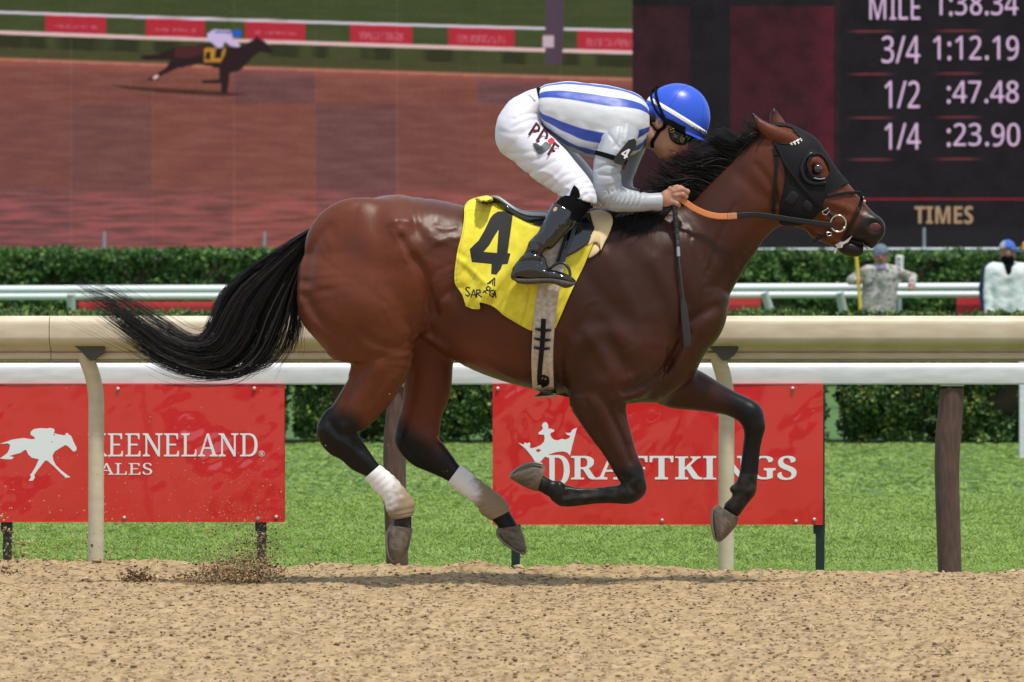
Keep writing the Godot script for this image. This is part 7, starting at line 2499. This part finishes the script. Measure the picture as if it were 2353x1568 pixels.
func bystander(label: String, z: float, c: Dictionary) -> Node3D:
	var o := thing("person", label, "person", "people watching by the far rail")
	var hx: float = c.head[0]
	var hy: float = c.head[1]
	var base := zm(c.waist, 960, z)
	o.position = Vector3(base.x, GY, z)
	var back := put_at(-base.x, -GY, -z)
	var k := 0.000851
	# skin
	var lo := Vector3(base.x - 0.5, GY - 0.02, z - 0.35)
	var hi := Vector3(base.x + 0.5, zm(0, hy - 190, z).y, z + 0.4)
	var s := Sculpt.new(lo, hi, 0.014)
	var hc := zm(hx, hy, z)
	s.ball(hc + Vector3(0, 0.03, 0), Vector3(0.075, 0.10, 0.095), 0.0, 0.02)
	s.ball(hc + Vector3(0, -0.055, 0.02), Vector3(0.058, 0.07, 0.07), 0.0, 0.03)
	s.ball(hc + Vector3(0, -0.01, 0.10), Vector3(0.016, 0.03, 0.022), 0.0, 0.012)
	for e in [-1.0, 1.0]:
		s.ball(hc + Vector3(0.077 * e, 0.0, -0.005), Vector3(0.012, 0.03, 0.02), 0.0, 0.008)
		s.ball(hc + Vector3(0.03 * e, 0.015, 0.098), Vector3(0.018, 0.012, 0.014), 0.0, 0.008, true)
	var neck := zm(c.neck[0], c.neck[1], z)
	s.capsule(hc + Vector3(0, -0.06, -0.01), neck, 0.05, 0.06, 0.02)
	var hip := Vector3(base.x, GY + 0.92, z)
	s.capsule(neck + Vector3(0, -0.12, -0.01), hip, 0.07, 0.07, 0.03)
	for arm in c.arms:
		var a := zm(arm[0][0], arm[0][1], z + arm[0][2])
		var b := zm(arm[1][0], arm[1][1], z + arm[1][2])
		var h := zm(arm[2][0], arm[2][1], z + arm[2][2])
		s.capsule(a, b, 0.045, 0.036, 0.02)
		s.capsule(b, h, 0.034, 0.027, 0.02)
		var d := (h - b).normalized()
		s.capsule(h, h + d * 0.05, 0.03, 0.034, 0.015)
		var across := d.cross(Vector3(0, 0, 1)).normalized()
		for i in 4:
			var root := h + d * 0.06 + across * (i - 1.5) * 0.019
			s.capsule(root, root + d * 0.035 + Vector3(0, 0, 0.012), 0.0105, 0.0095, 0.004)
			s.capsule(root + d * 0.035 + Vector3(0, 0, 0.012), root + d * 0.045 + Vector3(0, 0, -0.02), 0.0095, 0.0085, 0.004)
		s.capsule(h + d * 0.02, h + d * 0.05 - across * 0.045 + Vector3(0, 0, 0.01), 0.013, 0.010, 0.006)
	for e in [-1.0, 1.0]:
		s.capsule(hip + Vector3(0.08 * e, 0, 0), Vector3(base.x + 0.1 * e, GY + 0.05, z), 0.075, 0.04, 0.02)
		s.capsule(Vector3(base.x + 0.1 * e, GY + 0.045, z), Vector3(base.x + 0.11 * e, GY + 0.035, z + 0.15), 0.04, 0.032, 0.02)
	part(o, "body", move(s.mesh(white, 1), back), mat("weathered skin", lin(0.29, 0.135, 0.095), 0.6))
	# shirt
	s = Sculpt.new(Vector3(lo.x, hip.y - 0.12, lo.z), Vector3(hi.x, neck.y + 0.1, hi.z), 0.012)
	var shl := zm(c.shoulders[0][0], c.shoulders[0][1], z)
	var shr := zm(c.shoulders[1][0], c.shoulders[1][1], z)
	s.capsule(shl, shr, 0.062, 0.062, 0.03)
	s.capsule(neck + Vector3(0, -0.01, 0), neck + Vector3(0, -0.1, 0), 0.068, 0.1, 0.05)
	var mid := (shl + shr) / 2.0
	for e in [-1.0, 1.0]:
		s.capsule(mid + Vector3(0.09 * e, -0.06, 0), hip + Vector3(0.085 * e, -0.02, 0), 0.105, 0.10, 0.06)
	for arm in c.arms:
		var a := zm(arm[0][0], arm[0][1], z + arm[0][2])
		var b := zm(arm[1][0], arm[1][1], z + arm[1][2])
		var h := zm(arm[2][0], arm[2][1], z + arm[2][2])
		s.capsule(a, b, 0.062, 0.053, 0.03)
		s.capsule(b, b.lerp(h, 0.9), 0.05, 0.042, 0.02)
	s.rough(noise(c.seed, 8.0, 3), 0.012)
	part(o, "shirt", move(s.mesh(c.shirt, 1), back), mat("shirt cloth", Color.WHITE, 0.85, {"vertex_color_use_as_albedo": true}))
	# trousers
	s = Sculpt.new(Vector3(lo.x, GY, lo.z), Vector3(hi.x, hip.y + 0.1, hi.z), 0.016)
	for e in [-1.0, 1.0]:
		s.capsule(hip + Vector3(0.07 * e, 0.02, 0), Vector3(base.x + 0.1 * e, GY + 0.1, z), 0.112, 0.075, 0.04)
	part(o, "trousers", move(s.mesh(white, 1), back), mat("dark trousers", lin(0.02, 0.02, 0.024), 0.85))
	# cap
	s = Sculpt.new(hc - Vector3(0.16, 0.04, 0.16), hc + Vector3(0.2, 0.18, 0.24), 0.0085)
	s.ball(hc + Vector3(0, 0.045, -0.005), Vector3(0.092, 0.103, 0.112), 0.0, 0.01)
	s.cut(hc + Vector3(0, 0.042, 0), Vector3(0, -1, 0.12))
	var face: Vector3 = c.brim
	s.capsule(hc + Vector3(0, 0.045, 0) + face * 0.09 + face.cross(Vector3.UP) * 0.045, hc + Vector3(0, 0.045, 0) + face * 0.09 - face.cross(Vector3.UP) * 0.045, 0.012, 0.012, 0.01)
	s.capsule(hc + Vector3(0, 0.032, 0) + face * 0.15 + face.cross(Vector3.UP) * 0.03, hc + Vector3(0, 0.032, 0) + face * 0.15 - face.cross(Vector3.UP) * 0.03, 0.010, 0.010, 0.06)
	part(o, "cap", move(s.mesh(c.cap, 1), back), mat("cap cloth", Color.WHITE, 0.8, {"vertex_color_use_as_albedo": true}))
	if c.has("gaiter"):
		s = Sculpt.new(hc - Vector3(0.15, 0.35, 0.15), hc + Vector3(0.15, 0.05, 0.2), 0.009)
		s.ball(hc + Vector3(0, -0.06, 0.02), Vector3(0.068, 0.072, 0.084), 0.0, 0.02)
		s.capsule(hc + Vector3(0, -0.1, 0), neck + Vector3(0, 0.0, 0.01), 0.068, 0.085, 0.03)
		s.capsule(neck, neck + Vector3(0, -0.06, 0.06), 0.08, 0.05, 0.03)
		s.cut(hc + Vector3(0, -0.018, 0), Vector3(0, 1, -0.2))
		part(o, "neck_gaiter", move(s.mesh(white, 1), back), mat("black knit", lin(0.009, 0.009, 0.010), 0.8))
	if c.has("collar"):
		var nk := tube3([neck + Vector3(0, -0.03, 0.03), neck + Vector3(0, 0.005, 0.02), neck + Vector3(0, 0.03, 0.005)], [0.085, 0.074, 0.062], 20)
		part(o, "collar", move(nk, back), mat("blue grey collar", lin(0.16, 0.17, 0.27), 0.8))
	return o

func build_people() -> void:
	var camo := noise(501, 9.0, 2)
	var camo2 := noise(502, 14.0, 2)
	var shirt1 := func(p: Vector3, _n: Vector3) -> Color:
		var c := Color(0.45, 0.43, 0.40).lerp(Color(0.33, 0.32, 0.28), smoothstep(-0.1, 0.3, camo.get_noise_3dv(p)))
		return c.lerp(Color(0.13, 0.13, 0.15), smoothstep(0.28, 0.36, camo2.get_noise_3dv(p * Vector3(1, 1.6, 1))))
	var cap1 := func(_p: Vector3, _n: Vector3) -> Color:
		return Color(0.125, 0.15, 0.215)
	bystander("man in mottled grey camouflage shirt and slate cap holding a yellow pole", -38.9, {"head": [540, 255], "neck": [540, 385], "waist": 500, "shoulders": [[375, 425], [705, 425]], "seed": 503, "shirt": shirt1, "cap": cap1, "brim": Vector3(-0.2, -0.05, 1.0).normalized(), "collar": true,
		"arms": [[[345, 440, 0.0], [175, 540, -0.12], [262, 555, 0.10]], [[740, 440, 0.0], [940, 515, -0.2], [932, 615, 0.02]]]})
	var z := -38.9 + 0.16
	var o := thing("yellow_pole", "slim yellow pole held upright by the man in camouflage", "pole")
	var a := zm(225, 110, z)
	var b := zm(292, 990, z)
	b = a + (b - a) * ((a.y - GY) / (a.y - b.y))
	o.position = Vector3(b.x, GY, z)
	part(o, "shaft", tube3([a - o.position, Vector3.ZERO], [0.019], 12), mat("yellow paint", lin(0.72, 0.54, 0.06), 0.45))
	part(o, "end_cap", tube3([a - o.position, a - o.position + Vector3(0, 0.02, 0)], [0.021, 0.017], 12), mat("black rubber", lin(0.02, 0.02, 0.02), 0.6))
	var white_shirt := func(_p: Vector3, _n: Vector3) -> Color:
		return Color(0.70, 0.75, 0.76)
	var cap2 := func(p: Vector3, _n: Vector3) -> Color:
		var q := zm(2095, 0, -38.2)
		return Color(0.42, 0.43, 0.47).lerp(Color(0.045, 0.12, 0.45), smoothstep(-0.02, 0.02, p.x - q.x))
	bystander("person in white sweatshirt with black neck gaiter and blue and white cap", -38.2, {"head": [2140, 205], "neck": [2150, 375], "waist": 2135, "shoulders": [[1965, 395], [2320, 395]], "seed": 504, "shirt": white_shirt, "cap": cap2, "brim": Vector3(0.75, -0.05, 0.66).normalized(), "gaiter": true,
		"arms": [[[1930, 410, 0.0], [1895, 680, 0.02], [1900, 960, 0.06]], [[2360, 410, 0.0], [2400, 680, 0.02], [2390, 960, 0.06]]]})
	var navy := func(_p: Vector3, _n: Vector3) -> Color:
		return Color(0.016, 0.026, 0.075)
	bystander("person in navy jacket standing behind the one in white", -38.85, {"head": [2150, 245], "neck": [2110, 365], "waist": 2060, "shoulders": [[1925, 395], [2230, 395]], "seed": 505, "shirt": navy, "cap": navy, "brim": Vector3(0.3, 0, 1).normalized(),
		"arms": [[[1890, 420, 0.0], [1835, 660, 0.0], [1850, 930, 0.05]], [[2260, 420, 0.0], [2300, 660, 0.0], [2290, 930, 0.05]]]})
	var orange := func(_p: Vector3, _n: Vector3) -> Color:
		return Color(0.62, 0.30, 0.05)
	bystander("person in navy jacket and orange cap partly out of view", -39.0, {"head": [2420, 195], "neck": [2420, 335], "waist": 2450, "shoulders": [[2400, 365], [2600, 365]], "seed": 506, "shirt": navy, "cap": orange, "brim": Vector3(-0.4, 0, 0.9).normalized(),
		"arms": [[[2385, 380, 0.0], [2400, 640, 0.0], [2410, 900, 0.05]], [[2640, 380, 0.0], [2680, 640, 0.0], [2670, 900, 0.05]]]})

func spray(label: String, called: String, spots: Array, sd: int) -> void:
	rng.seed = sd
	var where := []
	var tint := []
	for s in spots:                     # [centre px, spread px, count, depth, depth spread, size, size spread, dark share]
		for i in int(s[2]):
			var p: Vector2 = s[0] + Vector2(rng.randfn() * s[1].x, -absf(rng.randfn()) * s[1].y)
			var zz: float = s[3] + rng.randfn() * s[4]
			var w := W(p.x, p.y, zz)
			if w.y < 0.0:
				w.y = rng.randf() * 0.01
			var size: float = s[5] * (0.5 + pow(rng.randf(), 3.0) * s[6])
			where.append(Transform3D(Basis.from_euler(Vector3(rng.randf() * TAU, rng.randf() * TAU, 0)).scaled(Vector3(size, size, size) * rng.randf_range(0.7, 1.3)), w))
			tint.append(Color(0.085, 0.052, 0.026).lerp(Color(0.17, 0.11, 0.06), rng.randf()) if rng.randf() < s[7] else Color(0.36, 0.245, 0.14).lerp(Color(0.55, 0.40, 0.24), rng.randf()))
	var mm := MultiMesh.new()
	mm.transform_format = MultiMesh.TRANSFORM_3D
	mm.use_colors = true
	mm.mesh = M["clod shapes"][1]
	mm.instance_count = where.size()
	for i in where.size():
		mm.set_instance_transform(i, where[i])
		mm.set_instance_color(i, tint[i])
	var o := MultiMeshInstance3D.new()
	o.name = numbered(called)
	o.multimesh = mm
	o.material_override = M["clod"]
	add_child(o)
	tag(o, label, "dirt", "", "stuff")

func build_spray() -> void:
	spray("burst of brown dirt kicked up behind the horse's hind hooves", "kicked_up_dirt", [
		[Vector2(545, 1334), Vector2(44, 28), 3600, -0.1, 0.12, 0.0024, 1.6, 0.42], [Vector2(580, 1325), Vector2(45, 55), 1500, -0.1, 0.15, 0.0020, 1.6, 0.45], [Vector2(490, 1336), Vector2(45, 12), 1200, -0.05, 0.1, 0.0024, 1.6, 0.45], [Vector2(560, 1300), Vector2(60, 90), 700, -0.2, 0.2, 0.0016, 1.4, 0.3]], 601)
	spray("small dark clump of dirt thrown up from the track", "dirt_clump", [[Vector2(322, 1336), Vector2(18, 11), 700, 0.0, 0.05, 0.0028, 1.8, 0.8], [Vector2(300, 1320), Vector2(6, 12), 40, 0.0, 0.03, 0.004, 1.6, 0.8]], 602)
	spray("fine tan dirt specks flying in front of the left red board", "flying_dirt", [[Vector2(350, 1290), Vector2(330, 170), 900, -0.6, 0.5, 0.0017, 1.5, 0.12], [Vector2(130, 1300), Vector2(110, 60), 420, -0.6, 0.4, 0.0022, 2.0, 0.35], [Vector2(620, 1290), Vector2(90, 90), 260, -0.4, 0.3, 0.0018, 1.5, 0.2], [Vector2(870, 1250), Vector2(120, 200), 200, -0.3, 0.3, 0.0013, 1.4, 0.1], [Vector2(20, 1320), Vector2(16, 70), 160, -1.0, 0.2, 0.003, 2.0, 0.6], [Vector2(600, 1300), Vector2(14, 50), 120, -1.0, 0.2, 0.0028, 2.0, 0.6]], 603)

var GLOW := 1.0

func _ready() -> void:
	var cam := Camera3D.new()
	cam.name = "camera"
	cam.fov = rad_to_deg(2.0 * atan(784.0 / F))
	cam.near = 0.5
	cam.far = 4000.0
	cam.position = Vector3(0, CH, D)
	cam.rotation.x = -atan((784.0 - HZ) / F)
	var ca := CameraAttributesPhysical.new()
	ca.frustum_focal_length = 200.0
	ca.frustum_focus_distance = 22.4
	ca.exposure_aperture = 10.0
	cam.attributes = ca
	add_child(cam)
	var we := WorldEnvironment.new()
	we.name = "environment"
	var env := Environment.new()
	env.background_mode = Environment.BG_SKY
	env.tonemap_mode = Environment.TONE_MAPPER_LINEAR
	env.tonemap_exposure = 1.0
	var sm := ProceduralSkyMaterial.new()
	sm.sky_top_color = Color(0.80, 0.86, 0.94)
	sm.sky_horizon_color = Color(0.90, 0.92, 0.95)
	sm.sky_curve = 0.2
	sm.ground_bottom_color = Color(0.4, 0.36, 0.3)
	sm.ground_horizon_color = Color(0.6, 0.6, 0.58)
	sm.sun_angle_max = 30.0
	env.sky = Sky.new()
	env.sky.sky_material = sm
	env.background_energy_multiplier = 1.0
	env.sdfgi_enabled = true
	env.ssao_enabled = true
	env.ssil_enabled = true
	we.environment = env
	add_child(we)
	var sun := DirectionalLight3D.new()
	sun.name = "sun"
	sun.light_energy = 1.15
	sun.light_color = Color(1.0, 0.97, 0.92)
	sun.light_angular_distance = 4.0
	sun.shadow_enabled = true
	add_child(sun)
	sun.look_at_from_position(Vector3.ZERO, -Vector3(0.22, 1.0, 0.30), Vector3.FORWARD)
	build_track()
	build_turf()
	build_rails()
	build_boards()
	build_hedges()
	build_video_board()
	build_horse()
	build_tack()
	build_jockey()
	build_people()
	build_added_stand()
	build_spray()
